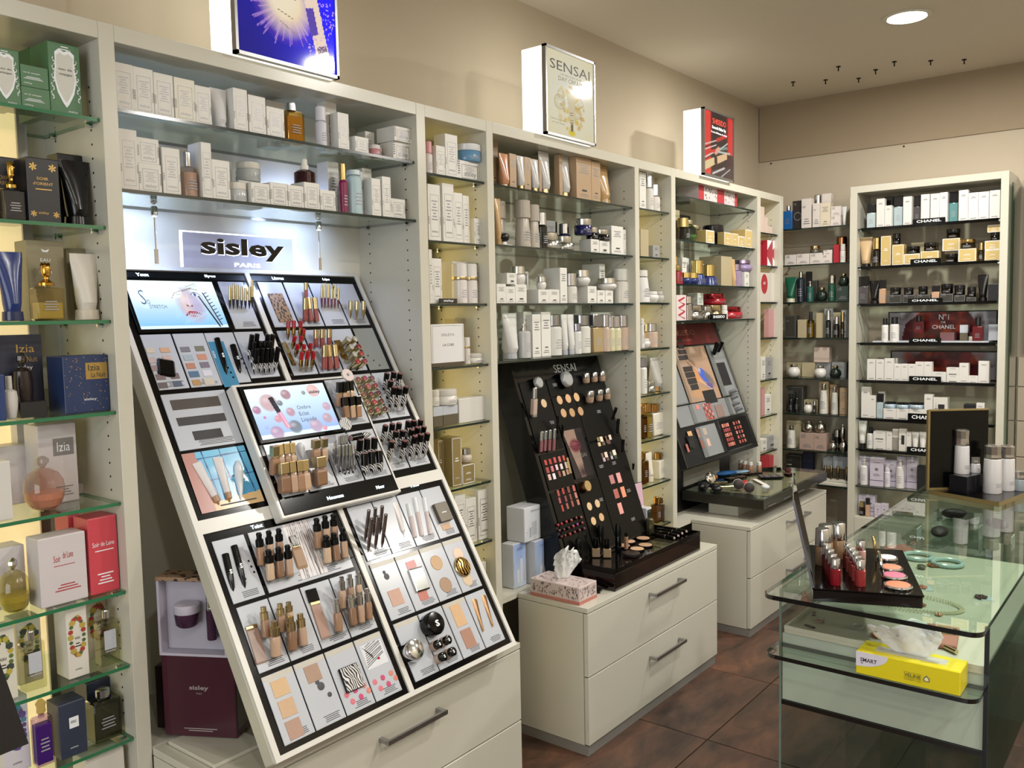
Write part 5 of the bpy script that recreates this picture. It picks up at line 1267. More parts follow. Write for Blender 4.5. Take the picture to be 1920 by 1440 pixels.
# ------------------------------------------------------------------ sloping tester displays (local x, y on the slope, z outwards)
def slope(yb,zb,yt,zt):
    L=math.hypot(yt-yb,zt-zb); v=Vector((0,(yt-yb)/L,(zt-zb)/L)); n=Vector((0,-v.z,v.y))
    return Matrix(((1,0,0,0),(0,v.y,n.y,yb),(0,v.z,n.z,zb),(0,0,0,1))),L,n
PLM={'SI':slope(-.369,.572,.285,1.705),'SE':slope(-.107,.6,.157,1.385),'SH':slope(-.031,.804,.231,1.5)}
def display(k,label):
    o=empty('tester_display'); o.matrix_world=PLM[k][0]; return tag(o,label,'display')
inkm=M('ink_grey','4a4a50',.6); inkl=M('ink_light','9a9aa0',.6); cardw=M('card_white','b3b7bf',.22,noise=.01); cardt=M('card_top_strip','b5b0a4',.3)
def bars(mb,fn,u0,u1,v0,v1,n,mi=0,seed=1):
    r=random.Random(seed)
    for i in range(n):
        a=v1-(v1-v0)*(i+.0)/n; b=a-(v1-v0)/n*.45; k=r.uniform(0,.18)*(u1-u0)
        mb.add([fn(u0+k,b),fn(u1-k,b),fn(u1-k,a),fn(u0+k,a)],[(0,1,2,3)],mi)
D1=display('SI','large white sloping tester display with black trays and two lit screens')
m=MB(); m.bbox(.085,.95,0,1.308,-.045,-.002,.003); part('frame_box',m,white,D1)
trays=[(.1,.507,.012,.548),(.523,.936,.012,.548),(.1,.507,.583,1.296),(.523,.936,.583,1.296)]
for (a,b,c,d) in trays: part('black_tray',MB().bbox(a,b,c,d,-.003,.001,.001),black,D1)
fr=MB(); fr.box(.085,.1,0,1.308,-.002,.006).box(.936,.95,0,1.308,-.002,.006).box(.507,.523,0,1.308,-.002,.006)
for c,d in ((0,.012),(.548,.583),(1.296,1.308)): fr.box(.1,.507,c,d,-.002,.006).box(.523,.936,c,d,-.002,.006)
part('white_frame',fr,M('white_frame','cfcdc6',.25,noise=.01),D1)
U=[.118,.208,.302,.397,.490]; U2=[.537,.631,.728,.826,.917]
cards=[]
for (a,b,c,d) in [(.406,.490,1.108,1.265),(.120,.204,.937,1.098),(.209,.300,.937,1.098),(.396,.492,.95,1.098),(.118,.300,.767,.924)]: cards.append((a,b,c,d,0))
for i in range(4): cards.append((U2[i]+.003,U2[i+1]-.003,1.110,1.267,0))
for i in range(3): cards.append((U2[i]+.003,U2[i+1]-.003,.948,1.098,0))
cards+=[(.72,.826,.775,.935,0),(.832,.918,.775,.935,0),(.735,.826,.607,.765,0),(.832,.918,.607,.765,0),(.117,.205,.367,.526,0),(.217,.487,.367,.526,0)]
for i in range(4): cards+=[(U[i]+.002,U[i+1]-.002,.196,.357,0),(U[i]+.002,U[i+1]-.002,.026,.186,1)]
for i in range(4): cards+=[(U2[i]+.002,U2[i+1]-.002,.370,.530,0),(U2[i]+.002,U2[i+1]-.002,.198,.360,i<4),(U2[i]+.002,U2[i+1]-.002,.028,.188,i in(0,2))]
for n_,(a,b,c,d,st) in enumerate(cards):
    k=part('tester_card',MB().bbox(a,b,c,d,.0012,.0045,.0008),cardw,D1)
    m=MB(); fn=lambda u,v:(u,v,.0047); w_=b-a
    bars(m,fn,a+w_*.3,b-w_*.12,c+.005,c+.022,4,0,n_)
    if st: m.add([(a+.001,d-.013,.0048),(b-.001,d-.013,.0048),(b-.001,d-.001,.0048),(a+.001,d-.001,.0048)],[(0,1,2,3)],1)
    part('card_print',m,[inkm,cardt],k)
# raised centre module
m=MB().bbox(.300,.722,.530,.918,.0062,.041,.003); part('centre_module',m,M('white_frame','cfcdc6',.25,noise=.01),D1)
part('centre_tray',MB().bbox(.310,.712,.538,.910,.0405,.0432,.001),black,D1)
for n_,(a,b,c,d) in enumerate([(.600,.704,.755,.905),(.322,.405,.585,.735),(.41,.505,.585,.735),(.51,.60,.585,.735),(.606,.704,.585,.735)]):
    k=part('tester_card',MB().bbox(a,b,c,d,.0433,.0465,.0008),cardw,D1); m=MB(); bars(m,lambda u,v:(u,v,.0467),a+.02,b-.01,c+.004,c+.018,4,0,n_); part('card_print',m,inkm,k)
m=MB()
for i in range(5):
    for j in range(3):
        if (i+j)%4: u=.526+.014*i; v=.612+.010*j; m.add([(u,v,.0468),(u+.006,v,.0468),(u+.006,v+.006,.0468),(u,v+.006,.0468)],[(0,1,2,3)])
part('shade_squares',m,black,D1)
# pencil / square swatches on the mascara cards
m=MB()
for (u,v) in ((.385,1.01),(.387,.995),(.389,.98),(.333,.985),(.336,.97),(.338,.955),(.161,.445),(.163,.43),(.165,.415),(.19,.455),(.192,.44),(.194,.425)): m.add([(u,v,.0052),(u+.005,v,.0052),(u+.005,v+.005,.0052),(u,v+.005,.0052)],[(0,1,2,3)])
part('shade_squares',m,black,D1)
# screens
s1=CV(170,98,'bfe4f4'); s1.grad('f6ffff','78bcec'); s1.ell(.25,.1,.7,.5,'f6fffc',.8,1); s1.rect(0,.94,1,1,'f0ffff',.7)
s1.ell(.64,.50,.17,.44,'b8b0c4',.95,.35,-.2); s1.ell(.60,.48,.11,.33,'d8c4c4',.9,.6,-.15); s1.ell(.70,.58,.12,.28,'b0a8cc',.7,.7); s1.ell(.57,.36,.06,.12,'e4d4d4',.8,.8)
s1.ell(.50,.25,.10,.14,'f4fffc',1,.5); s1.ell(.80,.12,.12,.12,'e8fffc',1,.6)
s1.ell(.735,.29,.05,.045,'e4eaf6',1,.4,.12); s1.ell(.735,.29,.021,.045,'4c74c0',1,.3); s1.ell(.735,.29,.009,.02,'182848')
s1.line(.685,.29,.72,.245,.009,'54443c'); s1.line(.72,.245,.765,.25,.010,'54443c'); s1.line(.765,.25,.80,.31,.009,'54443c'); s1.line(.69,.31,.78,.335,.004,'8c7c80')
s1.line(.60,.21,.70,.155,.022,'88786c',.75); s1.line(.70,.155,.78,.19,.014,'7c6c60',.7); s1.line(.66,.12,.78,.05,.012,'8c9488',.7); s1.line(.70,.14,.80,.09,.008,'8c9488',.6)
s1.line(.50,.26,.455,.36,.008,'7c6c64'); s1.line(.5,.26,.575,.21,.010,'8c7c74',.8); s1.line(.47,.33,.56,.235,.007,'f4ffff',.9); s1.line(.52,.29,.56,.28,.02,'a49490',.5)
s1.line(.635,.30,.625,.48,.012,'ecd8d8',.6); s1.ell(.605,.52,.013,.022,'703c44'); s1.ell(.655,.53,.012,.02,'703c44'); s1.ell(.63,.50,.035,.035,'e8cccc',.7,.8); s1.line(.60,.545,.66,.55,.005,'a07078',.7)
s1.line(.555,.73,.60,.66,.022,'9c2430'); s1.line(.60,.66,.68,.67,.024,'a82834'); s1.line(.68,.67,.72,.70,.014,'9c2430'); s1.line(.57,.71,.70,.69,.006,'4c1418'); s1.ell(.635,.745,.05,.03,'b84450',.8,.5)
for k in range(9): s1.line(.50+.03*k,.92-.02*k,.585+.03*k,.68-.004*k,.005,'c0e0f4',.9)
for k in range(8): s1.line(.47-.006*k,.44+.05*k,.545-.006*k,.34+.05*k,.006,'bce0f2',.7)
s1.line(.775,.33,.90,.97,.022,'10141c'); s1.line(.80,.30,.92,.93,.010,'a8b0c0'); s1.line(.835,.25,.93,.95,.016,'101820')
for k in range(9): s1.line(.845+.010*k,.27+.07*k,.885+.010*k,.24+.07*k,.010,'182838')
part('screen_bezel',MB().bbox(.119,.392,1.103,1.272,.0015,.007,.001),black,D1)
scm=paintmat('screen_picture',1.25,.12)
sc1=link('screen',s1.mesh('screen',lambda u,v:(.127+u*.257,1.112+v*.149,.0074),scm),D1)
m=MB(); fn=lambda a,b:(.127+a*.257,1.112+b*.149,.0077); addtext(m,'S',fn,.10,.50,.16,.80,0,-.01); addtext(m,'o',fn,.165,.50,.195,.60,0,-.01); addtext(m,'STRETCH',fn,.175,.42,.36,.49,0,.0); part('screen_lettering',m,M('screen_ink','3a5a6c',.5),sc1)
s2_=CV(140,84,'b8d0f0'); s2_.grad('e4faff','90b0e8'); s2_.ell(.1,.1,.6,.5,'f2ffff',.7,1); s2_.rect(0,.92,1,1,'e8fcff',.8)
for (x,y,r,h) in ((.23,.3,.12,'c8a8ac'),(.06,.42,.055,'b07898'),(.47,.17,.07,'a88088'),(.36,.33,.04,'708088'),(.7,.17,.03,'809090'),(.83,.14,.09,'e0b8b0'),(.45,.53,.06,'b890a0'),(.93,.5,.06,'c0a0b0'),(.88,.74,.07,'b89ca8'),(.44,.83,.09,'6c7884'),(.27,.64,.05,'d090a0'),(.7,.86,.09,'b8a0b8'),(.8,.93,.035,'e090a0'),(.2,.9,.09,'a888a8'),(.12,.58,.02,'c870a0'),(.1,.78,.025,'98b0e8'),(.97,.8,.02,'d0a8d0')):
    s2_.ell(x,y,r,r*1.65,h,.95,.25); s2_.ell(x-r*.25,y-r*.5,r*.6,r*.7,'f0d8e0',.45,.9)
s2_.poly([(.24,.2),(.30,.19),(.34,.5),(.28,.52)],'20202c'); s2_.poly([(.28,.52),(.335,.5),(.385,.83),(.33,.85)],'d890a8'); s2_.poly([(.31,.52),(.325,.51),(.37,.82),(.355,.83)],'f0c0d0')
part('screen_bezel',MB().bbox(.314,.597,.738,.906,.0435,.050,.001),black,D1)
sc2=link('screen',s2_.mesh('screen',lambda u,v:(.323+u*.264,.747+v*.149,.0504),scm),D1)
m=MB(); fn=lambda a,b:(.323+a*.264,.747+b*.149,.0507); addtext(m,'Ombre',fn,.545,.5,.72,.58); addtext(m,'Eclat',fn,.545,.37,.67,.45); addtext(m,'Liquide',fn,.545,.22,.74,.33); addtext(m,'sisley',fn,.77,.78,.92,.86,0,.03); addtext(m,'S',fn,.285,.62,.31,.70); part('screen_lettering',m,M('screen_ink2','20304c',.5),sc2)
# lit words along the black header strips
for (s,u,v,w_) in (('Yeux',.168,1.277,.036),('Eyes',.372,1.277,.034),('Lèvres',.60,1.277,.042),('Lips',.795,1.277,.028),('Teint',.232,.533,.034),('Face',.80,.545,.034)):
    m=MB(); addtext(m,s,lambda a,b:(u+a*w_,v+b*.010,.0035),0,0,1,1,0,.02); part('lit_word',m,M('lit_word','d8f0ff',.5,emit=5,noise=.01),D1)
for (s,u,w_) in (('Nouveau',.455,.055),('New',.632,.030)):
    m=MB(); addtext(m,s,lambda a,b:(u+a*w_,.552+b*.010,.0445),0,0,1,1,0,.02); part('lit_word',m,M('lit_word','d8f0ff',.5,emit=5,noise=.01),D1)
part('header_strip',MB().bbox(.104,.503,1.270,1.290,.0012,.003,.0005),blackm,D1); part('header_strip',MB().bbox(.527,.932,1.270,1.290,.0012,.003,.0005),blackm,D1)
# mirror panel, beach picture card, zebra card
part('mirror_panel',MB().box(.832,.917,.946,1.098,.0015,.004),M('mirror','e0e4e4',.02,1,noise=.0),D1)
bc=CV(80,74,'5aa4cc'); bc.grad('6cb8dc','3f88b8'); bc.ell(.5,.35,.2,.12,'b8d8e8',.7,.8); bc.ell(.75,.5,.14,.08,'c8e0ec',.7,.8)
for x in (.3,.58,.88): bc.line(x,0,x+.04,.85,.012,'1c4478')
for y in (.12,.5,.86): bc.line(.2,y,1,y-.02,.012,'1c4478')
bc.poly([(0,0),(.2,0),(.24,.9),(.22,1),(0,1)],'b08078'); bc.poly([(.22,.86),(1,.80),(1,1),(.22,1)],'d0b080')
pc=link('picture_card',bc.mesh('picture_card',lambda u,v:(.118+u*.179,.599+v*.16,.003),paintmat('print_gloss',0,.2)),D1)
m=MB(); bars(m,lambda u,v:(u,v,.0034),.17,.28,.604,.612,1); part('card_print',m,inkm,pc)
bl=CV(30,54,'3f7ea0'); mc=link('picture_card',bl.mesh('picture_card',lambda u,v:(.304+u*.048,.93+v*.14,.0042),paintmat('print_gloss',0,.2)),D1)
m=MB(); addtext(m,'NEW',lambda a,b:(.312-b*.006,1.02+a*.022,.0046),0,0,1,1); part('card_print',m,M('ink_white','e8ecf0',.5),mc)
part('tester_card',MB().bbox(.303,.392,.94,1.098,.0012,.0038,.0008),cardw,D1)
zc=CV(60,64,'d8d8dc')
for k in range(16):
    a=k/16*1.5; zc.line(.15+.06*k,0,.0+.075*k+.1*math.sin(k),1,.014,'584848' if k%3 else 'b09088')
link('picture_card',zc.mesh('picture_card',lambda u,v:(.318+u*.085,.375+v*.15,.0049),paintmat('print_gloss',0,.2)),D1)
for (u0,v0) in ((.402,.105),):
    z2=CV(60,60,'d2d4da')
    for k in range(10): z2.line(.02+.02*k,.9-.09*k,.9,.55-.075*k+.02*math.sin(k*2),.018,'141414'); z2.line(.05+.03*k,.05+.05*k,.4,.5+.02*k,.01,'141414',.8)
    z2.ell(.62,.72,.07,.05,'a01828')
    link('picture_card',z2.mesh('picture_card',lambda u,v:(u0+.008+u*.07,v0+v*.062,.0049),paintmat('print_gloss',0,.2)),D1)
m=MB(); lm=[]
for (bu,bv) in ((.312,.04),(.405,.04)):
    for i,(du,dv) in enumerate(((.0,.032),(.028,.034),(.058,.036),(.01,.012),(.038,.014),(.066,.02))): m.lathe([(.0055,0),(.0075,.0004),(.0055,.0008)],10,i%3,(bu+du+.01,bv+dv,.0046))
part('lip_swatches',m,[M('lip_pink','c86878',.5),M('lip_mag','b83868',.5),M('lip_coral','c87868',.5)],D1)
# holder magnets in the empty wells
m=MB()
for (u,v,r) in ((.256,.128,.006),(.262,.116,.010),(.277,.090,.006),(.577,.328,.005),(.58,.315,.009)): m.lathe([(r,0),(r,.001),(.0001,.0012)],12,0,(u,v,.0046))
part('magnet_dots',m,M('dark_plastic','2c2c34',.4),D1)
part('clear_ledge',MB().box(.222,.30,.390,.392,.005,.03).box(.41,.487,.390,.392,.005,.03).box(.305,.487,.215,.217,.005,.03).box(.57,.63,.385,.386,.005,.02),clear,D1)
# ---- black display
D2=display('SE','tall black sloping tester display with silver SENSAI lettering')
part('backboard',MB().bbox(1.615,2.24,-.07,.828,-.05,-.004,.003),black,D2)
part('side_wing',MB().box(1.600,1.615,-.07,.828,-.10,.002),black,D2)
for (a,b,c,d) in ((1.63,1.80,.45,.735),(1.81,1.97,.66,.735),(1.975,2.23,.45,.735),(1.81,1.97,.47,.655),(1.63,1.80,.30,.44),(1.63,1.80,.02,.29),(1.81,1.97,.02,.30),(1.975,2.23,.02,.44)): part('black_panel',MB().bbox(a,b,c,d,-.0045,.0,.001),blackm,D2)
m=MB(); addtext(m,'SENSAI',lambda a,b:(a,b,-.0028),1.885,.758,2.045,.793,0,0); part('brand_lettering',m,M('letter_silver','b4b4b8',.5),D2)
lc=CV(50,90,'241c22'); lc.poly([(.0,0),(.62,0),(.58,1),(.35,1)],'8c7468'); lc.poly([(.62,0),(1,.1),(1,1),(.6,1)],'17141a'); lc.ell(.45,.34,.34,.17,'5c2430',1,.4); lc.ell(.4,.31,.22,.07,'80404c',.8,.6); lc.line(.15,.34,.75,.34,.008,'2a1018'); lc.ell(.5,.9,.4,.2,'201420',.9,.8)
p_=link('picture_card',lc.mesh('picture_card',lambda u,v:(1.815+u*.135,.315+v*.20,.001),paintmat('print_gloss',0,.2)),D2)
m=MB(); addtext(m,'SENSAI',lambda a,b:(a,b,.0014),1.85,.395,1.935,.412,0,-.01); part('brand_lettering',m,silver,p_)
m=MB(); r3=random.Random(3)
for (u,v) in ((1.66,.47),(1.75,.55),(1.84,.70),(2.1,.56),(2.0,.33),(2.1,.33),(2.15,.20),(2.12,.08),(1.93,.20)): bars(m,lambda a,b:(a,b,.0005),u,u+.035,v,v+.014,4,0,int(u*99))
part('caption_print',m,M('ink_silver','8a8a90',.5),D2)
# ---- red-topped display
D3=display('SH','tilted grey tester display with dark red header and blue-and-orange picture')
part('backboard',MB().bbox(2.75,3.61,0,.744,-.045,-.004,.003),M('charcoal','161617',.3),D3)
part('red_header',MB().bbox(2.76,3.56,.62,.738,-.004,.002,.001),M('dark_red','6c1418',.35),D3)
m=MB(); addtext(m,'SHISEIDO',lambda a,b:(a,b,.0026),3.02,.675,3.30,.705,0,-.005); addtext(m,'GINZA TOKYO',lambda a,b:(a,b,.0026),3.05,.642,3.24,.652); part('brand_lettering',m,M('copper_ink','b88070',.5),D3)
ab=CV(90,110,'a08878'); ab.grad('9c8674','b09078',False); ab.ell(.42,.3,.16,.1,'7c5c44',.8,.5,.5); ab.ell(.5,.55,.2,.16,'c8905c',.9,.4,.6); ab.ell(.68,.55,.12,.17,'4a64c0',1,.15,-.5); ab.ell(.82,.62,.1,.2,'6c6a68',.9,.5,-.5); ab.ell(.76,.75,.12,.07,'68588c',1,.3,.4); ab.ell(.45,.85,.4,.12,'b8906c',.9,.5); ab.line(.3,.2,.6,.5,.01,'c8b8a8',.7); ab.line(.5,.62,.85,.86,.008,'e0d4c0',.8); ab.ell(.6,.44,.05,.05,'d8ccb0',.7,.8)
link('picture_card',ab.mesh('picture_card',lambda u,v:(2.98+u*.37,.31+v*.30,.003),paintmat('print_gloss',0,.2)),D3)
gp=M('grey_acrylic','85888a',.25); 
for (a,b,c,d) in ((3.38,3.58,.31,.61),(2.80,3.58,.20,.305),(2.80,2.97,.31,.61),(2.95,3.17,.025,.185),(3.17,3.56,.025,.185)): part('acrylic_panel',MB().bbox(a,b,c,d,-.003,.003,.001),gp if a!=3.17 else blackm,D3)
m=MB()
for (a,b,c,d) in ((2.95,3.17,.02,.19),(3.17,3.57,.02,.19),(2.95,3.38,.20,.306),(3.38,3.58,.20,.306),(2.8,2.97,.31,.61),(3.38,3.57,.31,.61)):
    m.box(a,b,c,c+.006,.003,.022).box(a,a+.005,c,d,.003,.022).box(b-.005,b,c,d,.003,.022)
part('clear_rims',m,clear,D3)
m=MB()
pal=['b86458','a84c44','c07060','90403c','d09080','a05060']; 
for i in range(4):
    for j in range(5): m.box(3.235+.022*i,3.250+.022*i,.045+.026*j,.064+.026*j,.003,.006,(i*2+j)%6)
for i in range(3):
    for j in range(5): m.box(3.375+.034*i,3.390+.034*i,.045+.026*j,.062+.026*j,.003,.006,(i+j*2)%6)
for i in range(4):
    for j in range(5): m.box(3.10+.024*i,3.116+.024*i,.208+.018*j,.222+.018*j,.003,.006,(i+j)%6)
part('lip_swatches',m,[M('swatch'+h,h,.4) for h in pal],D3)['kind']='stuff'
m=MB()
for i in range(9): m.box(3.225+.01*i,3.231+.01*i,.205,.275,.003,.01)
part('pencil_row',m,M('pencil_pink','a08880',.5),D3)
st=M('stand_grey','8a8a80',.5)
# support under the tilted board (still a child, given in world axes through the inverse)
def wpart(name,mb,mats,parent,smooth=False):
    o=part(name,mb,mats,parent,smooth); o.matrix_parent_inverse=parent.matrix_world.inverted(); return o
bpy.context.view_layer.update()
wpart('stand',MB().box(2.80,3.55,.12,.27,.535,.80),M('charcoal','161617',.3),D3)
wpart('stand_front',MB().box(2.98,3.40,.112,.119,.662,.745),st,D3)
# ---- coloured pans recessed in the cards
PPAR={'SI':D1,'SE':D2,'SH':D3}
for (k,t,u,v,a,b,c) in PANS:
    h={'SI':.0046,'SE':.0004,'SH':.0035}[k]; m=MB(); pm=M('powder_'+c,c,.6,noise=.06,scale=120)
    rim=MC.get('rimx') or M('pan_rim','9a9a9c' ,.4); 
    if t=='o': m.lathe([(a*1.06,0),(a*1.06,.0012),(a,.0014),(a*.97,.0008),(.0001,.0008)],24,0,(u,v,h))
    else: m.bbox(u-a/2,u+a/2,v-b/2,v+b/2,h-.001,h+.0012,.0005)
    part('powder_pan',m,pm,PPAR[k])
# ------------------------------------------------------------------ products: style tables
# cartons: code | colour | print | look
BOX='''cs|d4d2cc|sis|white carton with framed silver print
cy|d6d2c4|sis|ivory carton with framed gilt print
cw|d3d2cc|ln|plain white carton with small black mark
cwh|d0c8c2|hr|off-white carton with thin grey lettering
cc|d2cfca|ch|crisp white carton with black maker line
ccg|3f6d44|orn|tall green carton with white baroque shield
cgs|3f6d44|camp|small flat green carton
cgp|35603a|none|plain green carton behind the others
cor|14151c|soir|black carton with gold scrollwork
cbk|121114|none|plain black carton
cbe|8d8568|eau|olive-gold carton with crown print
cnt|1f2438|izn|dark blue carton with handwritten print
cst|1d3058|star|blue carton speckled with gold stars
crb|24386a|none|small blue carton
cry|161618|none|black carton side
cwi|cdc6c8|izia|white carton with silver plaque and script
cwm|cfc8c8|none|wide pearly white carton
cws|ccc9c4|none|small pearly white carton
cwp|cdc8c0|none|plain ivory carton
crd|d4c8c8|none|stack of folded white leaflets
cco|c24450|soil|coral red carton with white script
cwt|c9c2c4|txt|white textured carton with coral script
cfl|d2cec4|flo|white carton with red floral wreath
cfy|cfccbe|flo|white carton with green floral wreath
cfp|c8c4cc|flo|white carton with violet floral wreath
cdb|2c3448|plq|dark blue carton with small white plaque
clc|d4d4d4|cure|large square white carton lettered LA CURE
cgd|a89c7e|none|muted gold carton
cbr|5a5240|none|dark olive carton with white lid
cgo|c0a86c|gol|glossy gold carton with white edge
col|857449|gol|olive-gold carton with white edge
ctn|a98f70|ln|tan carton
cgy|8f9090|ln|silver grey carton
crg|c8bcbc|red|white gift carton with dark red ends and small figures
cwr|d0c0c0|rib|white carton with red ribbon print
crl|a02430|none|red carton
cor2|c8643c|none|orange carton
cpp|cdb8ac|none|pale pink carton
crt|a8283a|tri|red carton with white triangles
cov|cfc6bc|oval|ivory carton with red oval badge
cpk|b98c8e|none|dusty pink carton
cbc|2a2626|circ|dark brown carton with silver circle
cer|cfc4ae|ln|cream carton with silver print
cdk|34332c|frm|dark carton with silver frame
cdg|2a3a34|hr|dark green carton with pale lettering
crs|a38c80|hr|rose-beige carton
cnb|20243c|none|navy blue carton
ccd|6c4a4c|none|small mauve carton
cbw|cfccc4|win|white carton with black square window
clv|c0b8c6|per|lilac-white carton with violet band'''
NOUN={}
BX={}
for ln in BOX.split('\n'):
    a=ln.split('|'); BX[a[0]]=a[1:]
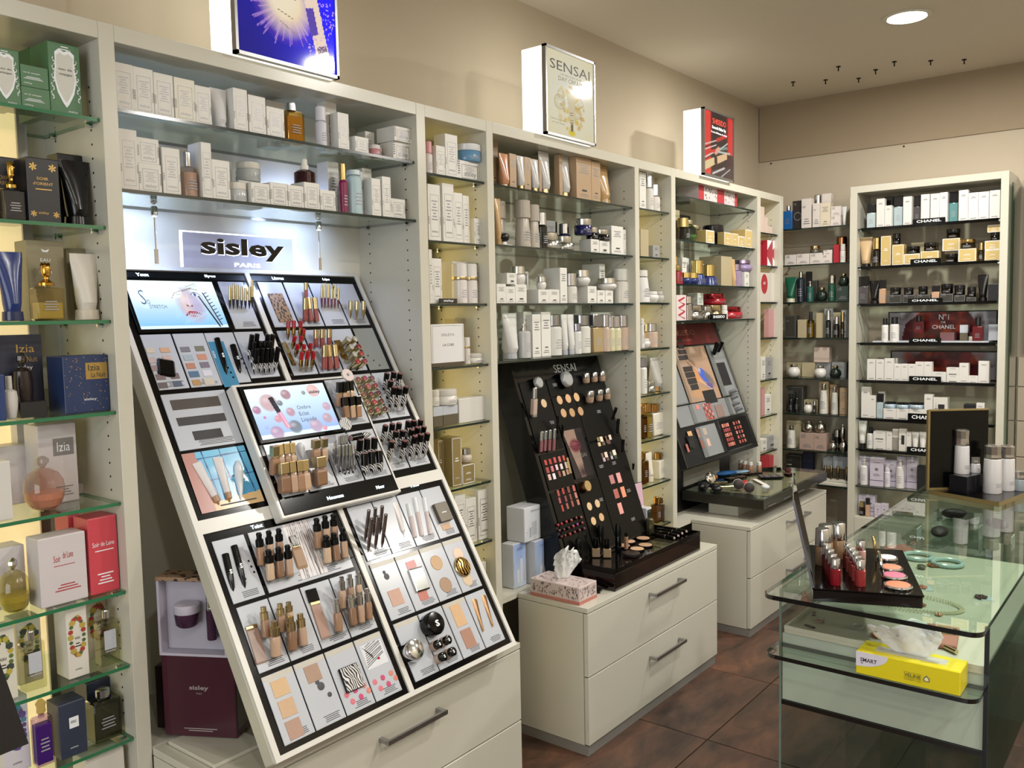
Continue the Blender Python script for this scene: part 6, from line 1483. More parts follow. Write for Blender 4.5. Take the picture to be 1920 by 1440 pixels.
# vessels: code | profile | body colour | body finish | cap colour | cap finish | cap part of height | cap radius | look | noun | category
# finishes: g gloss, m metal, s satin, c clear glass
VES='''tw|tube|d0d0d2|s|c8c8cc|s|.14|.7|white squeeze tube with blue-grey label|squeeze_tube|tube
twg|tube|d2ccc0|s|c8bfae|s|.16|.8|white squeeze tube|squeeze_tube|tube
tbk|tube|101012|g|0c0c0e|g|.14|.8|black squeeze tube|squeeze_tube|tube
tbl|tube|24346c|g|1c2850|g|.14|.8|royal blue squeeze tube with silver print|squeeze_tube|tube
tco|tube|bc8462|g|d8c09c|g|.12|.5|coral metallic tube with gold cap|squeeze_tube|tube
tsv|tube|b8b6b2|g|c8a878|m|.14|.55|silver-grey tube with gold cap|squeeze_tube|tube
tgd|tube|b8986c|g|a08458|g|.14|.8|gold metallic tube|squeeze_tube|tube
tsw|tube|cacac8|g|a8aab0|g|.13|.65|white tube with grey oval|squeeze_tube|tube
tgr|tube|1f5a44|g|c8c8b0|g|.16|.7|green squeeze tube|squeeze_tube|tube
tgk|tube|c0a47c|s|141214|g|.12|.7|beige-gold tube with black cap|squeeze_tube|tube
twk|tube|d4d2cc|g|101010|g|.16|.7|white tube with black cap|squeeze_tube|tube
twh|tube|d2d0ca|g|cac8c4|g|.12|.7|small white tube|squeeze_tube|tube
pgh|sq|141418|g|c8a050|m|.45|.5|black perfume bottle crowned by a gold sculpted head|perfume_bottle|bottle
pfs|sq|eee6c0|c|c89c48|m|.40|.55|square glass perfume bottle crowned by a gold head|perfume_bottle|bottle
pnk|bulb|2a2020|g|d8d4c8|c|.24|.5|black twisted perfume bottle with crystal stopper|perfume_bottle|bottle
pwr|bulb|c4c0bc|g|c4c0bc|g|.3|.4|round white ribbed bottle|perfume_bottle|bottle
pks|sph|f2e2dc|c|e8e4e0|c|.22|.32|round pink glass perfume flask with crystal stopper|perfume_bottle|bottle
pys|sph|ece8cc|c|d8d8d8|m|.22|.3|round yellow perfume flask with faceted silver stopper|perfume_bottle|bottle
pfc|sqt|eeeee0|c|d0d0cc|m|.16|.35|tall clear cologne bottle with paper label|cologne_bottle|bottle
pds|sqt|b0b098|c|b8bcc4|m|.16|.5|square smoky glass cologne bottle with silver cap|cologne_bottle|bottle
pfp|sqt|e0d0e8|c|d4ccb4|c|.24|.6|violet-tinted cologne bottle with crystal stopper|cologne_bottle|bottle
pam|sqt|ecd8a0|c|c0c0c0|m|.2|.45|square amber glass pump bottle|pump_bottle|bottle
vlt|cyl|c4c4d0|s|ccccd4|s|.35|.9|pale lilac cylinder bottle|bottle|bottle
vpk|cyl|d0c8c8|g|c88c90|s|.35|.9|small white bottle with pink cap|bottle|bottle
jpk|jar|b87c84|g|d0c8c8|g|.35|1|small pink jar|cream_jar|jar
jwl|jar|b8bcbc|g|d4d0c8|g|.35|1|white cream jar with pale lid|cream_jar|jar
jbl|jar|5a86a8|g|cfd2d4|g|.38|1|blue jar with white lid|cream_jar|jar
vcl|cyl|efe4dc|c|c8c8c8|m|.32|.4|clear glass bottle with silver cap|bottle|bottle
drp|drop|a87888|c|d8d4cc|g|.45|.35|purple dropper bottle with white bulb|dropper_bottle|bottle
vmg|cyl|7c1c48|g|d0b074|m|.33|.7|slim magenta bottle with gold cap|bottle|bottle
vaq|cyl|a8c0c4|g|b4c4c8|g|.12|.9|pale aqua cylinder bottle|bottle|bottle
gsg|cyl|d2ccc8|g|d0ccc8|g|.38|1|white pump bottle with gold ring|pump_bottle|bottle
jbg|jar|cfccc4|g|ccc8c0|g|.4|1|white jar with olive band|cream_jar|jar
jsl|bulb|d0c4bc|g|c0c0c0|m|.42|.8|white stemmed jar with silver lid|cream_jar|jar
vps|tap|aaa296|g|a49c90|g|.38|1|tapered pearl-grey bottle|bottle|bottle
vcs|cyl|a8a8a4|c|c8c8c8|m|.35|.85|clear bottle with silver cap|bottle|bottle
vcw|cyl|ccc9c2|g|c0c0c4|m|.42|.95|white bottle with chrome cap|bottle|bottle
jpl|jar|a8a8a0|m|cacac4|m|.45|.85|pearly silver jar with etched lid|cream_jar|jar
vnv|cyl|20204c|g|c8c8c8|m|.35|.8|navy bottle with silver cap|bottle|bottle
vjn|jar|1c1c50|g|cacac4|m|.42|.95|navy jar with etched silver lid|cream_jar|jar
jnv|jar|20204c|c|cacac4|m|.45|.9|navy glass jar with silver lid|cream_jar|jar
jwc|bulb|cfccc8|g|cacac4|m|.42|.95|white egg jar with etched silver lid|cream_jar|jar
vwh|cyl|cfccc4|g|c4c4bc|g|.35|.9|white bottle with frosted cap|bottle|bottle
pmp|cyl|b4b4b4|g|c8c8c8|m|.2|.5|white and grey pump bottle|pump_bottle|bottle
vgc|cyl|c8c8c2|g|9a9ca0|m|.28|.9|tall white bottle with grey cap|bottle|bottle
vgs|cyl|ccccc8|g|9c9eac|m|.25|.9|small white bottle with grey cap|bottle|bottle
vam|sqt|a08c66|g|c4c4c8|m|.32|.95|amber bottle with broad silver cap|bottle|bottle
vrs|cyl|b8a292|g|bcbcc0|m|.33|.9|blush bottle with silver cap|bottle|bottle
vpl|cyl|c0bc9c|g|bcbcc0|m|.33|.9|pale lotion bottle with silver cap|bottle|bottle
vwt|tap|cccccc|g|c8c8c4|g|.2|.8|tall white shouldered bottle|bottle|bottle
jwb|bulb|cfcdca|g|cac8c4|g|.25|.8|round white jar|cream_jar|jar
vgn|sqt|a88c3c|c|b88c50|m|.25|.5|golden oil bottle with ribbed amber cap|oil_bottle|bottle
vgl|cyl|c8bc88|c|b88c50|m|.25|.8|clear oil bottle with amber cap|oil_bottle|bottle
vgw|sqt|cfcabc|g|b88c50|m|.25|.6|white lotion bottle with gold cap|lotion_bottle|bottle
vgg|cyl|b0a074|c|d0b880|m|.4|.85|gold-tinted bottle with gold cap|bottle|bottle
spg|sph|a8bc9c|c|d8d4b8|m|.2|.5|round pale green glass flask|flask|bottle
vbk|cyl|141418|g|b8a878|m|.25|.8|black bottle with gilt cap|bottle|bottle
jrd|sph|a8a080|m|d0c8b0|m|.2|.5|round pearl jar with silver lid|cream_jar|jar
jbk|jar|5c5850|c|141214|g|.45|1|glass jar with black lid|cream_jar|jar
vrd|tap|8c1824|g|c8b078|m|.3|.6|red serum bottle with gold cap|serum_bottle|bottle
jbu|bulb|28346c|g|d0b878|m|.45|.9|deep blue jar with gold lid|cream_jar|jar
vbu|tap|28346c|g|d0b878|m|.55|.7|deep blue pump bottle with tall gold cap|pump_bottle|bottle
vpu|cyl|8c7c98|g|a494a8|m|.3|.8|lilac bottle|bottle|bottle
jpu|sph|8c7ca0|g|a490b0|m|.3|.8|round lilac jar|cream_jar|jar
vsv|cyl|b0aca8|m|c4c0bc|m|.3|.9|silver bottle|bottle|bottle
jsv|jar|a8a49c|m|bcb8b0|m|.45|1|silver-grey cream jar|cream_jar|jar
jgd|jar|b09c74|m|c8b890|m|.45|1|champagne cream jar|cream_jar|jar
jrd2|jar|98202c|g|b04048|m|.45|.9|red cream jar|cream_jar|jar
vbB|sqt|1f5c9c|g|c8d4dc|m|.2|.5|bright blue bottle|bottle|bottle
jgc|jar|48443c|g|c8b48c|m|.5|.95|dark jar with gold lid|cream_jar|jar
jco|jar|b0482c|g|b47c54|m|.4|1|orange jar with copper lid|cream_jar|jar
vdg|cyl|18202c|g|c4c0b0|m|.2|.5|dark blue-green bottle with silver cap|bottle|bottle
pmg|cyl|1f5048|g|c8c8c0|m|.25|.5|small green pump bottle|pump_bottle|bottle
spk|sph|1a2420|g|b0a884|m|.2|.5|dark spherical jar with bright lid|cream_jar|jar
vdk|cyl|1a4434|g|b4b0a8|m|.32|.95|dark green bottle with silver cap|bottle|bottle
vol|cyl|b8a860|c|1c1c18|g|.3|.5|olive oil-coloured bottle with black dropper|bottle|bottle
swh|sph|cfccc6|g|d0ccc4|m|.18|.6|white spherical jar with metal lid|cream_jar|jar
vdd|cyl|141414|g|1c1c1c|g|.3|.6|small black bottle|bottle|bottle
vfr|tap|c4c2b8|g|b8b8b4|m|.2|.5|frosted white bottle with silver top|bottle|bottle
ssv|sph|c4c0b8|m|c8c4bc|m|.15|.5|mirror-silver spherical jar|cream_jar|jar
vqk|sqt|a8b8bc|g|101014|g|.33|.95|pale aqua bottle with black cap|bottle|bottle
vgk|sqt|4a4648|g|141214|g|.33|.95|dark grey bottle with black cap|bottle|bottle
vtk|sqt|5c8c8c|g|101014|g|.33|.95|teal bottle with black cap|bottle|bottle
jgk|jar|a08c58|c|181614|g|.45|1|gold glass jar with black lid|cream_jar|jar
jgg|jar|b0a89c|c|c8a870|m|.4|1|clear jar with rose gold lid|cream_jar|jar
vfk|sqt|b89478|g|141214|g|.35|.95|foundation bottle with black cap|foundation_bottle|bottle
vwk|cyl|d2d0cc|g|121418|g|.27|.7|white bottle with black cap|bottle|bottle
vrr|sqt|5c1418|g|141214|g|.33|.6|dark red bottle with black cap|bottle|bottle
jwk|jar|c8c0b4|g|3c1818|g|.4|1|small cream jar with dark lid|cream_jar|jar
jqk|jar|a0b4c0|g|121418|g|.3|1|pale blue jar with black lid|cream_jar|jar
vgp|sqt|8c867c|g|cbc4bc|g|.4|1|grey bottle with beige cap|bottle|bottle
pmw|cyl|d0cccc|g|d0c8c0|g|.22|.45|white pump bottle with violet print|pump_bottle|bottle
vsl|cyl|cdc9d0|g|cfcbd0|g|.3|.9|slim white bottle|bottle|bottle
bru|brush|d4d0c8|s|141214|g|.3|1|white powder brush on black stand|powder_brush|brush'''
VS={}
for ln in VES.split('\n'):
    a=ln.split('|'); VS[a[0]]=a[1:]
def fin(name,hx,f):
    if f=='g': return M(name,hx,.2,noise=.02)
    if f=='s': return M(name,hx,.4,noise=.02)
    if f=='m': return M(name,hx,.22,1,noise=.03)
    return glass(name+'_glass',hx,.03,1.2)
inkd=M('ink_black','202022',.5); inks=M('ink_silver2','8c8c90',.35,.6); inkw=M('ink_white','e8ecf0',.5); inkg=M('ink_gold','b09458',.3,.8); inkr=M('ink_red','a83038',.5)
def carton_print(st,A,hx):
    """flat print on the front (y=-.5) of a unit carton; v runs 0..A so marks keep their aspect"""
    m=MB(); f=lambda u,v:(u-.5,-.507,v/A)
    q=lambda u0,v0,u1,v1,mi=0: m.add([f(u0,v0),f(u1,v0),f(u1,v1),f(u0,v1)],[(0,1,2,3)],mi)
    def frame(u0,v0,u1,v1,t,mi=0): q(u0,v0,u1,v0+t,mi);q(u0,v1-t,u1,v1,mi);q(u0,v0,u0+t,v1,mi);q(u1-t,v0,u1,v1,mi)
    def lines(u0,u1,v0,v1,n,mi=0):
        for i in range(n):
            b=v0+(v1-v0)*(i+.2)/n; k=.06*((i*7)%3); q(u0+k,b,u1-k,b+(v1-v0)/n*.4,mi)
    def txt(s,u0,v0,u1,v1,mi=0,off=.0): addtext(m,s,f,u0,v0,u1,v1,mi,off)
    mats=[inks,inkd,inkw,inkg,inkr]
    if st=='sis':
        frame(.16,.08*A,.86,.82*A,.022,0); lines(.27,.75,.36*A,.74*A,7,0); txt('sisley',.26,.14*A,.78,.14*A+.15,0,.02)
        for k in range(7): q(0,.3*A+.06*k,.09,.3*A+.06*k+.022,1); q(.92,.3*A+.06*k,1,.3*A+.06*k+.022,1)
    elif st=='ln': lines(.2,.8,.62*A,.85*A,4,0); q(.36,.2*A,.68,.2*A+.07,1); lines(.2,.8,.08*A,.16*A,2,0)
    elif st=='hr': lines(.1,.35,.7*A,.72*A,1,0); txt('HR',.12,.68*A,.45,.68*A+.25,0); lines(.2,.85,.12*A,.35*A,3,0)
    elif st=='ch': lines(.25,.75,.8*A,.86*A,2,1); q(.2,.07*A,.8,.07*A+.05,1)
    elif st=='orn':
        pts=[(.2,.86),(.34,.92),(.5,.88),(.66,.92),(.82,.86),(.8,.7),(.86,.5),(.76,.3),(.6,.16),(.5,.1),(.4,.16),(.24,.3),(.14,.5),(.2,.7)]
        m.add([f(a,b*A) for a,b in pts],[tuple(range(len(pts)))],2)
        m.add([(f(a*.84+.08,b*A*.84+.09*A)[0],-.512,f(a*.84+.08,b*A*.84+.09*A)[2]) for a,b in pts],[tuple(range(len(pts)))],5)
        g=lambda u,v:(u-.5,-.516,v/A)
        for s,b in (('eau de',.62),('campagne',.54)): addtext(m,s,g,.3,b*A,.72,b*A+.07,1)
        addtext(m,'sisley',f,.55,.03*A,.85,.03*A+.08,2); lines(.35,.7,.9*A,.97*A,2,2)
        for sgn in(0,1):
            for k in range(5): a0=.08+.02*k if not sgn else .92-.02*k; m.tube([(a0-.5+.05*math.sin(t*1.2)*(1-2*sgn),-.508,(.2+.12*k)+.02*t) for t in range(6)],.012,4,2)
    elif st=='camp': txt('eau de campagne',.1,.6*A,.7,.6*A+.1,2); lines(.1,.8,.35*A,.5*A,3,2); txt('sisley',.1,.12*A,.4,.12*A+.1,2)
    elif st=='soir':
        txt("SOIR",.3,.66*A,.66,.66*A+.09,3); txt("d'ORIENT",.18,.58*A,.8,.58*A+.09,3); lines(.25,.75,.5*A,.54*A,1,3); txt('sisley',.3,.12*A,.62,.12*A+.1,3)
        for (cx,cy_,s) in ((.2,.86,1),(.8,.86,1),(.15,.13,.8),(.85,.13,.8)):
            for k in range(6): t=k*PI/3; m.add([f(cx,cy_*A),f(cx+.1*s*math.cos(t),cy_*A+.1*s*math.sin(t)),f(cx+.14*s*math.cos(t+.5),cy_*A+.14*s*math.sin(t+.5)),f(cx+.05*s*math.cos(t+.8),cy_*A+.05*s*math.sin(t+.8))],[(0,1,2,3)],3)
    elif st=='eau': txt('EAU',.35,.74*A,.62,.74*A+.08,2);txt('DU',.43,.67*A,.55,.67*A+.05,2);txt('SOIR',.3,.59*A,.66,.59*A+.08,2); m.add([f(.42,.86*A),f(.56,.86*A),f(.6,.9*A),f(.49,.88*A),f(.38,.9*A)],[(0,1,2,3,4)],2)
    elif st=='izn': txt('Izia',.5,.78*A,.85,.88*A,3); txt('La Nuit',.55,.66*A,.9,.73*A,3); txt('sisley',.5,.55*A,.8,.62*A,2)
    elif st=='star':
        r=random.Random(5)
        for k in range(90):
            u,v=r.uniform(.03,.97),r.uniform(.03,.97)*A; s=r.uniform(.006,.02); m.add([f(u-s,v),f(u,v-s),f(u+s,v),f(u,v+s)],[(0,1,2,3)],3)
        g=lambda u,v:(u-.5,-.511,v/A); m.add([g(.48,.58*A),g(.97,.58*A),g(.97,.87*A),g(.48,.87*A)],[(0,1,2,3)],3)
        h=lambda u,v:(u-.5,-.515,v/A); addtext(m,'Izia',h,.54,.73*A,.8,.84*A,1); addtext(m,'La Nuit',h,.6,.61*A,.92,.7*A,1); txt('sisley',.42,.2*A,.7,.2*A+.08,2)
    elif st=='izia': q(.38,.6*A,.92,.82*A,0); g=lambda u,v:(u-.5,-.512,v/A); addtext(m,'Izia',g,.48,.65*A,.82,.77*A,2); lines(.4,.85,.08*A,.22*A,4,0)
    elif st=='soil': txt('Soir de Lune',.12,.62*A,.88,.68*A,2); lines(.2,.85,.55*A,.58*A,1,2); lines(.25,.8,.12*A,.28*A,4,2)
    elif st=='txt': txt('Soir',.3,.62*A,.45,.72*A,4); txt('de Lune',.5,.66*A,.72,.76*A,4); lines(.3,.85,.18*A,.3*A,3,4); q(.3,.56*A,.75,.57*A,4)
    elif st=='flo':
        cs_=[6,7,8]
        for k in range(22):
            t=2*PI*k/22; cx=.5+.32*math.cos(t);cy_=.60*A+.27*A*math.sin(t); s=.10+.03*(k%3); m.add([(f(cx,cy_)[0]+s*math.cos(t+j*PI/3+k),-.507-.002*(k%5),f(cx,cy_)[2]+s/A*math.sin(t+j*PI/3+k)) for j in range(6)],[tuple(range(6))],cs_[k%3])
        txt('eau',.38,.56*A,.62,.56*A+.12,1); lines(.36,.66,.44*A,.52*A,2,1); txt('sisley',.32,.1*A,.66,.1*A+.12,1)
    elif st=='plq': q(.36,.52*A,.72,.72*A,2); g=lambda u,v:(u-.5,-.512,v/A); addtext(m,'eau',g,.42,.61*A,.62,.66*A,1); txt('sisley',.36,.14*A,.66,.14*A+.08,2)
    elif st=='cure': frame(.03,.03*A,.97,.97*A,.008,0); txt('SISLEYA',.3,.72*A,.7,.78*A,0); txt('LA CURE',.34,.48*A,.68,.54*A,1); q(0,-.0,1,.0,0)
    elif st=='gol': frame(.02,.02*A,.98,.98*A,.035,2); lines(.3,.7,.5*A,.6*A,2,2); txt('sisley',.3,.15*A,.7,.15*A+.13,2)
    elif st=='red':
        q(0,0,.24,A,4); q(.86,0,1,A,4); r=random.Random(8)
        for k in range(22): u,v=r.uniform(.28,.82),r.uniform(.08,.9)*A; m.add([f(u,v),f(u+.02,v+.01),f(u+.025,v+.05),f(u+.005,v+.06)],[(0,1,2,3)],1)
    elif st=='rib':
        for k in range(3): v=.12*A+.28*A*k; m.add([f(.15,v+.12*A),f(.3,v+.06*A),f(.85,v+.2*A),f(.8,v+.26*A)],[(0,1,2,3)],4); m.add([f(.15,v+.12*A),f(.3,v+.06*A),f(.9,v-.02*A),f(.8,v-.06*A)],[(0,1,2,3)],4)
    elif st=='tri': m.add([f(0,A),f(.9,A),f(0,.62*A)],[(0,1,2)],2); m.add([f(0,0),f(.8,0),f(0,.36*A)],[(0,1,2)],2)
    elif st=='oval': m.add([f(.4+.34*math.cos(2*PI*k/20),.62*A+.34*A*math.sin(2*PI*k/20)) for k in range(20)],[tuple(range(20))],4); g=lambda u,v:(u-.5,-.512,v/A); addtext(m,'60',g,.3,.6*A,.5,.7*A,2)
    elif st=='circ': m.add([(p[0],-.507,p[2]) for p in [f(.6+r_*math.cos(2*PI*k/20),.45*A+r_*math.sin(2*PI*k/20)) for r_ in(.36,.46) for k in range(20)]],[(k,(k+1)%20,20+(k+1)%20,20+k) for k in range(20)],0); txt('HR',.15,.84*A,.45,.92*A,0)
    elif st=='frm': frame(.04,.03*A,.96,.97*A,.03,0); txt('HR',.15,.7*A,.42,.7*A+.18,0)
    elif st=='win': q(.35,.3*A,.8,.72*A,1); lines(.1,.3,.5*A,.8*A,3,0)
    elif st=='per': lines(.25,.75,.82*A,.86*A,1,0); m.add([f(.5+.14*math.cos(2*PI*k/12),.6*A+.14*math.sin(2*PI*k/12)) for k in range(12)],[tuple(range(12))],0); lines(.25,.75,.36*A,.46*A,2,0); q(0,.2*A,1,.2*A+.06,6)
    if not m.v: return None,None
    if max(m.m)>=5: mats+=[M('print_cream','c8c8c0',.5)]+([M('leaf_green','4a6038',.5),M('petal_red','a03830',.5),M('petal_gold','b09848',.5)] if hx=='d2cec4' else [M('leaf_green2','586c30',.5),M('petal_yellow','b0a040',.5),M('leaf_dark','38443c',.5)] if hx=='cfccbe' else [M('petal_violet','5a4878',.5),M('petal_blue','487890',.5),M('violet_band','5c4c88',.5)])
    return m,mats
PRC={};BMC={}
def carton(code,w,d,h):
    hx,st,look=BX[code]; A=max(.25,round(h/w*2)/2)
    mt=M('carton_'+hx,hx,.38,noise=.025,scale=40)
    k=(hx,)
    if k not in BMC:
        m=MB(); b=.012; m.bbox(-.5,.5,-.5,.5,0,1,b); 
        m.box(-.46,.46,-.44,-.425,.9995,1.0035); me=m.mesh('carton',mt); BMC[k]=me
    o=link('carton',BMC[k]); o.scale=(w,d,h)
    pk=(code,A)
    if pk not in PRC:
        m,ms=carton_print(st,A,hx); PRC[pk]=m.mesh('front_print',ms) if m else None
    if PRC[pk]: link('front_print',PRC[pk],o)
    if code in('cbr',): part('white_lid',MB().box(-.51,.51,-.51,.51,.55,1.001),cardw,o)
    if code=='clc': part('brown_band',MB().box(-.502,.502,-.512,.5,.0,.09),M('brown_band','4c4232',.4),o)
    return o,look,'carton','carton'
def head_cap(m,z0,z1,r,mi=0):   # small sculpted head: shoulders, neck, face with nose and brow, hair
    H_=z1-z0
    m.lathe([(r*1.2,z0),(r*1.25,z0+.12*H_),(r*.8,z0+.2*H_),(r*.45,z0+.28*H_),(r*.42,z0+.36*H_)],14,mi)
    pr=[(.05,.34),(.5,.38),(.72,.5),(.8,.64),(.78,.78),(.55,.92),(.1,.99)]
    m.lathe([(r*a,z0+b*H_) for a,b in pr],14,mi)
    m.add([(0,-r*1.05,z0+.56*H_),(-r*.16,-r*.7,z0+.55*H_),(r*.16,-r*.7,z0+.55*H_),(0,-r*.72,z0+.74*H_)],[(0,1,3),(0,3,2),(0,2,1)],mi)
    m.box(-r*.5,r*.5,-r*.86,-r*.6,z0+.73*H_,z0+.77*H_,mi); m.box(-r*.25,r*.25,-r*.84,-r*.6,z0+.46*H_,z0+.49*H_,mi)
    for k in range(9): a=PI*.15+k*PI*.7/8+ (0); m.lathe([(.001,z0+.84*H_),(r*.3,z0+.9*H_),(.001,z0+H_)],6,mi,(r*.6*math.cos(a*2),r*.6*math.sin(a*2),-.02*H_*(k%2)))
VMC={}
def vessel(code,w,h):
    P,bh,bf,ch,cf_,cfr,cr,look,noun,cat=VS[code]; cfr=float(cfr);cr=float(cr)
    A=h/w
    if code not in VMC:
        n=18; b=MB();c=MB();zb=1-cfr;R=.5; L=None
        if P=='tube':
            # round shoulder at the cap end, flat crimp at the top
            rings=[]; N=18; zc=cfr
            for i in range(9):
                t=i/8; z=zc+(1-zc)*t; wx=.5*(.62+.38*min(1,t*1.15)); wy=.42*(1-t)**.8+.02; rings.append((wx,wy,z))
            rings[0]=(.30,.30,zc)
            vs=[(a*math.cos(2*PI*k/N),bb*math.sin(2*PI*k/N),z) for (a,bb,z) in rings for k in range(N)]
            fs=[(j*N+k,j*N+(k+1)%N,(j+1)*N+(k+1)%N,(j+1)*N+k) for j in range(8) for k in range(N)]+[tuple(range(N))[::-1],tuple(8*N+k for k in range(N))]
            b.add(vs,fs); b.box(-.5,.5,-.015,.015,.985,1.0)
            c.lathe([(cr*.5*.96,0),(cr*.5,.01),(cr*.5*.95,cfr*.97),(cr*.3,cfr+.005)],n)
            L=(.42,.62,.38)
        elif P in('cyl','tap','bulb','sph','jar','drop','brush'):
            if P=='cyl': pr=[(.44,0),(.5,.012),(.5,zb-.06),(.42,zb-.015),(cr*.36,zb)]
            if P=='tap': pr=[(.46,0),(.5,.02),(.46,zb*.5),(.40,zb-.04),(cr*.38,zb)]
            if P=='bulb': pr=[(.28,0),(.36,.04),(.48,zb*.45),(.5,zb*.7),(.44,zb*.92),(cr*.42,zb)]
            if P=='sph': pr=[(.26,0),(.38,zb*.1),(.48,zb*.3),(.5,zb*.5),(.47,zb*.7),(.36,zb*.88),(cr*.4,zb)]
            if P=='jar': pr=[(.42,0),(.48,.04),(.5,.12),(.5,zb-.05),(.46,zb)]
            if P=='drop': pr=[(.46,0),(.5,.03),(.5,zb*.75),(.36,zb*.9),(.2,zb)]
            if P=='brush': pr=[(.5,0),(.5,.1),(.2,.14),(.16,.34)]
            b.lathe(pr,n)
            if P=='jar': c.lathe([(cr*.49,zb),(cr*.5,zb+.03),(cr*.5,.96),(cr*.45,1)],n)
            elif P=='drop': c.lathe([(.2,zb),(.2,zb+.16),(.15,zb+.18),(.15,.93),(.08,.99),(.01,1)],n)
            elif P=='brush': c.lathe([(.16,.34),(.30,.5),(.36,.8),(.28,.95),(.05,1)],n)
            elif code[0]=='p' and code not in('pnk','pwr','pks','pys'): c.lathe([(cr*.42,zb),(cr*.42,zb+cfr*.45),(cr*.2,zb+cfr*.5),(cr*.2,zb+cfr*.75),(cr*.36,zb+cfr*.78),(cr*.36,1)],n); c.box(-.5*cr,-.1*cr,-.05,.05,zb+cfr*.8,zb+cfr*.92)
            elif code in('pks','pys','pnk'): c.lathe([(.06,zb),(cr*.3,zb+cfr*.2),(cr*.5,zb+cfr*.45),(cr*.48,zb+cfr*.75),(cr*.2,1)],8)
            else: c.lathe([(cr*.5*.98,zb+.002),(cr*.5,zb+.01),(cr*.5*.97,.985),(cr*.44,1)],n)
            L=(zb*.25,zb*.6,.5)
        else: # square glass bottles
            d_=.32 if P=='sq' else .34
            k=MB(); b.bbox(-.5,.5,-d_,d_,0,zb-.03,.03); b.lathe([(cr*.3,zb-.03),(cr*.3,zb)],12)
            if code in('pgh','pfs'): head_cap(c,zb,1,.22)
            elif P=='sqt' and cf_=='c': c.lathe([(.12,zb),(cr*.45,zb+cfr*.2),(cr*.4,zb+cfr*.55),(cr*.52,zb+cfr*.75),(cr*.2,1)],7)
            elif cr>.9: c.bbox(-.49,.49,-d_*.97,d_*.97,zb-.01,1,.02)
            else: c.lathe([(cr*.42,zb),(cr*.5,zb+.01),(cr*.5,.985),(cr*.45,1)],12)
            L=(zb*.3,zb*.6,d_)
        bm=fin('product_'+bh,bh,bf); cm=fin('cap_'+ch,ch,cf_)
        bod=b.mesh(noun,bm,True); cap=c.mesh('cap',cm,True)
        # label: three small lines of type on the front
        lb=MB(); r=L[2]
        for i in range(4):
            z0=L[0]+(L[1]-L[0])*i/4; z1=z0+(L[1]-L[0])*.09; hw=.26-.05*(i%2)
            if P in('sq','sqt','tube'):
                yy=-r-.01 if P!='tube' else -.40
                lb.add([(-hw,yy,z0),(hw,yy,z0),(hw,yy,z1),(-hw,yy,z1)],[(0,1,2,3)])
            else:
                k=6; rr=.506
                a=[-PI/2+hw*2.2*(2*q/k-1) for q in range(k+1)]
                lb.add([(rr*math.cos(t),rr*math.sin(t),z) for z in(z0,z1) for t in a],[(q,q+1,k+2+q,k+1+q) for q in range(k)])
        dark=sum(lin(bh))<.5
        lbl=None if P in('bulb','sph','brush','drop','tube') else lb.mesh('label_print',inkl if not dark else inks)
        extra=None
        if code=='gsg': extra=('gold_ring',MB().lathe([(.505,.60),(.512,.61),(.512,.66),(.505,.67)],n).mesh('gold_ring',gold,True))
        if bf=='c' and P in('sq','sqt','sph') or code in('vcl','drp','vgl','vol'):
            q=MB(); lh=.55 if code in('pks','pys','pfs') else .85
            if P in('sq','sqt'): q.bbox(-.44,.44,-.27,.27,.03,zb*lh-.02,.02)
            elif P=='sph': q.lathe([(.24,.02),(.36,zb*.1),(.45,zb*.28),(.46,zb*.42)],n)
            else: q.lathe([(.42,.015),(.45,.02),(.45,zb*.8)],n)
            lq={'vcl':'bcaaa0','drp':'5c2840','pks':'c89880','pys':'b0a050','pfs':'a8964c','pfc':'d8d8a0','pds':'4c4c38','pfp':'4c2080','pam':'b8903c'}.get(code,bh)
            extra=('liquid',q.mesh('liquid',M('liquid_'+lq,lq,.1,noise=.02)))
        if code=='pfc': extra=('paper_label',MB().box(-.3,.3,-.36,-.345,.3,.65).mesh('paper_label',cardw))
        VMC[code]=(bod,cap,lbl,extra)
    bod,cap,lbl,extra=VMC[code]
    o=link(noun,bod); o.scale=(w,w,h); link('cap',cap,o)
    if lbl and w>.018: link('label_print',lbl,o)
    if extra: link(extra[0],extra[1],o)
    return o,look,noun,cat
def shelfsign(code,w,h):
    word={'sgc':'CHANEL','sgs':'sisley','sgk':'SHISEIDO'}[code]
    if ('S',code) not in VMC:
        b=MB().bbox(-.5,.5,-.5,.5,0,1,.02).mesh('shelf_sign',black if code!='sgs' else M('brown_black','241f1a',.4))
        m=MB(); addtext(m,word,lambda a,c:(a-.5,-.53,c),.12 if code!='sgs' else .2,.26,.88 if code!='sgs' else .8,.76,0,.02); VMC[('S',code)]=(b,m.mesh('brand_lettering',inkw))
    o=link('shelf_sign',VMC[('S',code)][0]); o.scale=(w,.006,h); link('brand_lettering',VMC[('S',code)][1],o)
    return o,'small black shelf sign with white lettering','shelf_sign','sign'
NUM=['first','second','third','fourth','fifth','sixth','seventh','eighth','ninth','tenth','eleventh','twelfth','thirteenth','fourteenth','fifteenth','sixteenth','seventeenth','eighteenth','nineteenth','twentieth','twenty-first','twenty-second','twenty-third','twenty-fourth']
made=[]
for (code,sh,x,y,z,w_,d_,h_) in ITEMS:
    if code[:2]=='sg' and code in('sgc','sgs','sgk'): o,look,noun,cat=shelfsign(code,w_,h_)
    elif code in BX: o,look,noun,cat=carton(code,w_,d_,h_)
    else: o,look,noun,cat=vessel(code,w_,h_)
    o.location=(x,y,z)
    if sh[0] in 'HC': o.rotation_euler=(0,0,-PI/2)
    made.append((o,look,noun,cat,sh,x if sh[0] not in 'HC' else -y))
    o['category']=cat
by={}
for r in made: by.setdefault((r[4],r[1]),[]).append(r)
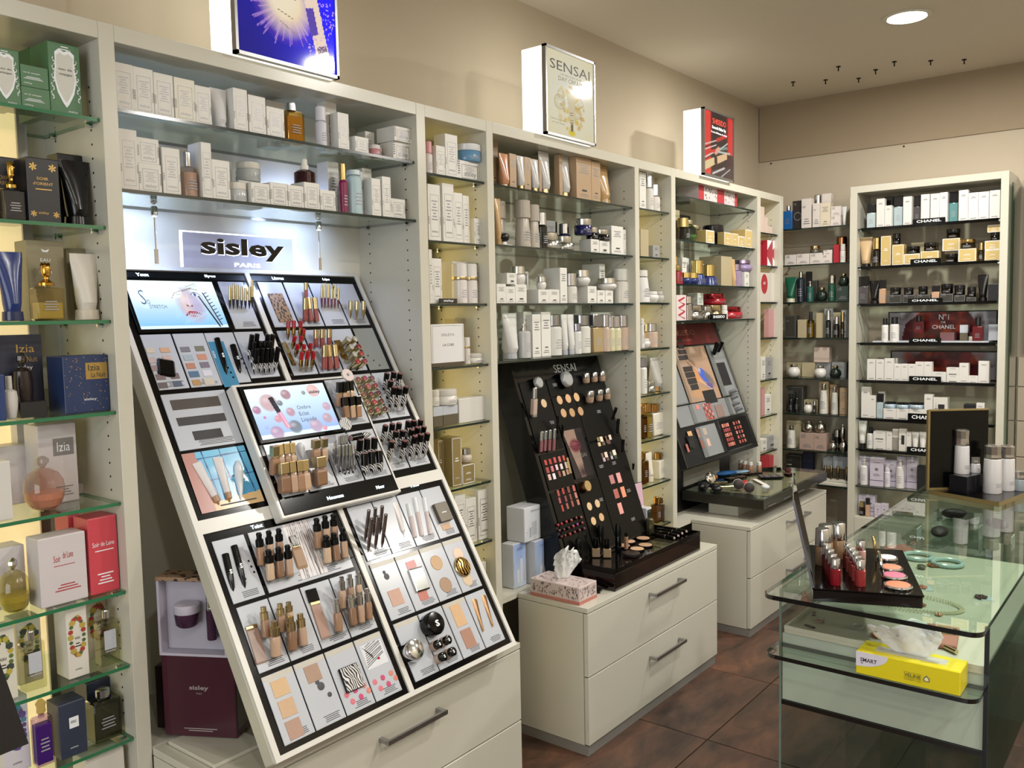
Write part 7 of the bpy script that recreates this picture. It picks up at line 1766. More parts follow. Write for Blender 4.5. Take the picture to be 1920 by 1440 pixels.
for (sh,look),L in by.items():
    L.sort(key=lambda r:r[5])
    k=int(sh[1:])-1
    place=('lowest shelf' if k>=len(BAYS[sh[0]][1]) else ORD[k]+' shelf')+' of the '+BAYS[sh[0]][0]
    for i,r in enumerate(L):
        o=r[0]; pre='' if len(L)==1 else ('%s from left: '%NUM[i] if len(L)>2 else ('left ' if i==0 else 'right '))
        lw=look.split()
        while len((pre+' '.join(lw)+' '+place).split())>16: lw.pop()
        while lw[-1] in('with','of','and','by','a','small','the','on','pale','black','white','silver','gold','dark','faceted','paper','ribbed'): lw.pop()
        o['label']=pre+' '.join(lw)+', '+place; o['group']='%ss on the %s'%(r[2].replace('_',' '),place)
# ------------------------------------------------------------------ tester products standing on the sloping displays
zeb=wavemat('zebra','101010','d4d2d0',2.6,9,.25,0,.5,(0,.3,0)); zebs=wavemat('zebra_stick','0c0c0c','dcdad8',1.1,7,.25,0,.5,(0,.5,0),(1,1,4)); zebg=wavemat('zebra_gold','1a1208','d0a860',2.2,9,.2,1,.5); leo=vormat('leopard','20140c','8c6c48',8,.5); lined=wavemat('lined_silver','4c4c48','a8a8a4',9,0,.2,1,.5,(0,PI/2,0))
skin=['b4977f','9c7a60','bea088','a88870','c6ab90','886850']
def G(h): return M('gloss_'+h,h,.2,noise=.02)
def Lt(pr,mat,n=12,sq=0): return ('L',pr,mat,n,sq)
def Bx(x,y,z0,z1,mat,b=.02): return ('B',x,y,z0,z1,mat,b)
def cy_(r,z0,z1,e=.02): return [(r*.92,z0),(r,z0+e),(r,z1-e),(r*.92,z1)]
TS={
'leo':('leopard print flat box','make_up_box','box',[('body',Bx(.5,.06,0,1,leo,.01))]),
'gls':('lip gloss with tall gold cap','lip_gloss','lip gloss',[('body',Lt(cy_(.42,0,.52),G('904844'))),('cap',Lt(cy_(.48,.5,1),gold)),('base',Lt(cy_(.45,0,.06,.005),clear))]),
'png':('slim lip pen with gold cap and plum tip','lip_pen','pen',[('body',Lt([(.1,0),(.35,.2),(.42,.42)],G('6c3038'))),('cap',Lt([(.46,.42),(.46,.85),(.3,1)],M('pale_gold','d0c498',.2,1)))]),
'bul':('tapered gold lipstick bullet','lipstick','lipstick',[('body',Lt([(.08,0),(.3,.2),(.42,.5)],gold)),('cap',Lt(cy_(.48,.5,1),M('pale_gold','d0c498',.2,1)))]),
'lpr':('gold zebra lipstick with red cap','lipstick','lipstick',[('body',Lt([(.12,0),(.36,.2),(.42,.3)],gold)),('sleeve',Lt(cy_(.44,.3,.62),zebg)),('cap',Lt(cy_(.46,.6,1),G('9c1420'),8))]),
'lpg':('closed gold lipstick lying flat','lipstick','lipstick',[('body',Lt(cy_(.42,0,.5),zebg)),('cap',Lt(cy_(.47,.5,1),M('pale_gold','d0c498',.2,1)))]),
'zbx':('black and gold zebra print slim case','make_up_case','case',[('body',Bx(.5,.2,0,1,zebg,.02))]),
'lpc':('round lipstick end facing out','lipstick','lipstick',[('tube',Lt([(.3,0),(.4,.5),(.52,.96)],M('pale_gold','d0c498',.2,1),16)),('colour_end',None)]),
'zeb':('zebra striped lipstick with black cap','lipstick','lipstick',[('body',Lt([(.2,0),(.46,.12),(.56,.3),(.56,.70)],zebs)),('cap',Lt(cy_(.58,.69,.97),black)),('colour_tip',Lt(cy_(.5,.97,1,.005),G('8c5854')))]),
'fbk':('foundation bottle with square black cap','foundation_bottle','foundation',[('body',None),('cap',Bx(.46,.4,.55,1,black,.02)),('gold_collar',Bx(.465,.41,.54,.565,gold,.005))]),
'fgo':('foundation bottle with gold cap','foundation_bottle','foundation',[('body',None),('cap',Bx(.44,.36,.63,1,gold,.02))]),
'spt':('clear plastic spatula','spatula','spatula',[('body',Lt([(.05,0),(.3,.25),(.48,.6),(.46,.85),(.2,1)],M('milky_plastic','d4d8dc',.25),12))]),
'psl':('slim silver pencil','pencil','pencil',[('body',Lt([(.08,0),(.4,.18),(.46,.2),(.46,.6)],M('pencil_silver','98989c',.3,1))),('cap',Lt(cy_(.48,.6,1),chrome))]),
'lzb':('zebra lipstick with broad black cap and pink end','lipstick','lipstick',[('body',Lt([(.15,0),(.44,.2),(.5,.45)],zebs)),('cap',Lt(cy_(.49,.43,.98),black)),('colour_tip',Lt(cy_(.44,.98,1,.003),G('a07878')))]),
'bub':('small round card sign printed with bubbles','card_sign','sign',[('body',Lt([(.48,.9),(.5,.92),(.5,.98),(.48,1)],M('pink_card','c8b8b4',.4),10)),('bubble_print',Lt([(.12,1.0),(.12,1.01)],G('788088'),10))]),
'sta':('small octagonal zebra card sign','card_sign','sign',[('body',Lt([(.5,.92),(.5,1)],zeb,8))]),
'pgd':('slim gold eye pencil with dark tip','eye_pencil','pencil',[('body',Lt([(.05,0),(.35,.22),(.42,.4)],G('2c2420'))),('cap',Lt([(.46,.4),(.46,.85),(.34,1)],M('pale_gold','d0c498',.2,1)))]),
'cpt':('black rounded square compact with white S','compact','compact',[('body',Bx(.5,.14,0,1,black,.12)),('brand_lettering',('T','S',.1,.28,.62,.88,inkw,-.13))]),
'mas':('black bullet-shaped mascara','mascara','mascara',[('body',Lt([(.04,0),(.28,.1),(.42,.3),(.48,.5)],black)),('cap',Lt(cy_(.49,.5,1),black)),('brand_lettering',('T','S',-.2,.2,.44,.56,inkw,-.5))]),
'zbp':('zebra eye pencil with black cap','eye_pencil','pencil',[('body',Lt([(.08,0),(.4,.18),(.5,.44)],zebs)),('cap',Lt(cy_(.52,.42,1),black))]),
'tbw':('white cosmetic tube lying on the beach picture','cosmetic_tube','tube',[('cap',Lt([(.05,0),(.12,.05),(.3,.07),(.34,.2)],M('tube_cap_tan','a07c5c',.3))),('body',('TB',.2,M('tube_white','ccc8c8',.3)))]),
'fpb':('foundation bottle with black pump','foundation_bottle','foundation',[('body',None),('pump',Lt([(.42,.58),(.46,.6),(.46,.78),(.3,.82),(.3,.94),(.24,1)],blackm)),('nozzle',Bx(.12,.42,.9,.97,blackm,.02)),('glass_foot',Lt(cy_(.47,0,.08,.01),clear))]),
'fzf':('flat foundation bottle with zebra cap','foundation_bottle','foundation',[('body',Bx(.5,.15,0,.64,G('a5876c'),.08)),('cap',Bx(.32,.16,.68,1,zeb,.04)),('gold_collar',Bx(.3,.15,.64,.68,gold,.01))]),
'ftb':('long flat foundation bottle with black cap','foundation_bottle','foundation',[('body',Bx(.46,.14,0,.68,G('a58678'),.04)),('cap',Bx(.5,.16,.74,1,black,.02)),('gold_collar',Bx(.44,.15,.68,.74,M('pale_gold','d0c498',.2,1),.01))]),
'fsp':('foundation bottle with silver pump cap','foundation_bottle','foundation',[('body',None),('cap',Lt([(.4,.6),(.4,.86),(.28,.88),(.28,1)],chrome)),('glass_foot',Lt(cy_(.47,0,.08,.01),clear))]),
'fgp':('foundation bottle with gold pump cap','foundation_bottle','foundation',[('body',None),('cap',Lt([(.43,.6),(.43,.83),(.3,.85),(.3,1)],gold)),('glass_foot',Lt(cy_(.47,0,.08,.01),clear))]),
'ftt':('flat taupe foundation bottle with gold collar','foundation_bottle','foundation',[('body',Bx(.5,.15,0,.9,G('957c70'),.04)),('gold_collar',Bx(.5,.16,.9,1,gold,.02))]),
'zcp':('square zebra print compact with red mark','compact','compact',[('base',Bx(.5,.14,0,1,black,.02)),('zebra_lid',('Z',))]),
'prs':('slim bronze-silver pen','concealer_pen','pen',[('body',Lt([(.1,0),(.4,.15),(.44,.45)],M('pen_bronze','86766e',.25,1))),('cap',Lt(cy_(.47,.45,1),M('pen_silver','a49c9a',.18,1)))]),
'tb2':('small white tube pointing down','cosmetic_tube','tube',[('cap',Lt([(.03,0),(.1,.12),(.2,.15),(.25,.2)],M('tube_white','ccc8c8',.3))),('body',('TB',.2,M('tube_white','ccc8c8',.3)))]),
'tcl':('clear lip gloss tube lying flat','lip_tube','tube',[('body',Lt(cy_(.4,0,.6),M('pale_pink_gel','c4b8b8',.15))),('cap',Lt(cy_(.42,.6,1),M('milky_plastic','d4d8dc',.25)))]),
'cgb':('raised dark grey square compact','compact','compact',[('body',Bx(.5,.25,0,1,M('grey_metallic','5c564c',.35,.6),.02)),('brand_lettering',('T','sisley',-.2,.2,.42,.52,inkw,-.26))]),
'csl':('square compact with fine silver lines','compact','compact',[('base',Bx(.5,.16,0,1,chrome,.04)),('lined_lid',Bx(.46,.18,.04,.96,lined,.01))]),
'rzb':('round gold zebra compact','compact','compact',[('base',Lt([(.46,0),(.5,.2),(.5,.6),(.47,.7)],gold,28)),('zebra_lid',Lt([(.46,.7),(.4,.92),(.25,1),(.01,1.02)],zebg,28))]),
'rsv':('round mirror-silver domed jar','powder_jar','jar',[('base',Lt([(.46,0),(.5,.2),(.5,.5)],chrome,28)),('lid',Lt([(.5,.5),(.5,.7),(.42,.9),(.22,1),(.01,1.02)],chrome,28))]),
'rbk':('large round black jar with white S','powder_jar','jar',[('base',Lt([(.46,0),(.5,.1),(.5,.5)],black,28)),('lid',Lt([(.5,.5),(.5,.85),(.44,.97),(.2,1),(.01,1)],black,28)),('brand_lettering',('N','S'))]),
'rsm':('small black-capped jar with white S','powder_jar','jar',[('base',Lt([(.46,0),(.5,.1),(.5,.6)],G('b8a090'),20)),('lid',Lt([(.46,.6),(.46,.95),(.38,1),(.01,1)],black,20)),('brand_lettering',('N','S'))]),
'tbz':('bronze tapered tube','cosmetic_tube','tube',[('body',('TB',.0,M('bronze_tube','8a6a48',.3,.7)))]),
'spf':('round brushed silver compact facing out','compact','compact',[('base',Lt([(.46,0),(.5,.1),(.5,.5)],black,28)),('lid',Lt([(.49,.5),(.48,.9),(.42,1),(.01,1)],M('brushed_lid','a6a8a8',.35,.3),28))]),
'sbt':('tall beige bottle with ribbed silver cap','foundation_bottle','foundation',[('body',Bx(.46,.3,.08,.62,G('b4a094'),.04)),('cap',Lt(cy_(.36,.62,1),silver,12)),('silver_foot',Bx(.44,.3,0,.1,silver,.02))]),
'sjr':('cream foundation jar with etched silver lid','foundation_jar','foundation',[('body',Lt([(.4,0),(.49,.12),(.5,.5)],G('a08672'),18)),('lid',Lt([(.48,.5),(.5,.55),(.5,.92),(.44,1)],silver,12))]),
'sgl':('lip gloss with silver cap','lip_gloss','lip gloss',[('body',Lt(cy_(.42,0,.55),G('8c5c60'))),('cap',Lt(cy_(.46,.55,1),silver,10))]),
'blk':('black make-up pencil sticking out','make_up_pencil','pencil',[('body',Lt([(.3,0),(.42,.1),(.42,.6)],black)),('cap',Lt(cy_(.47,.6,1),black))]),
'sgo':('slim gold case lying flat','make_up_case','case',[('body',Bx(.4,.2,0,1,M('pale_gold','d0c498',.2,1),.03))]),
'sgc2':('round gold powder compact facing out','compact','compact',[('base',Lt([(.48,0),(.5,.2),(.5,.7),(.46,.9)],M('old_gold','8c7448',.3,1),28)),('powder_face',Lt([(.45,.9),(.44,1),(.01,1)],G('a48a5c'),28))]),
'slp':('open lipstick bullet facing out','lipstick','lipstick',[('tube',Lt(cy_(.46,0,.6),black,12)),('colour_end',None)]),
'hpf':('grey rolled puff clipped at the side','puff','puff',[('body',Lt([(.3,0),(.48,.2),(.5,.7),(.35,1)],M('grey_puff','84868a',.7),14))]),
'hbx':('small black case on grey card','make_up_case','case',[('body',Bx(.4,.1,0,1,black,.02))]),
}
TMC={}
def piece(spec,code,hx):
    m=MB(); t=spec[0]
    if t=='L': m.lathe(spec[1],spec[3],0); return m,spec[2],True
    if t=='B': m.bbox(-spec[1],spec[1],-spec[2],spec[2],spec[3],spec[4],spec[6]); return m,spec[5],False
    if t=='T': addtext(m,spec[1],lambda u,v:(u,spec[7]-.005,v),spec[2],spec[4],spec[3],spec[5],0,.04); return m,spec[6],False
    if t=='N': addtext(m,spec[1],lambda u,v:(u,v,1.02),-.1,-.18,.12,.1,0,.04); return m,inkw,False
    if t=='Z':
        m.bbox(-.48,.48,-.16,-.12,.02,.98,.01); return m,zeb,False
    if t=='TB':
        N=14; rings=[]
        for i in range(7):
            a=i/6; z=spec[1]+(1-spec[1])*a; rings.append((.34+.16*a if spec[1] else .1+.4*a**.8,.26*(1-a)**.7+.02,z))
        vs=[(A_*math.cos(2*PI*k/N),B_*math.sin(2*PI*k/N),z) for (A_,B_,z) in rings for k in range(N)]
        m.add(vs,[(j*N+k,j*N+(k+1)%N,(j+1)*N+(k+1)%N,(j+1)*N+k) for j in range(6) for k in range(N)]+[tuple(range(N))[::-1],tuple(6*N+k for k in range(N))]); return m,spec[2],True
CAT2={}
tmade=[]; cnt={}
NRM={k:PLM[k][2] for k in PLM}
for (code,sh,B,ax,w_,L_,hx,mode,pk) in TEST:
    look,noun,cat,pcs=TS[code]; cnt[code]=cnt.get(code,0)+1; root=None
    for pn,spec in pcs:
        if spec is None:
            if code in('lpc','slp'):
                key=(code,pn,hx)
                if key not in TMC:
                    m=MB(); m.lathe([(.42,.94),(.42,1.0),(.33,1.01),(.3,.985),(.01,1.03)] if code=='lpc' else [(.4,.6),(.4,.95),(.3,1.04),(.01,1.06)],16); hd=''.join('%02x'%int(int(hx[q:q+2],16)*.78) for q in(0,2,4)); TMC[key]=m.mesh(pn,G(hd),True)
            else:
                h=skin[cnt[code]%6]; key=(code,pn,h)
                if key not in TMC:
                    m=MB()
                    if code=='fbk': m.bbox(-.45,.45,-.38,.38,0,.55,.03)
                    elif code=='fgo': m.bbox(-.5,.5,-.40,.40,0,.56,.08); m.lathe([(.36,.56),(.36,.64)],12)
                    else: m.lathe([(.4,.04),(.45,.06),(.45,.5),(.38,.59),(.36,.61)],16)
                    TMC[key]=m.mesh(pn,G(h),code not in('fbk','fgo'))
            me=TMC[key]
        else:
            key=(code,pn)
            if key not in TMC: m,mt,sm=piece(spec,code,hx); TMC[key]=m.mesh(pn,mt,sm)
            me=TMC[key]
        if root is None: root=link(noun,me)
        else: link(pn,me,root)
    z=Vector(ax).normalized(); y=-NRM[pk]; 
    if mode=='n': y=Vector((0,NRM[pk].z,-NRM[pk].y))*-1; y=Vector((0,-z.z,z.y)) if abs(z.x)<.5 else y; y=Vector((0,PLM[pk][0][1][1],PLM[pk][0][2][1]))
    y=(y-z*y.dot(z)).normalized(); x=y.cross(z)
    R3=Matrix((x,y,z)).transposed().to_4x4()
    root.matrix_world=Matrix.Translation(B)@R3@Matrix.Diagonal((w_,w_,L_,1))
    root['category']=cat; tmade.append((root,look,noun,sh,B,pk))
SET={'SIu':'upper right panel of white display','SIm':'right middle panel of white display','SIc':'raised centre panel of white display','SIy':'upper left panel of white display','SIb':'beach picture of white display','SIt':'lower left panel of white display','SIt2':'lower left panel of white display','SIr':'lower right panel of white display','SIr2':'lower right panel of white display','SEs':'black display','SEs2':'black display','SHh':'red-topped display','SHh2':'red-topped display'}
by={}
for r in tmade: by.setdefault((SET[r[3]],r[1]),[]).append(r)
for (place,look),L in by.items():
    L.sort(key=lambda r:-r[4][2]); rows=[]
    for r in L:
        if rows and rows[-1][0][4][2]-r[4][2]<.022: rows[-1].append(r)
        else: rows.append([r])
    for j,row in enumerate(rows):
        row.sort(key=lambda r:r[4][0])
        for i,r in enumerate(row):
            lk=look; p=''
            if len(row)>1: p+=NUM[i]+' from left'
            if len(rows)>1: p+=(' in ' if p else 'in ')+NUM[j]+' row'
            wd=(lk+' '+p+' '+place).split()
            if len(wd)>16:
                lw=lk.split(); lk=' '.join(lw[:16-len(wd)])
                for t in (' with',' of',' and',' on the',' on'):
                    if lk.endswith(t): lk=lk[:-len(t)]
            r[0]['label']=lk+(', '+p if p else '')+', '+place; r[0]['group']='%ss on the %s'%(r[2].replace('_',' '),place)
# ------------------------------------------------------------------ boxes beside and under the displays
def obox(name,label,cat,x0,x1,y0,y1,z0,z1,mt,rz=0,b=.002):
    cx,cy2=(x0+x1)/2,(y0+y1)/2; o=part(name,MB().bbox(x0-cx,x1-cx,y0-cy2,y1-cy2,0,z1-z0,b),mt,None,False,(cx,cy2,z0)); o.rotation_euler=(0,0,rz); return tag(o,label,cat)
RZ=-math.atan2(.163,.094)
def rbox(name,label,cat,cx,cy2,w_,d_,z0,h_,mt,rz):
    """box whose front-left bottom corner is (cx,cy2); its width runs along rz"""
    o=part(name,MB().bbox(0,w_,0,d_,0,h_,.002),mt,None,False,(cx,cy2,z0)); o.rotation_euler=(0,0,rz); return tag(o,label,cat)
tag(part('base_board',MB().bbox(.03,.17,-.215,-.02,.5355,.545,.002),white),'white board under the burgundy gift box on the cabinet top','board')
bur=M('burgundy_gloss','43222c',.18,noise=.04)
o=rbox('gift_box','large glossy burgundy gift box beside the white display','box',.041,.012,.188,.10,.5465,.200,bur,RZ)
m=MB(); addtext(m,'sisley',lambda u,v:(.07+u*.05,-.0008,.115+v*.014),0,0,1,1,0,.03); addtext(m,'PARIS',lambda u,v:(.088+u*.014,-.0008,.107+v*.004),0,0,1,1); bars(m,lambda a,b:(a,-.0008,b),.05,.14,.012,.022,2); part('brand_lettering',m,M('silver_foil','c8c0c4',.3,.8),o)
part('side_label',MB().box(.1884,.189,.01,.09,.02,.185),M('cream_panel','77726c',.5),o)
rbox('gift_box','dark burgundy box half hidden behind the glossy burgundy gift box','box',.062,.085,.12,.06,.5355,.16,M('dark_burgundy','2a161c',.3),RZ)
o=tag(empty('gift_set_box',(.040,.016,.7470)),'open white gift set box with violet jar and tube, on the burgundy box','box'); o.rotation_euler=(0,0,RZ)
lil=M('lilac_white','b9b4c2',.4)
part('tray_back',MB().box(0,.175,.05,.058,0,.185),lil,o)
part('rim',MB().box(0,.006,0,.05,0,.185).box(.169,.175,0,.05,0,.185).box(.006,.169,0,.05,0,.006),lil,o)
part('patterned_lid',MB().bbox(-.002,.177,-.002,.062,.185,.195,.001),vormat('floral_dark','241418','8c7058',60,.4),o)
part('insert',MB().bbox(.006,.169,.030,.05,.006,.185,.002),M('insert_white','a8a4b0',.4),o)
vp=G('3c2238')
j=part('violet_jar',MB().lathe([(.021,0),(.027,.006),(.030,.03),(.030,.034)],20,0,(.075,.004,.075)),vp,o,True); part('jar_lid',MB().lathe([(.030,.034),(.031,.036),(.031,.052),(.028,.055)],20,0,(.075,.004,.075)),lil,j,True)
j=part('violet_tube',MB().lathe([(.011,0),(.012,.004),(.012,.075)],14,0,(.133,.012,.04)),vp,o,True); part('tube_cap',MB().lathe([(.0115,.079),(.0115,.135),(.008,.137)],14,0,(.133,.012,.04)).lathe([(.0125,.075),(.0125,.08)],14,0,(.133,.012,.04)),chrome,j,True)
# white boxes left of the black display
wb2=M('white_blue_box','c4c6ca',.35,noise=.02)
def sbox(x0,x1,y0,y1,z0,z1,lab,kind):
    o=obox('skincare_box',lab,'box',x0,x1,y0,y1,z0,z1,wb2); hw,hh=(x1-x0)/2,(z1-z0); yf=-(y1-y0)/2-.0006
    cv=CV(40,60,'c8ccd2')
    if kind: cv.grad('9cb0d8','b8c4d4'); cv.ell(.6,.2,.6,.4,'7c9cd8',.6,1); cv.rect(.55,.35,.72,.9,'c8ccd4'); cv.rect(.6,.3,.66,.36,'8890a0'); cv.rect(.78,.5,.92,.9,'b0b4c0'); cv.rect(.3,.6,.45,.9,'d0d4d8')
    else:
        r=random.Random(2); cv.rect(.35,.45,.6,.85,'b0b4bc'); cv.rect(.65,.5,.78,.85,'c8ccd0'); cv.rect(.25,.6,.33,.9,'98a0a8')
        for k in range(60): cv.ell(r.uniform(.05,.95),r.uniform(.6,.97),.02,.015,r.choice(['8890a0','dcdcde','a8acb4']),.8,.5)
    link('front_picture',cv.mesh('front_picture',lambda u,v:((u-.5)*2*hw*.98,yf,hh*(.01+v*.98)),paintmat('print_gloss',0,.2)),o)
    m=MB(); addtext(m,'SENSAI',lambda u,v:(-hw*.4+u*hw*.9,yf-.0008,hh*(.84+v*.06)),0,0,1,1,0,-.01); part('brand_lettering',m,M('ink_grey2','60646c',.5),o)
    return o
sbox(1.455,1.532,.035,.09,.5355,.704,'lower left white skincare box with pale blue side beside the black display',1)
sbox(1.545,1.645,.0,.055,.5355,.702,'lower right white and blue skincare box beside the black display',1)
sbox(1.50,1.63,.015,.10,.7045,.835,'white skincare box stacked on the two blue-sided boxes',0)
# tissue box
def tissue(o,cx,cy2,z,s=1,seed=1,w_=.1,h_=.08):
    N,Mm=26,12; r=random.Random(seed); V=[];F=[]
    ph=[r.uniform(0,6) for _ in range(6)]
    for j in range(Mm+1):
        t=j/Mm
        for i in range(N+1):
            a=i/N; 
            x=(a-.5)*w_*(.35+.9*t-.35*t*t); fold=.012*t*math.sin(a*9+ph[0])+.008*t*math.sin(a*17+ph[1]+t*3)
            y=fold+.018*t*math.sin(a*4+ph[2]); zz=h_*t*(.62+.38*math.sin(a*PI*.9+.5+.6*math.sin(ph[3])))+.006*t*math.sin(a*13+ph[4])
            cr=.004*t*math.sin(a*31+j*2.1+ph[5])+.003*t*math.sin(a*23-j*1.7); V.append((cx+x+.02*t*t+cr,cy2+y+cr,z+zz+cr))
    for j in range(Mm):
        for i in range(N): q=j*(N+1)+i; F.append((q,q+1,q+N+2,q+N+1))
    m=MB().add(V,F); tm=M('tissue_paper','d8d8d6',.8,noise=.02,bump=.1)
    t_=part('tissue',m,tm,o,True); so=t_.modifiers.new('thick','SOLIDIFY'); so.thickness=.0006; return t_
o=obox('tissue_box','patterned pink and white tissue box on the cabinet below the black display','tissue box',1.443,1.556,-.268,-.052,.5355,.598,M('tissue_card','c4b4b0',.4,noise=.02))
part('salmon_band',MB().box(-.0571,.0571,-.1086,.1086,.0,.012),M('salmon_band','b07064',.4),o)
m=MB(); r=random.Random(4)
def motif(f,u,v,s,mi): m.add([f(u-s,v),f(u,v-s*1.6),f(u+s,v),f(u,v+s)],[(0,1,2,3)],mi); m.add([f(u-.0005,v-s*3.2),f(u+.0005,v-s*3.2),f(u+.0005,v),f(u-.0005,v)],[(0,1,2,3)],mi)
for k in range(90): motif(lambda a,b:(-.0572,-a,b),r.uniform(-.1,.1),r.uniform(.02,.058),.0022,k%3)
for k in range(45): motif(lambda a,b:(a,-.1087,b),r.uniform(-.05,.05),r.uniform(.02,.058),.0022,k%3)
for k in range(90): motif(lambda a,b:(a,b,.0629),r.uniform(-.05,.05),r.uniform(-.1,.1),.0022,k%3)
part('printed_motifs',m,[M('motif_dark','3c3c40',.5),M('motif_rose','a07878',.5),M('motif_grey','686068',.5)],o)
t_=tissue(o,0,0,.0625,1,3,.10,.12); t_.rotation_euler=(0,0,-.75)
# ---- black tray in front of the black display with its testers
TZ=.604
o=tag(empty('black_tray',(0,0,0)),'large glossy black tray of testers in front of the black display','tray')
part('body',MB().bbox(1.645,2.34,-.291,-.005,.5355,.602,.002),M('tray_black','0c0606',.08,coat=.5),o)
part('rim',MB().box(1.645,2.34,-.291,-.285,.602,.618).box(2.334,2.34,-.285,-.005,.602,.618).box(1.645,1.651,-.285,-.005,.602,.618),black,o)
part('mirror_strip',MB().box(2.06,2.19,-.275,-.165,.6025,.6035),M('smoky_mirror','8c8870',.05,.9),o)
def lathing(name,label,cat,group,loc,pieces,rot=None):
    root=None
    for pn,pr_,mt,n in pieces:
        me=MB().lathe(pr_,n).mesh(pn,mt,True)
        if root is None: root=link(name,me,None,loc); tag(root,label,cat,group)
        else: link(pn,me,root)
    if rot: root.rotation_euler=rot
    return root
for i,(x,y) in enumerate(((2.125,-.06),(2.135,-.128),(2.055,-.105),(2.045,-.190),(1.975,-.192),(1.985,-.120))):
    lathing('powder_compact','%s open beige powder pan from the front of the black tray'%NUM[i],'powder','powder pans on the black tray',(x,y,TZ-.001),[('pan',[(.030,0),(.031,.004),(.029,.006)],black,24),('powder',[(.028,.0055),(.027,.007),(.001,.007)],M('beige_powder','b08c6c' if i%2 else 'c09c7c',.7,noise=.05),24)])
lathing('powder_compact','dark empty compact at the front edge of the black tray','compact','powder pans on the black tray',(1.89,-.215,TZ-.001),[('base',[(.030,0),(.034,.006),(.034,.012),(.03,.014)],M('dark_compact','2a2420',.3),24)])
for (x,y,lab) in ((1.793,-.112,'left'),(1.812,-.152,'right')):
    o=tag(part('foundation_bottle',MB().bbox(-.016,.016,-.01,.01,0,.036,.003),G('907a60'),None,False,(x,y,TZ)),'%s beige foundation bottle with black cap on the black tray'%lab,'foundation','beige foundation bottles on the black tray')
    part('cap',MB().lathe([(.009,.036),(.011,.038),(.0105,.075),(.006,.078)],14),black,o,True); o.rotation_euler=(0,0,-1.0)
for k,(x,y,h_) in enumerate(((1.70,-.04,.10),(1.722,-.065,.10),(1.745,-.035,.105),(1.77,-.07,.10),(1.69,-.10,.095),(1.84,-.06,.11),(1.865,-.09,.115),(1.90,-.15,.12))):
    lathing('make_up_bottle','%s black domed make-up bottle from left on the black tray'%NUM[k],'bottle','black bottles on the black tray',(x,y,TZ),[('body',[(.012,0),(.013,.004),(.013,h_*.55),(.0125,h_*.56)],black,14),('cap',[(.0128,h_*.56),(.0128,h_*.9),(.009,h_*.98),(.001,h_)],blackm,14)])
o=tag(part('cream_bottle',MB().bbox(-.009,.009,-.006,.006,0,.052,.002),G('8c6c58'),None,False,(1.957,-.152,TZ)),'small flat tan bottle beside the powder pans on the black tray','bottle'); part('cap',MB().lathe([(.006,.052),(.006,.066),(.004,.068)],12),black,o,True)
lathing('pump_bottle','black bottle with tall white pump on the black tray','bottle',None,(2.01,-.012,TZ),[('body',[(.016,0),(.017,.005),(.017,.05),(.012,.056)],black,16),('pump',[(.0115,.056),(.011,.058),(.011,.098),(.007,.108)],M('pump_white','d4d4d2',.3),14)])
lathing('cream_jar','glass jar with ribbed silver lid at the back of the black tray','jar',None,(2.20,-.045,TZ),[('body',[(.02,0),(.027,.008),(.028,.03),(.024,.034)],G('8c8064'),20),('lid',[(.023,.034),(.0235,.037),(.0225,.058),(.02,.06)],silver,12)])
lathing('metal_canister','gold-grey ribbed canister on the black tray','canister',None,(2.225,-.11,TZ),[('body',[(.017,0),(.018,.003),(.018,.066),(.015,.069)],M('pewter_gold','8c8468',.2,.9),8)])
o=obox('skincare_box','small white box with black panel behind the black tray pencils','box',2.262,2.305,-.075,-.03,.640,.705,wb2)
part('black_panel',MB().box(-.018,.018,-.0235,-.0226,.008,.056),black,o); m=MB(); addtext(m,'SENSAI',lambda u,v:(-.014+u*.026,-.0241,.045+v*.007),0,0,1,1); part('brand_lettering',m,silver,o)
lathing('compact','black domed base under the small white box','stand',None,(2.284,-.052,TZ),[('dome',[(.034,0),(.036,.006),(.034,.03),(.028,.036)],black,24)])
for i,(a,b) in enumerate((((2.20,-.135),(2.19,-.245)),((2.245,-.125),(2.235,-.24)),((2.285,-.115),(2.28,-.235)),((2.322,-.12),(2.32,-.235)))):
    o=tag(part('make_up_pencil',MB().cyl((0,0,0),(b[0]-a[0],b[1]-a[1],0),.0085,n=12),black,None,False,(a[0],a[1],TZ+.009)),'%s thick black pencil from left lying on the black tray'%NUM[i],'pencil','black pencils lying on the tray')
    part('ring',MB().cyl(((b[0]-a[0])*.6,(b[1]-a[1])*.6,0),((b[0]-a[0])*.64,(b[1]-a[1])*.64,0),.0088,n=12),silver,o); part('tip',MB().cyl((b[0]-a[0],b[1]-a[1],0),((b[0]-a[0])*1.04,(b[1]-a[1])*1.04,0),.006,.004,n=10),G('b0a098'),o)
# easel card with mauve bottle picture behind
o=tag(part('picture_card',MB().box(0,.10,-.002,.002,0,.20),black,None,False,(2.238,-.018,.6055)),'curved black and mauve picture card at right of the black display','card'); o.rotation_euler=(-.12,0,-.1)
cv=CV(30,60,'1a1416'); cv.poly([(.3,0),(1,0),(1,1),(.5,1)],'c8a8b8'); cv.line(.7,.4,.9,1,.03,'a87898'); cv.ell(.5,.6,.2,.2,'d8ccd4',.8,.5); link('front_picture',cv.mesh('front_picture',lambda u,v:(.002+u*.096,-.0026,.002+v*.196),paintmat('print_gloss',0,.2)),o)
for i,(x,y) in enumerate(((1.60,-.255),(1.625,-.245))): tag(part('make_up_pencil',MB().cyl((0,0,0),(-.055,.12,.0),.006,n=10),black,None,False,(x,y,.5417)),'%s thin black pencil lying beside the tissue box'%('left' if i==0 else 'right'),'pencil','pencils beside the tissue box')
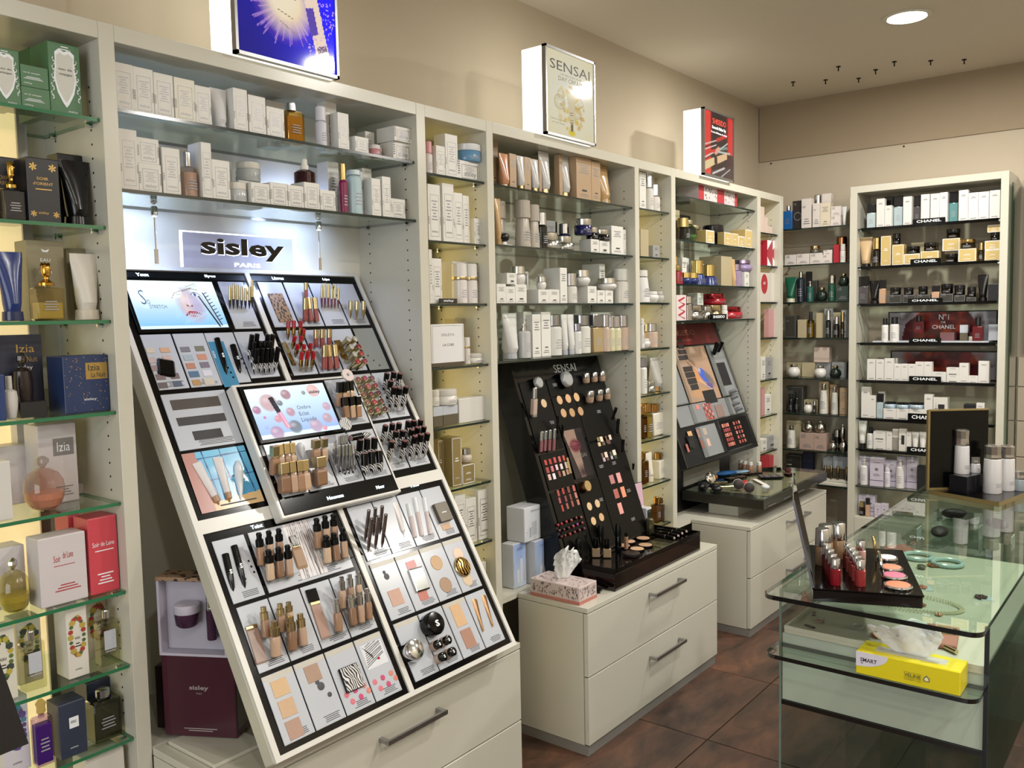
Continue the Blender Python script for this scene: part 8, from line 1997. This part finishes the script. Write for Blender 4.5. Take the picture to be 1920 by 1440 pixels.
# ---- plinth and glass-topped tray in front of the red-topped display
tag(part('plinth_board',MB().bbox(3.015,3.64,-.166,-.006,.5355,.598,.002),white),'thick white plinth under the glass-topped make-up tray','plinth')
ZH=.660
o=tag(empty('make_up_tray',(0,0,0)),'wide dark tray with glass top in front of the red-topped display','tray')
part('body',MB().bbox(2.95,3.86,-.325,-.006,.5985,.645,.002).bbox(2.95,3.63,-.006,.11,.5985,.645,.002),M('smoke_tray','26241f',.2),o)
part('beige_inlay',MB().box(3.05,3.80,-.30,-.01,.645,.646),M('beige_inlay','8f7f68',.5,noise=.05),o)
g_=MB(); g_.box(2.95,3.86,-.325,-.0055,.6465,.6525); part('glass_top',g_,[gsheet],o); part('glass_top',MB().box(2.95,3.63,-.0045,.11,.6465,.6525),gsheet,o)
for k in range(4): part('tray_slide',MB().box(3.0+.2*k,3.09+.2*k,-.329,-.3255,.606,.612),steel,o)
ZT=.6530
for i,(x,y) in enumerate(((3.60,.05),(3.585,.01),(3.61,-.03),(3.625,.085))):
    lathing('sample_bottle','%s small tan bottle with white cap at the back of the glass-topped tray'%NUM[i],'bottle','tan bottles on the glass-topped tray',(x,y,ZT),[('body',[(.013,0),(.0145,.004),(.0145,.036),(.010,.042)],G('8c6850'),16),('cap',[(.0125,.042),(.0125,.058),(.010,.060)],M('cap_white','d0ccc4',.4),14)])
def blob(name,label,cat,loc,rx,ry,rz_,mt,rot=0):
    n=14; pr_=[(math.sin(PI*k/8)+.001,-math.cos(PI*k/8)) for k in range(9)]
    m=MB().lathe(pr_,n); m.v=[(x*rx,y*ry,(z+1)*rz_) for x,y,z in m.v]; o=part(name,m,mt,None,True,loc); o.rotation_euler=(0,0,rot); return tag(o,label,cat)
blob('sponge','dark blue oval sponge on the glass-topped tray','sponge',(3.42,.085,ZT),.075,.022,.014,M('blue_sponge','1f5c98',.6),-.5)
blob('sponge','pale blue oval sponge at the back of the glass-topped tray','sponge',(3.52,.045,ZT),.065,.020,.010,M('pale_blue_sponge','7c9cb4',.6),-.5)
blob('sponge','orange sponge behind the round mirror','sponge',(3.26,.082,ZT),.035,.02,.016,M('orange_sponge','c07c34',.6))
o=lathing('hand_mirror','round mirror with black rim standing on the glass-topped tray','mirror',None,(3.15,.045,ZT+.032),[('rim',[(.029,-.003),(.032,-.002),(.032,.002),(.029,.003)],black,24),('mirror_face',[(.027,.003),(.026,.0036),(.001,.0036)],M('mirror','e0e4e4',.02,1,noise=.0),24)],(1.25,0,-.6))
for i,(x,y,a) in enumerate(((3.21,.03,.6),(3.12,-.04,.9))): 
    o=tag(part('gold_strip',MB().bbox(-.05,.05,-.009,.009,0,.006,.001),M('pale_gold','d0c498',.2,1),None,False,(x,y,ZT)),'%s gold case on the glass-topped tray'%('far' if i==0 else 'near'),'case','gold cases on the glass-topped tray'); o.rotation_euler=(0,0,-a)
def kit(label,x,y,w_,d_,a,n_,colr):
    o=tag(part('make_up_palette',MB().bbox(-w_/2,w_/2,-d_/2,d_/2,0,.009,.001),black,None,False,(x,y,ZT)),label,'palette'); o.rotation_euler=(0,0,a)
    for k in range(n_): part('colour_pan',MB().box(-w_/2+w_*(k+.15)/n_,-w_/2+w_*(k+.85)/n_,-d_*.38,d_*.38,.009,.0105),M('pan'+colr[k%len(colr)],colr[k%len(colr)],.5),o)
kit('long brown and black eyeshadow palette on the glass-topped tray',3.36,.0,.13,.045,-.35,5,['4c3c30','6c5844','2c2420'])
kit('row of black-cased blushes behind the eyeshadow palette',3.52,-.02,.14,.022,-.55,6,['3c2c24','5c4438'])
kit('black palette of fine pencil-thin strips',3.50,-.14,.12,.075,-.9,9,['6c6c70','504850','7c6870'])
kit('small open dark palette near the tray corner',3.62,-.20,.06,.035,-.2,2,['5c2030','3c1824'])
o=tag(part('make_up_case',MB().bbox(-.06,.06,-.012,.012,0,.006,.001),black,None,False,(3.70,-.06,ZT)),'open black brush case at the far end of the glass-topped tray','case'); o.rotation_euler=(0,0,-1.0); l_=part('lid',MB().bbox(-.06,.06,-.012,.012,0,.004,.001),black,o); l_.location=(0,.012,.006); l_.rotation_euler=(.5,0,0)
o=tag(part('white_card',MB().bbox(-.085,.085,-.012,.012,0,.005,.001),M('white_card','e4e0d4',.4),None,False,(3.33,-.150,ZT)),'white narrow card lying across the glass-topped tray','card'); o.rotation_euler=(0,0,.75)
blob('puff','red powder puff between the two round pads','puff',(3.215,-.115,ZT),.026,.02,.014,M('red_puff','9c2428',.7))
for i,(x,y) in enumerate(((3.10,-.13),(3.05,-.21))):
    lathing('powder_pad','%s dark round pad with white rim standing on the tray'%('far' if i==0 else 'near'),'pad','round pads on the glass-topped tray',(x,y,ZT+.0275),[('pad',[(.022,-.010),(.025,-.006),(.025,.008),(.02,.012)],M('brown_pad','2c2220',.6),20),('white_rim',[(.0265,-.014),(.027,-.012),(.0265,-.009)],M('white_rim','c4beb4',.5),20)],(PI/2*.92,0,-1.05))
lathing('clear_jar','clear plastic jar at the front corner of the glass-topped tray','jar',None,(3.12,-.265,ZT),[('body',[(.018,0),(.02,.003),(.02,.022)],clear,16),('lid',[(.0205,.022),(.0205,.030),(.018,.031)],M('milky_plastic','d4d8dc',.25),16)])
for k,(x,y) in enumerate(((3.02,.03),(3.05,-.02),(3.0,-.06),(3.08,.06))): blob('black_pouch','%s crumpled black pouch at the left of the glass-topped tray'%NUM[k],'pouch',(x,y,ZT),.028,.02,.014,M('pouch_black','15161a',.35),k)
lathing('glass_vase','small clear vase with pink liquid beyond the palettes','vase',None,(3.70,-.16,ZT),[('body',[(.014,0),(.02,.006),(.018,.03),(.022,.045)],glass('vase_glass','e0d8d8'),16),('liquid',[(.012,.002),(.017,.008),(.016,.02)],M('pink_liquid','6c3038',.2),14)])
lathing('metal_cup','small chrome cup on the back of the tray','cup',None,(3.66,-.10,ZT),[('body',[(.008,0),(.010,.01),(.012,.035),(.008,.038)],chrome,14)])
# lip-liner tray on the lowest corner shelf
o=tag(empty('vial_tray',(4.235,-.245,.501)),'white tray of slim bronze vials on the lowest corner shelf','tray'); part('tray_base',MB().bbox(-.035,.035,-.09,.09,0,.018,.002).bbox(.0,.03,-.08,.08,.018,.034,.002),white,o)
for i,y in enumerate((.055,.02,-.02,-.07)): lathing('bronze_vial','%s slim bronze vial from left in the white tray'%NUM[i],'vial','bronze vials in the white tray',(4.238,-.245+y,.5355),[('body',[(.006,0),(.007,.003),(.006,.04)],M('pen_bronze','86766e',.25,1),12),('cap',[(.0072,.04),(.0072,.078),(.004,.082)],M('old_gold','8c7448',.3,1),12)])
# blue bag hook between cabinets
o=tag(part('plastic_bag',MB().lathe([(.004,0),(.03,.03),(.034,.10),(.02,.17),(.012,.19),(.02,.21)],12),M('blue_plastic','3c60b0',.35,bump=.3),None,True,(2.52,-.19,.0)),'blue plastic bag standing between two cabinets','bag'); o.scale=(1,1.2,1.75)
# picture panels standing behind products in the far right bay (front faces -x)
for (zz,y0,y1,h_,t_) in ((1.3625,-.50,-1.075,.175,1),(1.1445,-.515,-1.09,.165,0)):
    o=tag(part('poster_board',MB().bbox(4.395,4.405,y1,y0,zz,zz+h_,.001),black),('dark red flower panel lettered N°1 behind bottles in the far right bay' if t_ else 'dark red flower panel behind white cartons in the far right bay'),'picture')
    cv=CV(110,34,'8c8890'); cv.poly([(.12,1),(.16,.4),(.3,0),(.75,0),(.84,.45),(.88,1)],'4c1418'); r=random.Random(9+t_)
    for k in range(60): cv.ell(r.uniform(.15,.85),r.uniform(0,1),r.uniform(.02,.1),r.uniform(.08,.3),r.choice(['6c1414','8c2018','3c1018','241014','a03c18','5c3020']),.5,.6,r.uniform(0,3))
    cv.ell(.56,.75,.08,.25,'b05020',.6,.6); cv.ell(.05,.5,.06,.5,'a8a4ac',.6,.5)
    link('front_picture',cv.mesh('front_picture',lambda u,v:(4.3943,y0-.008-u*(y0-y1-.016),zz+.006+v*(h_-.012)),paintmat('print_gloss',0,.2)),o)
    if t_:
        m=MB(); fn=lambda u,v:(4.3935,y0-u*(y0-y1),zz+v*h_); addtext(m,'N°1',fn,.48,.72,.57,.90,0,.0); addtext(m,'DE',fn,.50,.60,.54,.66); addtext(m,'CHANEL',fn,.42,.42,.63,.55,0,.0); part('brand_lettering',m,inkw,o)
o=tag(empty('white_riser',(0,0,0)),'stepped white riser under the dark red bottles','riser')
part('step',MB().bbox(4.226,4.37,-1.06,-.46,1.363,1.372,.001),cardw,o); 
# leaning card at right of panel
tag(part('leaning_card',MB().bbox(4.30,4.306,-1.10,-1.045,1.373,1.46,.001),cardw),'grey-white card leaning at the right end of the riser','card')
# ------------------------------------------------------------------ glass counter
cg=glass('counter_glass','eff7f3',.01,1.3); cgs_=glass('counter_glass_side','f1f7f4',.01,1.2); dk=M('counter_dark_edge','0d100f',.12,spec=.8); frost=M('pale_green_frosted','abb6a6',.25,noise=.02); cream=M('cream_board','b6b6a2',.5,noise=.02)
o=tag(empty('glass_counter',(0,0,0)),'long glass display counter with dark edges at right','counter')
def slab(name,x0,x1,y0,y1,z0,z1,r=.03,edge=dk):
    pts=[]
    for (cx,cy2,a0) in ((x0+r,y1+r,PI),(x1-.001,y1+.001,1.5*PI),(x1-.001,y0-.001,0),(x0+r,y0-r,PI/2)):
        rr=r if a0 in(PI,PI/2) else .001
        for k in range(6): a=a0+k*PI/10; pts.append((cx+rr*math.cos(a),cy2+rr*math.sin(a)))
    n=len(pts); m=MB(); v=[(x,y,z) for z in(z0,z1) for x,y in pts]
    m.add(v,[tuple(range(n))[::-1],tuple(range(n,2*n))],0); m.add(v,[(i,(i+1)%n,n+(i+1)%n,n+i) for i in range(n)],1)
    return part(name,m,[cg,edge],o)
slab('top_glass',1.110,3.05,-1.068,-1.585,.804,.816)
slab('front_ledge',1.116,1.2135,-1.072,-1.578,.645,.656)
part('lower_shelf',MB().box(1.222,3.0,-1.576,-1.084,.486,.496),cg,o); part('lower_shelf_edge',MB().box(1.212,1.222,-1.576,-1.084,.484,.496),dk,o)
part('side_glass',MB().box(1.2145,3.0,-1.083,-1.077,.0,.803),cgs_,o); part('side_glass',MB().box(1.2145,3.0,-1.583,-1.577,0,.803),cgs_,o)
part('corner_edge',MB().box(1.208,1.2140,-1.584,-1.574,0,.803),dk,o); part('corner_edge',MB().box(1.2125,1.2140,-1.083,-1.077,0,.803),M('pale_glass_edge','6c8078',.15),o)
part('frosted_front',MB().box(1.217,1.222,-1.575,-1.085,.497,.682),frost,o)
part('cream_tray',MB().bbox(1.2145,2.25,-1.572,-1.090,.683,.693,.001).box(1.2145,1.221,-1.572,-1.090,.693,.704).box(1.2215,2.25,-1.097,-1.090,.693,.704),cream,o)
part('glass_shelf',MB().box(1.225,3.0,-1.574,-1.086,.645,.651),cg,o)
part('rear_shelf',MB().box(2.27,3.0,-1.574,-1.086,.683,.689),cg,o)
part('end_glass',MB().box(2.99,2.995,-1.575,-1.085,0,.80),cgs_,o)
part('back_base',MB().box(2.6,2.95,-1.55,-1.10,.0,.30),M('dark_base','6a6c64',.5),o)
part('glass_support',MB().box(1.75,1.756,-1.55,-1.09,0,.484),cgs_,o); part('glass_support',MB().box(1.27,1.75,-1.33,-1.326,0,.484),cgs_,o)
for y in (-1.20,-1.45): part('support_pin',MB().cyl((1.74,y,.45),(1.76,y,.45),.006,n=10),chrome,o)
tag(part('frosted_screen',MB().box(1.62,2.9,-1.66,-1.654,.12,.76),M('frosted_screen','8d9c92',.25)),'greenish glass screen standing right of the counter','screen')
tag(part('floor_mat',MB().bbox(1.0,4.0,-3.0,-1.70,.0005,.012,.003),M('grey_green_mat','646a62',.7,noise=.06,bump=.2)),'grey-green mat on the floor right of the counter','mat')
# yellow tissue box on the ledge
rzY=0
o=obox('tissue_box','bright yellow tissue box on the counter front ledge','tissue box',1.120,1.205,-1.541,-1.307,.6565,.714,M('yellow_card','d8c818',.35,noise=.02))
fy=lambda y,z:(-.0431,-y,z)
m=MB(); m.add([fy(-.1165,.0570),fy(-.1165,.020)]+[fy(-.1165+.075*math.sin(t*PI/16),.020+(-.010+.0455)*(1-math.cos(t*PI/16))) for t in range(1,9)]+[fy(-.042,.0570)],[tuple(range(11))[::-1]],0)
part('white_patch',m,M('patch_white','d4d0dc',.4),o)
m=MB(); fz=lambda y,z:(-.0436,-y,z); addtext(m,'SMART',fz,-.106,.033,-.067,.043,0,.02); addtext(m,'VELINE',fz,-.005,.020,.033,.029,1,.02); m.add([fz(-.006,.0315),fz(.034,.0315),fz(.034,.0322),fz(-.006,.0322)],[(0,1,2,3)],1); m.add([fz(-.006,.0175),fz(.034,.0175),fz(.034,.0182),fz(-.006,.0182)],[(0,1,2,3)],1)
addtext(m,'MORBIDE 3 VELI',fz,-.004,.0125,.034,.0155,1); 
m.add([fz(.038,.018),fz(.052,.018),fz(.052,.026),fz(.045,.033),fz(.038,.026)],[(0,1,2,3,4)],2); f9=lambda y,z:(-.0439,-y,z); m.add([f9(.0405,.020),f9(.0495,.020),f9(.0495,.025),f9(.045,.0295),f9(.0405,.025)],[(0,1,2,3,4)],3)
m.add([fz(-.104,.028),fz(-.100,.028),fz(-.100,.031),fz(-.104,.031)],[(0,1,2,3)],2)
part('box_lettering',m,[M('letter_dark','3c3c38',.5),M('letter_olive','6c6428',.5),M('house_grey','6c6c60',.5),M('house_yellow','e8e0a0',.5)],o)
part('opening_flap',MB().bbox(-.018,.018,-.08,.08,.0572,.0580,.0003),M('opening_shade','b8b4a8',.6),o)
t_=tissue(o,0,0,.058,1,11,.19,.085); t_.rotation_euler=(0,0,PI/2)
# tester tray on the counter
TR=math.atan2(-0.2328,0.0876); o=tag(empty('tester_tray',(1.125,-1.198,.8165),TR),'black acrylic tester tray with glosses and blushes on the counter','tray')
part('body',MB().bbox(0,.255,0,.43,0,.030,.002),M('tray_black','0c0606',.08,coat=.5),o); part('lip',MB().bbox(-.002,.258,-.003,.43,.030,.034,.001),black,o)
lid=part('clear_lid',MB().box(-.0015,.0015,.01,.42,0,.225),[glass('lid_glass','b8b8c0',.03,1.5)],o); lid.location=(.0,0,.034); lid.rotation_euler=(0,-.215,0)
part('lid_edge',MB().box(-.003,.003,.004,.010,0,.225),M('lid_edge','7c7c88',.2,.6),lid)
bpy.context.view_layer.update(); MT=o.matrix_world.copy()
def ontray(u,v,z=.0345): p=MT@Vector((u,v,z)); return (p.x,p.y,p.z)
rows_=[(.055,.04),(.05,.085),(.045,.13),(.04,.175),(.115,.045),(.11,.085),(.105,.125),(.10,.165),(.095,.205),(.13,.24)]
cl=['7c1420','5c1018','681820','501018','8c3030','a04840','904038','a85850','7c3030','c09890']
for i,(u,v) in enumerate(rows_):
    row_='left' if i<4 else 'right'; k=i if i<4 else i-4
    x,y,z=ontray(u,v)
    lathing('lip_gloss','%s gloss from front in the %s row of the counter tray, silver cap'%(NUM[k],row_),'lip gloss','lip glosses in the counter tray',(x,y,z),[('body',[(.0125,0),(.0135,.004),(.0135,.04),(.010,.043)],G(cl[i]),16),('cap',[(.0118,.043),(.0122,.045),(.0118,.068),(.011,.069)],chrome,16)])
for i,(u,v) in enumerate(((.03,.22),(.04,.27),(.075,.30))):
    x,y,z=ontray(u,v)
    lathing('foundation_bottle','%s foundation bottle with broad silver cap behind the glosses'%NUM[i],'foundation','foundation bottles in the counter tray',(x,y,z),[('body',[(.018,0),(.02,.004),(.02,.05),(.017,.054)],G('8c7054'),18),('cap',[(.019,.054),(.0195,.057),(.0185,.10),(.017,.102)],chrome,18)])
for i,(v,c) in enumerate(((.055,'c87450'),(.14,'b86078'),(.215,'c87858'),(.315,'d4ccc8'))):
    u=.205-.0*i; x,y,z=ontray(u,v)
    r_=.034-.002*i
    q=lathing('blush_compact','%s round open blush from front in the counter tray, scalloped silver rim'%NUM[i],'compact','blush compacts in the counter tray',(x,y,z),[('rim',[(r_,0),(r_*1.04,.004),(r_,.007),(r_*.88,.0075)],chrome,18),('powder',[(r_*.87,.0072),(r_*.8,.0085),(.001,.0085)],M('blush_'+c,c,.65,noise=.05),24)])
    if i in(1,3):
        ld=part('open_lid',MB().lathe([(r_*1.02,0),(r_*1.04,.003),(r_*.98,.006),(.001,.006)],18),M('mirror','e0e4e4',.02,1,noise=.0) if i==1 else M('old_gold','8c7448',.3,1),q,True); ld.location=Vector((-.036*math.cos(TR),-.036*math.sin(TR),.036)); ld.rotation_euler=(0,1.4,TR)
# black and gold folding mirror with white bottles
gf=M('gold_frame','8c7a50',.35,.5); 
o=tag(empty('display_stand',(0,0,0)),'black glossy V-shaped stand with gold edges at the far end of the counter','stand')
A_=Vector((2.660,-1.124,0));B_=Vector((2.805,-1.305,0));Fp=Vector((2.554,-1.388,0));Gp=Vector((2.860,-1.45,0))
def prism(pts,z0,z1,mi=(0,0,1)):
    n=len(pts); m=MB(); v=[(p.x,p.y,z) for z in(z0,z1) for p in pts]; m.add(v,[tuple(range(n))[::-1]],mi[0]); m.add(v,[tuple(range(n,2*n))],mi[2]); m.add(v,[(i,(i+1)%n,n+(i+1)%n,n+i) for i in range(n)],mi[1]); m.fix=True; return m
part('base',prism([A_,Fp,Gp,B_],.8165,.834,(0,0,1)),[gf,black],o)
d_=(B_-A_).normalized(); nrm=Vector((d_.y,-d_.x,0)); 
if nrm.dot(Vector((-1,-.3,0)))<0: nrm=-nrm
def pan(a,b,z0,z1,t0,t1): return prism([A_+d_*a+nrm*t0,A_+d_*b+nrm*t0,A_+d_*b+nrm*t1,A_+d_*a+nrm*t1],z0,z1,(0,0,0))
Lp=(B_-A_).length
part('back_panel',pan(0,Lp,.834,1.148,-.012,0),black,o)
part('gold_edge',pan(-.008,0,.834,1.152,-.012,.003),gf,o); part('gold_edge',pan(0,Lp,1.148,1.154,-.012,.002),gf,o); part('gold_edge',pan(-.0,Lp,.834,.842,.0005,.005),gf,o)
stp=tag(part('glass_step',prism([Vector((2.683,-1.193,0)),Vector((2.646,-1.262,0)),Vector((2.794,-1.304,0)),Vector((2.782,-1.274,0))],.8345,.900,(0,0,0)),M('smoke_step','1c1c20',.08)),'dark glass step carrying a white bottle and jar on the black stand','riser')
wpl=G('c9c6c6'); fac=M('faceted_silver','b4b0a8',.12,.85)
def facet(name,label,cat,loc,r_,h_,cap,body=wpl,group='white bottles on the black stand'):
    q=tag(link(name,MB().lathe([(r_*.95,0),(r_,.004),(r_*.9,h_*cap),(r_*.75,h_*cap+.003)],20).mesh('body',body,True),None,loc),label,cat,group)
    part('faceted_cap',MB().lathe([(r_*.86,h_*cap+.003),(r_*.9,h_*cap+.008),(r_*.84,h_*.8),(r_*.9,h_*.97),(r_*.6,h_)],9),fac,q); m=MB()
    for i in range(2):
        z0=h_*cap*.22+.008*i; a=[-PI*.75+.9*t/6-.45+.25 for t in range(7)]; m.add([((r_+.0006)*math.cos(t),(r_+.0006)*math.sin(t),z) for z in(z0,z0+.003) for t in a],[(t,t+1,8+t,7+t) for t in range(6)])
    part('label_print',m,inkl,q)
facet('lotion_bottle','tall white bottle with faceted cap on the glass step, left','bottle',(2.726,-1.228,.9005),.029,.175,.62)
facet('cream_jar','low white jar with faceted lid on the glass step','jar',(2.918,-1.246,.8685),.0,.0,.6) if False else None
facet('cream_jar','low white jar with faceted lid beside the tall bottle','jar',(2.774,-1.267,.9005),.020,.062,.55)
facet('lotion_bottle','tall white bottle with faceted cap at the front of the black stand','bottle',(2.727,-1.336,.8345),.034,.188,.70)
facet('lotion_bottle','tall white bottle behind the front one on the black stand','bottle',(2.810,-1.371,.8345),.031,.178,.70)
facet('lotion_bottle','slim gold-tinted glass bottle with faceted cap near the white jar','bottle',(2.750,-1.335,.8345),.018,.155,.55,G('a8987c'))
facet('cream_jar','silver-grey jar with clear lid at the right edge of the stand','jar',(2.835,-1.415,.8345),.028,.078,.55,G('8c9498'))
# things on the cream tray inside the counter
ZC=.6935
aq=M('aqua_plastic','b0c8c4',.2)
for i,(x,y) in enumerate(((2.13,-1.21),(2.10,-1.31))): 
    tag(part('bangle',MB().tube([(.045*math.cos(2*PI*k/28),.045*math.sin(2*PI*k/28),0) for k in range(28)],.007,8,closed=True),aq,None,True,(x,y,ZC+.0075)),'%s pale aqua bangle inside the glass counter'%('left' if i==0 else 'right'),'bangle','aqua bangles in the counter')
blob('brooch','green and dark crystal brooch inside the counter','jewellery',(2.01,-1.25,ZC),.02,.014,.007,G('4c5040'),.4)
def flower(label,x,y,c,n=6,r_=.012):
    m=MB()
    for k in range(n): a=2*PI*k/n; m.v; q=MB().lathe([(.001,0),(r_*.6,.002),(r_*.5,.005),(.001,.006)],8,0,(r_*math.cos(a),r_*math.sin(a),0)); m.add(q.v,q.f)
    q=MB().lathe([(.001,.002),(.004,.005),(.001,.009)],8); m.add(q.v,q.f); return tag(part('flower_earring',m,G(c),None,True,(x,y,ZC+.001)),label,'jewellery')
flower('brown and orange flower brooch beside the aqua bangles',2.06,-1.275,'8c5c3c',6,.014)
for i,(x,y,c,lab) in enumerate(((1.79,-1.30,'b87860','pink petal earring on its small pale card'),(1.79,-1.465,'4c3430','dark brown petal earring on its small pale card'))):
    cdd=tag(part('earring_card',MB().bbox(-.022,.022,-.018,.018,0,.0012,.0004),M('pale_blue_card','b8c8cc',.4),None,False,(x+.004,y-.012,ZC)),'small pale card under the %s petal earring'%('pink' if i==0 else 'dark brown'),'card'); cdd.rotation_euler=(0,0,.5)
    f_=flower(lab,x,y,c); f_.location.z=ZC+.0018
flower('tiny rust starfish earring near the pearl necklace',1.62,-1.345,'a06048',5,.006); flower('tiny gold and rose earring near the pearl necklace',1.56,-1.40,'c08c68',5,.007)
pm=M('pearl','c8c4a4',.25)
for i,(rx,ry) in enumerate(((.085,.15),(.072,.125),(.058,.10))):
    m=MB(); n=int((rx+ry)*PI/.0075)
    for k in range(n): a=2*PI*k/n; m.lathe([(.0006,-.003),(.003,0),(.0006,.003)],6,0,(rx*math.cos(a),ry*math.sin(a),0))
    o=tag(part('pearl_necklace',m,pm,None,True,(1.63,-1.30-.02*i,ZC+.0035+.0065*0)),'%s loop of cream pearls inside the counter'%('outer','middle','inner')[i],'necklace','pearl loops in the counter')
o=tag(part('watch',MB().lathe([(.014,0),(.015,.002),(.015,.006),(.012,.007)],18),G('8c7c6c'),None,True,(1.325,-1.145,ZC)),'small round rose-beige ornament beside dark tags','ornament')
for (x,y,a,lab) in ((1.375,-1.115,.3,'far dark rectangular tag beside the rose-beige ornament'),(1.27,-1.14,1.2,'near dark rectangular tag beside the rose-beige ornament')):
    o=tag(part('dark_tag',MB().bbox(-.016,.016,-.005,.005,0,.003,.0008),G('38342c'),None,False,(x,y,ZC)),lab,'tag','dark tags in the counter'); o.rotation_euler=(0,0,a)
tag(part('ring',MB().tube([(.02*math.cos(2*PI*k/20),.014*math.sin(2*PI*k/20),.002+.001*k%2*.001) for k in range(20)],.0015,6,closed=True),steel,None,True,(1.34,-1.245,ZC+.0005)),'thin dark wire ring beside the red stone','ring')
m=MB().lathe([(.001,0),(.014,.002),(.017,.006),(.012,.011),(.001,.012)],14,0,(-.008,0,0)); q=MB().lathe([(.001,0),(.014,.002),(.017,.006),(.012,.011),(.001,.012)],14,0,(.010,.004,0)); m.add(q.v,q.f)
tag(part('red_stone',m,G('a03820'),None,True,(1.305,-1.31,ZC)),'glossy orange-red heart-shaped stone in the counter','jewellery')
o=tag(part('leather_case',MB().bbox(-.075,.075,-.04,.04,0,.014,.003),M('salmon_leather','a06858',.5,bump=.1),None,False,(1.375,-1.445,ZC)),'salmon leather case with gold clasp inside the counter','case'); o.rotation_euler=(0,0,.15)
part('gold_corner',MB().box(.0,.06,-.035,.01,.0142,.0155),M('pale_gold','d0c498',.2,1),o); part('brown_patch',MB().box(.02,.05,-.03,-.01,.0156,.0165),M('brown_patch','70483c',.5),o)
o=tag(part('gold_pen',MB().cyl((0,0,0),(.035,.05,0),.006,n=12),M('pale_gold','d0c498',.2,1),None,True,(1.285,-1.50,ZC+.0065)),'short gold lipstick lying by the salmon case','lipstick')
tag(part('leather_pouch',prism([Vector((-.08,-.02,0)),Vector((.02,-.05,0)),Vector((.09,.0,0)),Vector((.02,.05,0)),Vector((-.05,.04,0))],0,.012,(0,0,0)),M('salmon_leather','a06858',.5,bump=.1),None,False,(2.17,-1.135,ZC)),'salmon leather pouch at the back left of the counter','pouch')
for k,(x,y) in enumerate(((2.5,-1.20),(2.75,-1.35),(2.85,-1.18))): blob('sunglasses_case','%s dark leather item at the far end inside the counter'%NUM[k],'case',(x,y,.6895),.05,.03,.02,M('brown_leather_dark','2c2220',.5),k)
for k,(x,y) in enumerate(((2.40,-1.15),(2.55,-1.33),(2.7,-1.25),(2.45,-1.45))): tag(part('price_card',MB().bbox(-.03,.03,-.002,.002,0,.05,.0005),M('pale_card','b8beb4',.5),None,False,(x,y,.6895)),'%s small pale card at the far end inside the counter'%NUM[k],'card','pale cards in the counter')
# monitor corner at the near left
def fp(px,py,t): d=F_+R_*((px-960)/1629.13)-U_*((py-720)/1629.13); return Vector((-1.03566,-1.94744,1.55))+d*t
c0=fp(52,1394,.85); c1_=fp(-8,1225,.86); c2_=fp(-20,1424,.83); up=(c1_-c0); sd=(c2_-c0).normalized()
pts=[c0,c0+up*1.5,c0+up*1.5+sd*.28,c0+sd*.28]; nn=up.cross(sd).normalized()*.012
m=MB(); m.add([p for p in pts]+[p+nn for p in pts],[(0,1,2,3),(7,6,5,4),(0,4,5,1),(1,5,6,2),(2,6,7,3),(3,7,4,0)]); m.fix=True
o=tag(part('black_panel_screen',m,M('panel_black','0c0a0c',.25)),'black tilted panel corner cut off at the lower left','screen')
pc_=sum(pts,Vector())/4; part('post',MB().cyl(pc_+nn,(pc_.x-.05,pc_.y+.05,.0),.012,n=10),black,o)
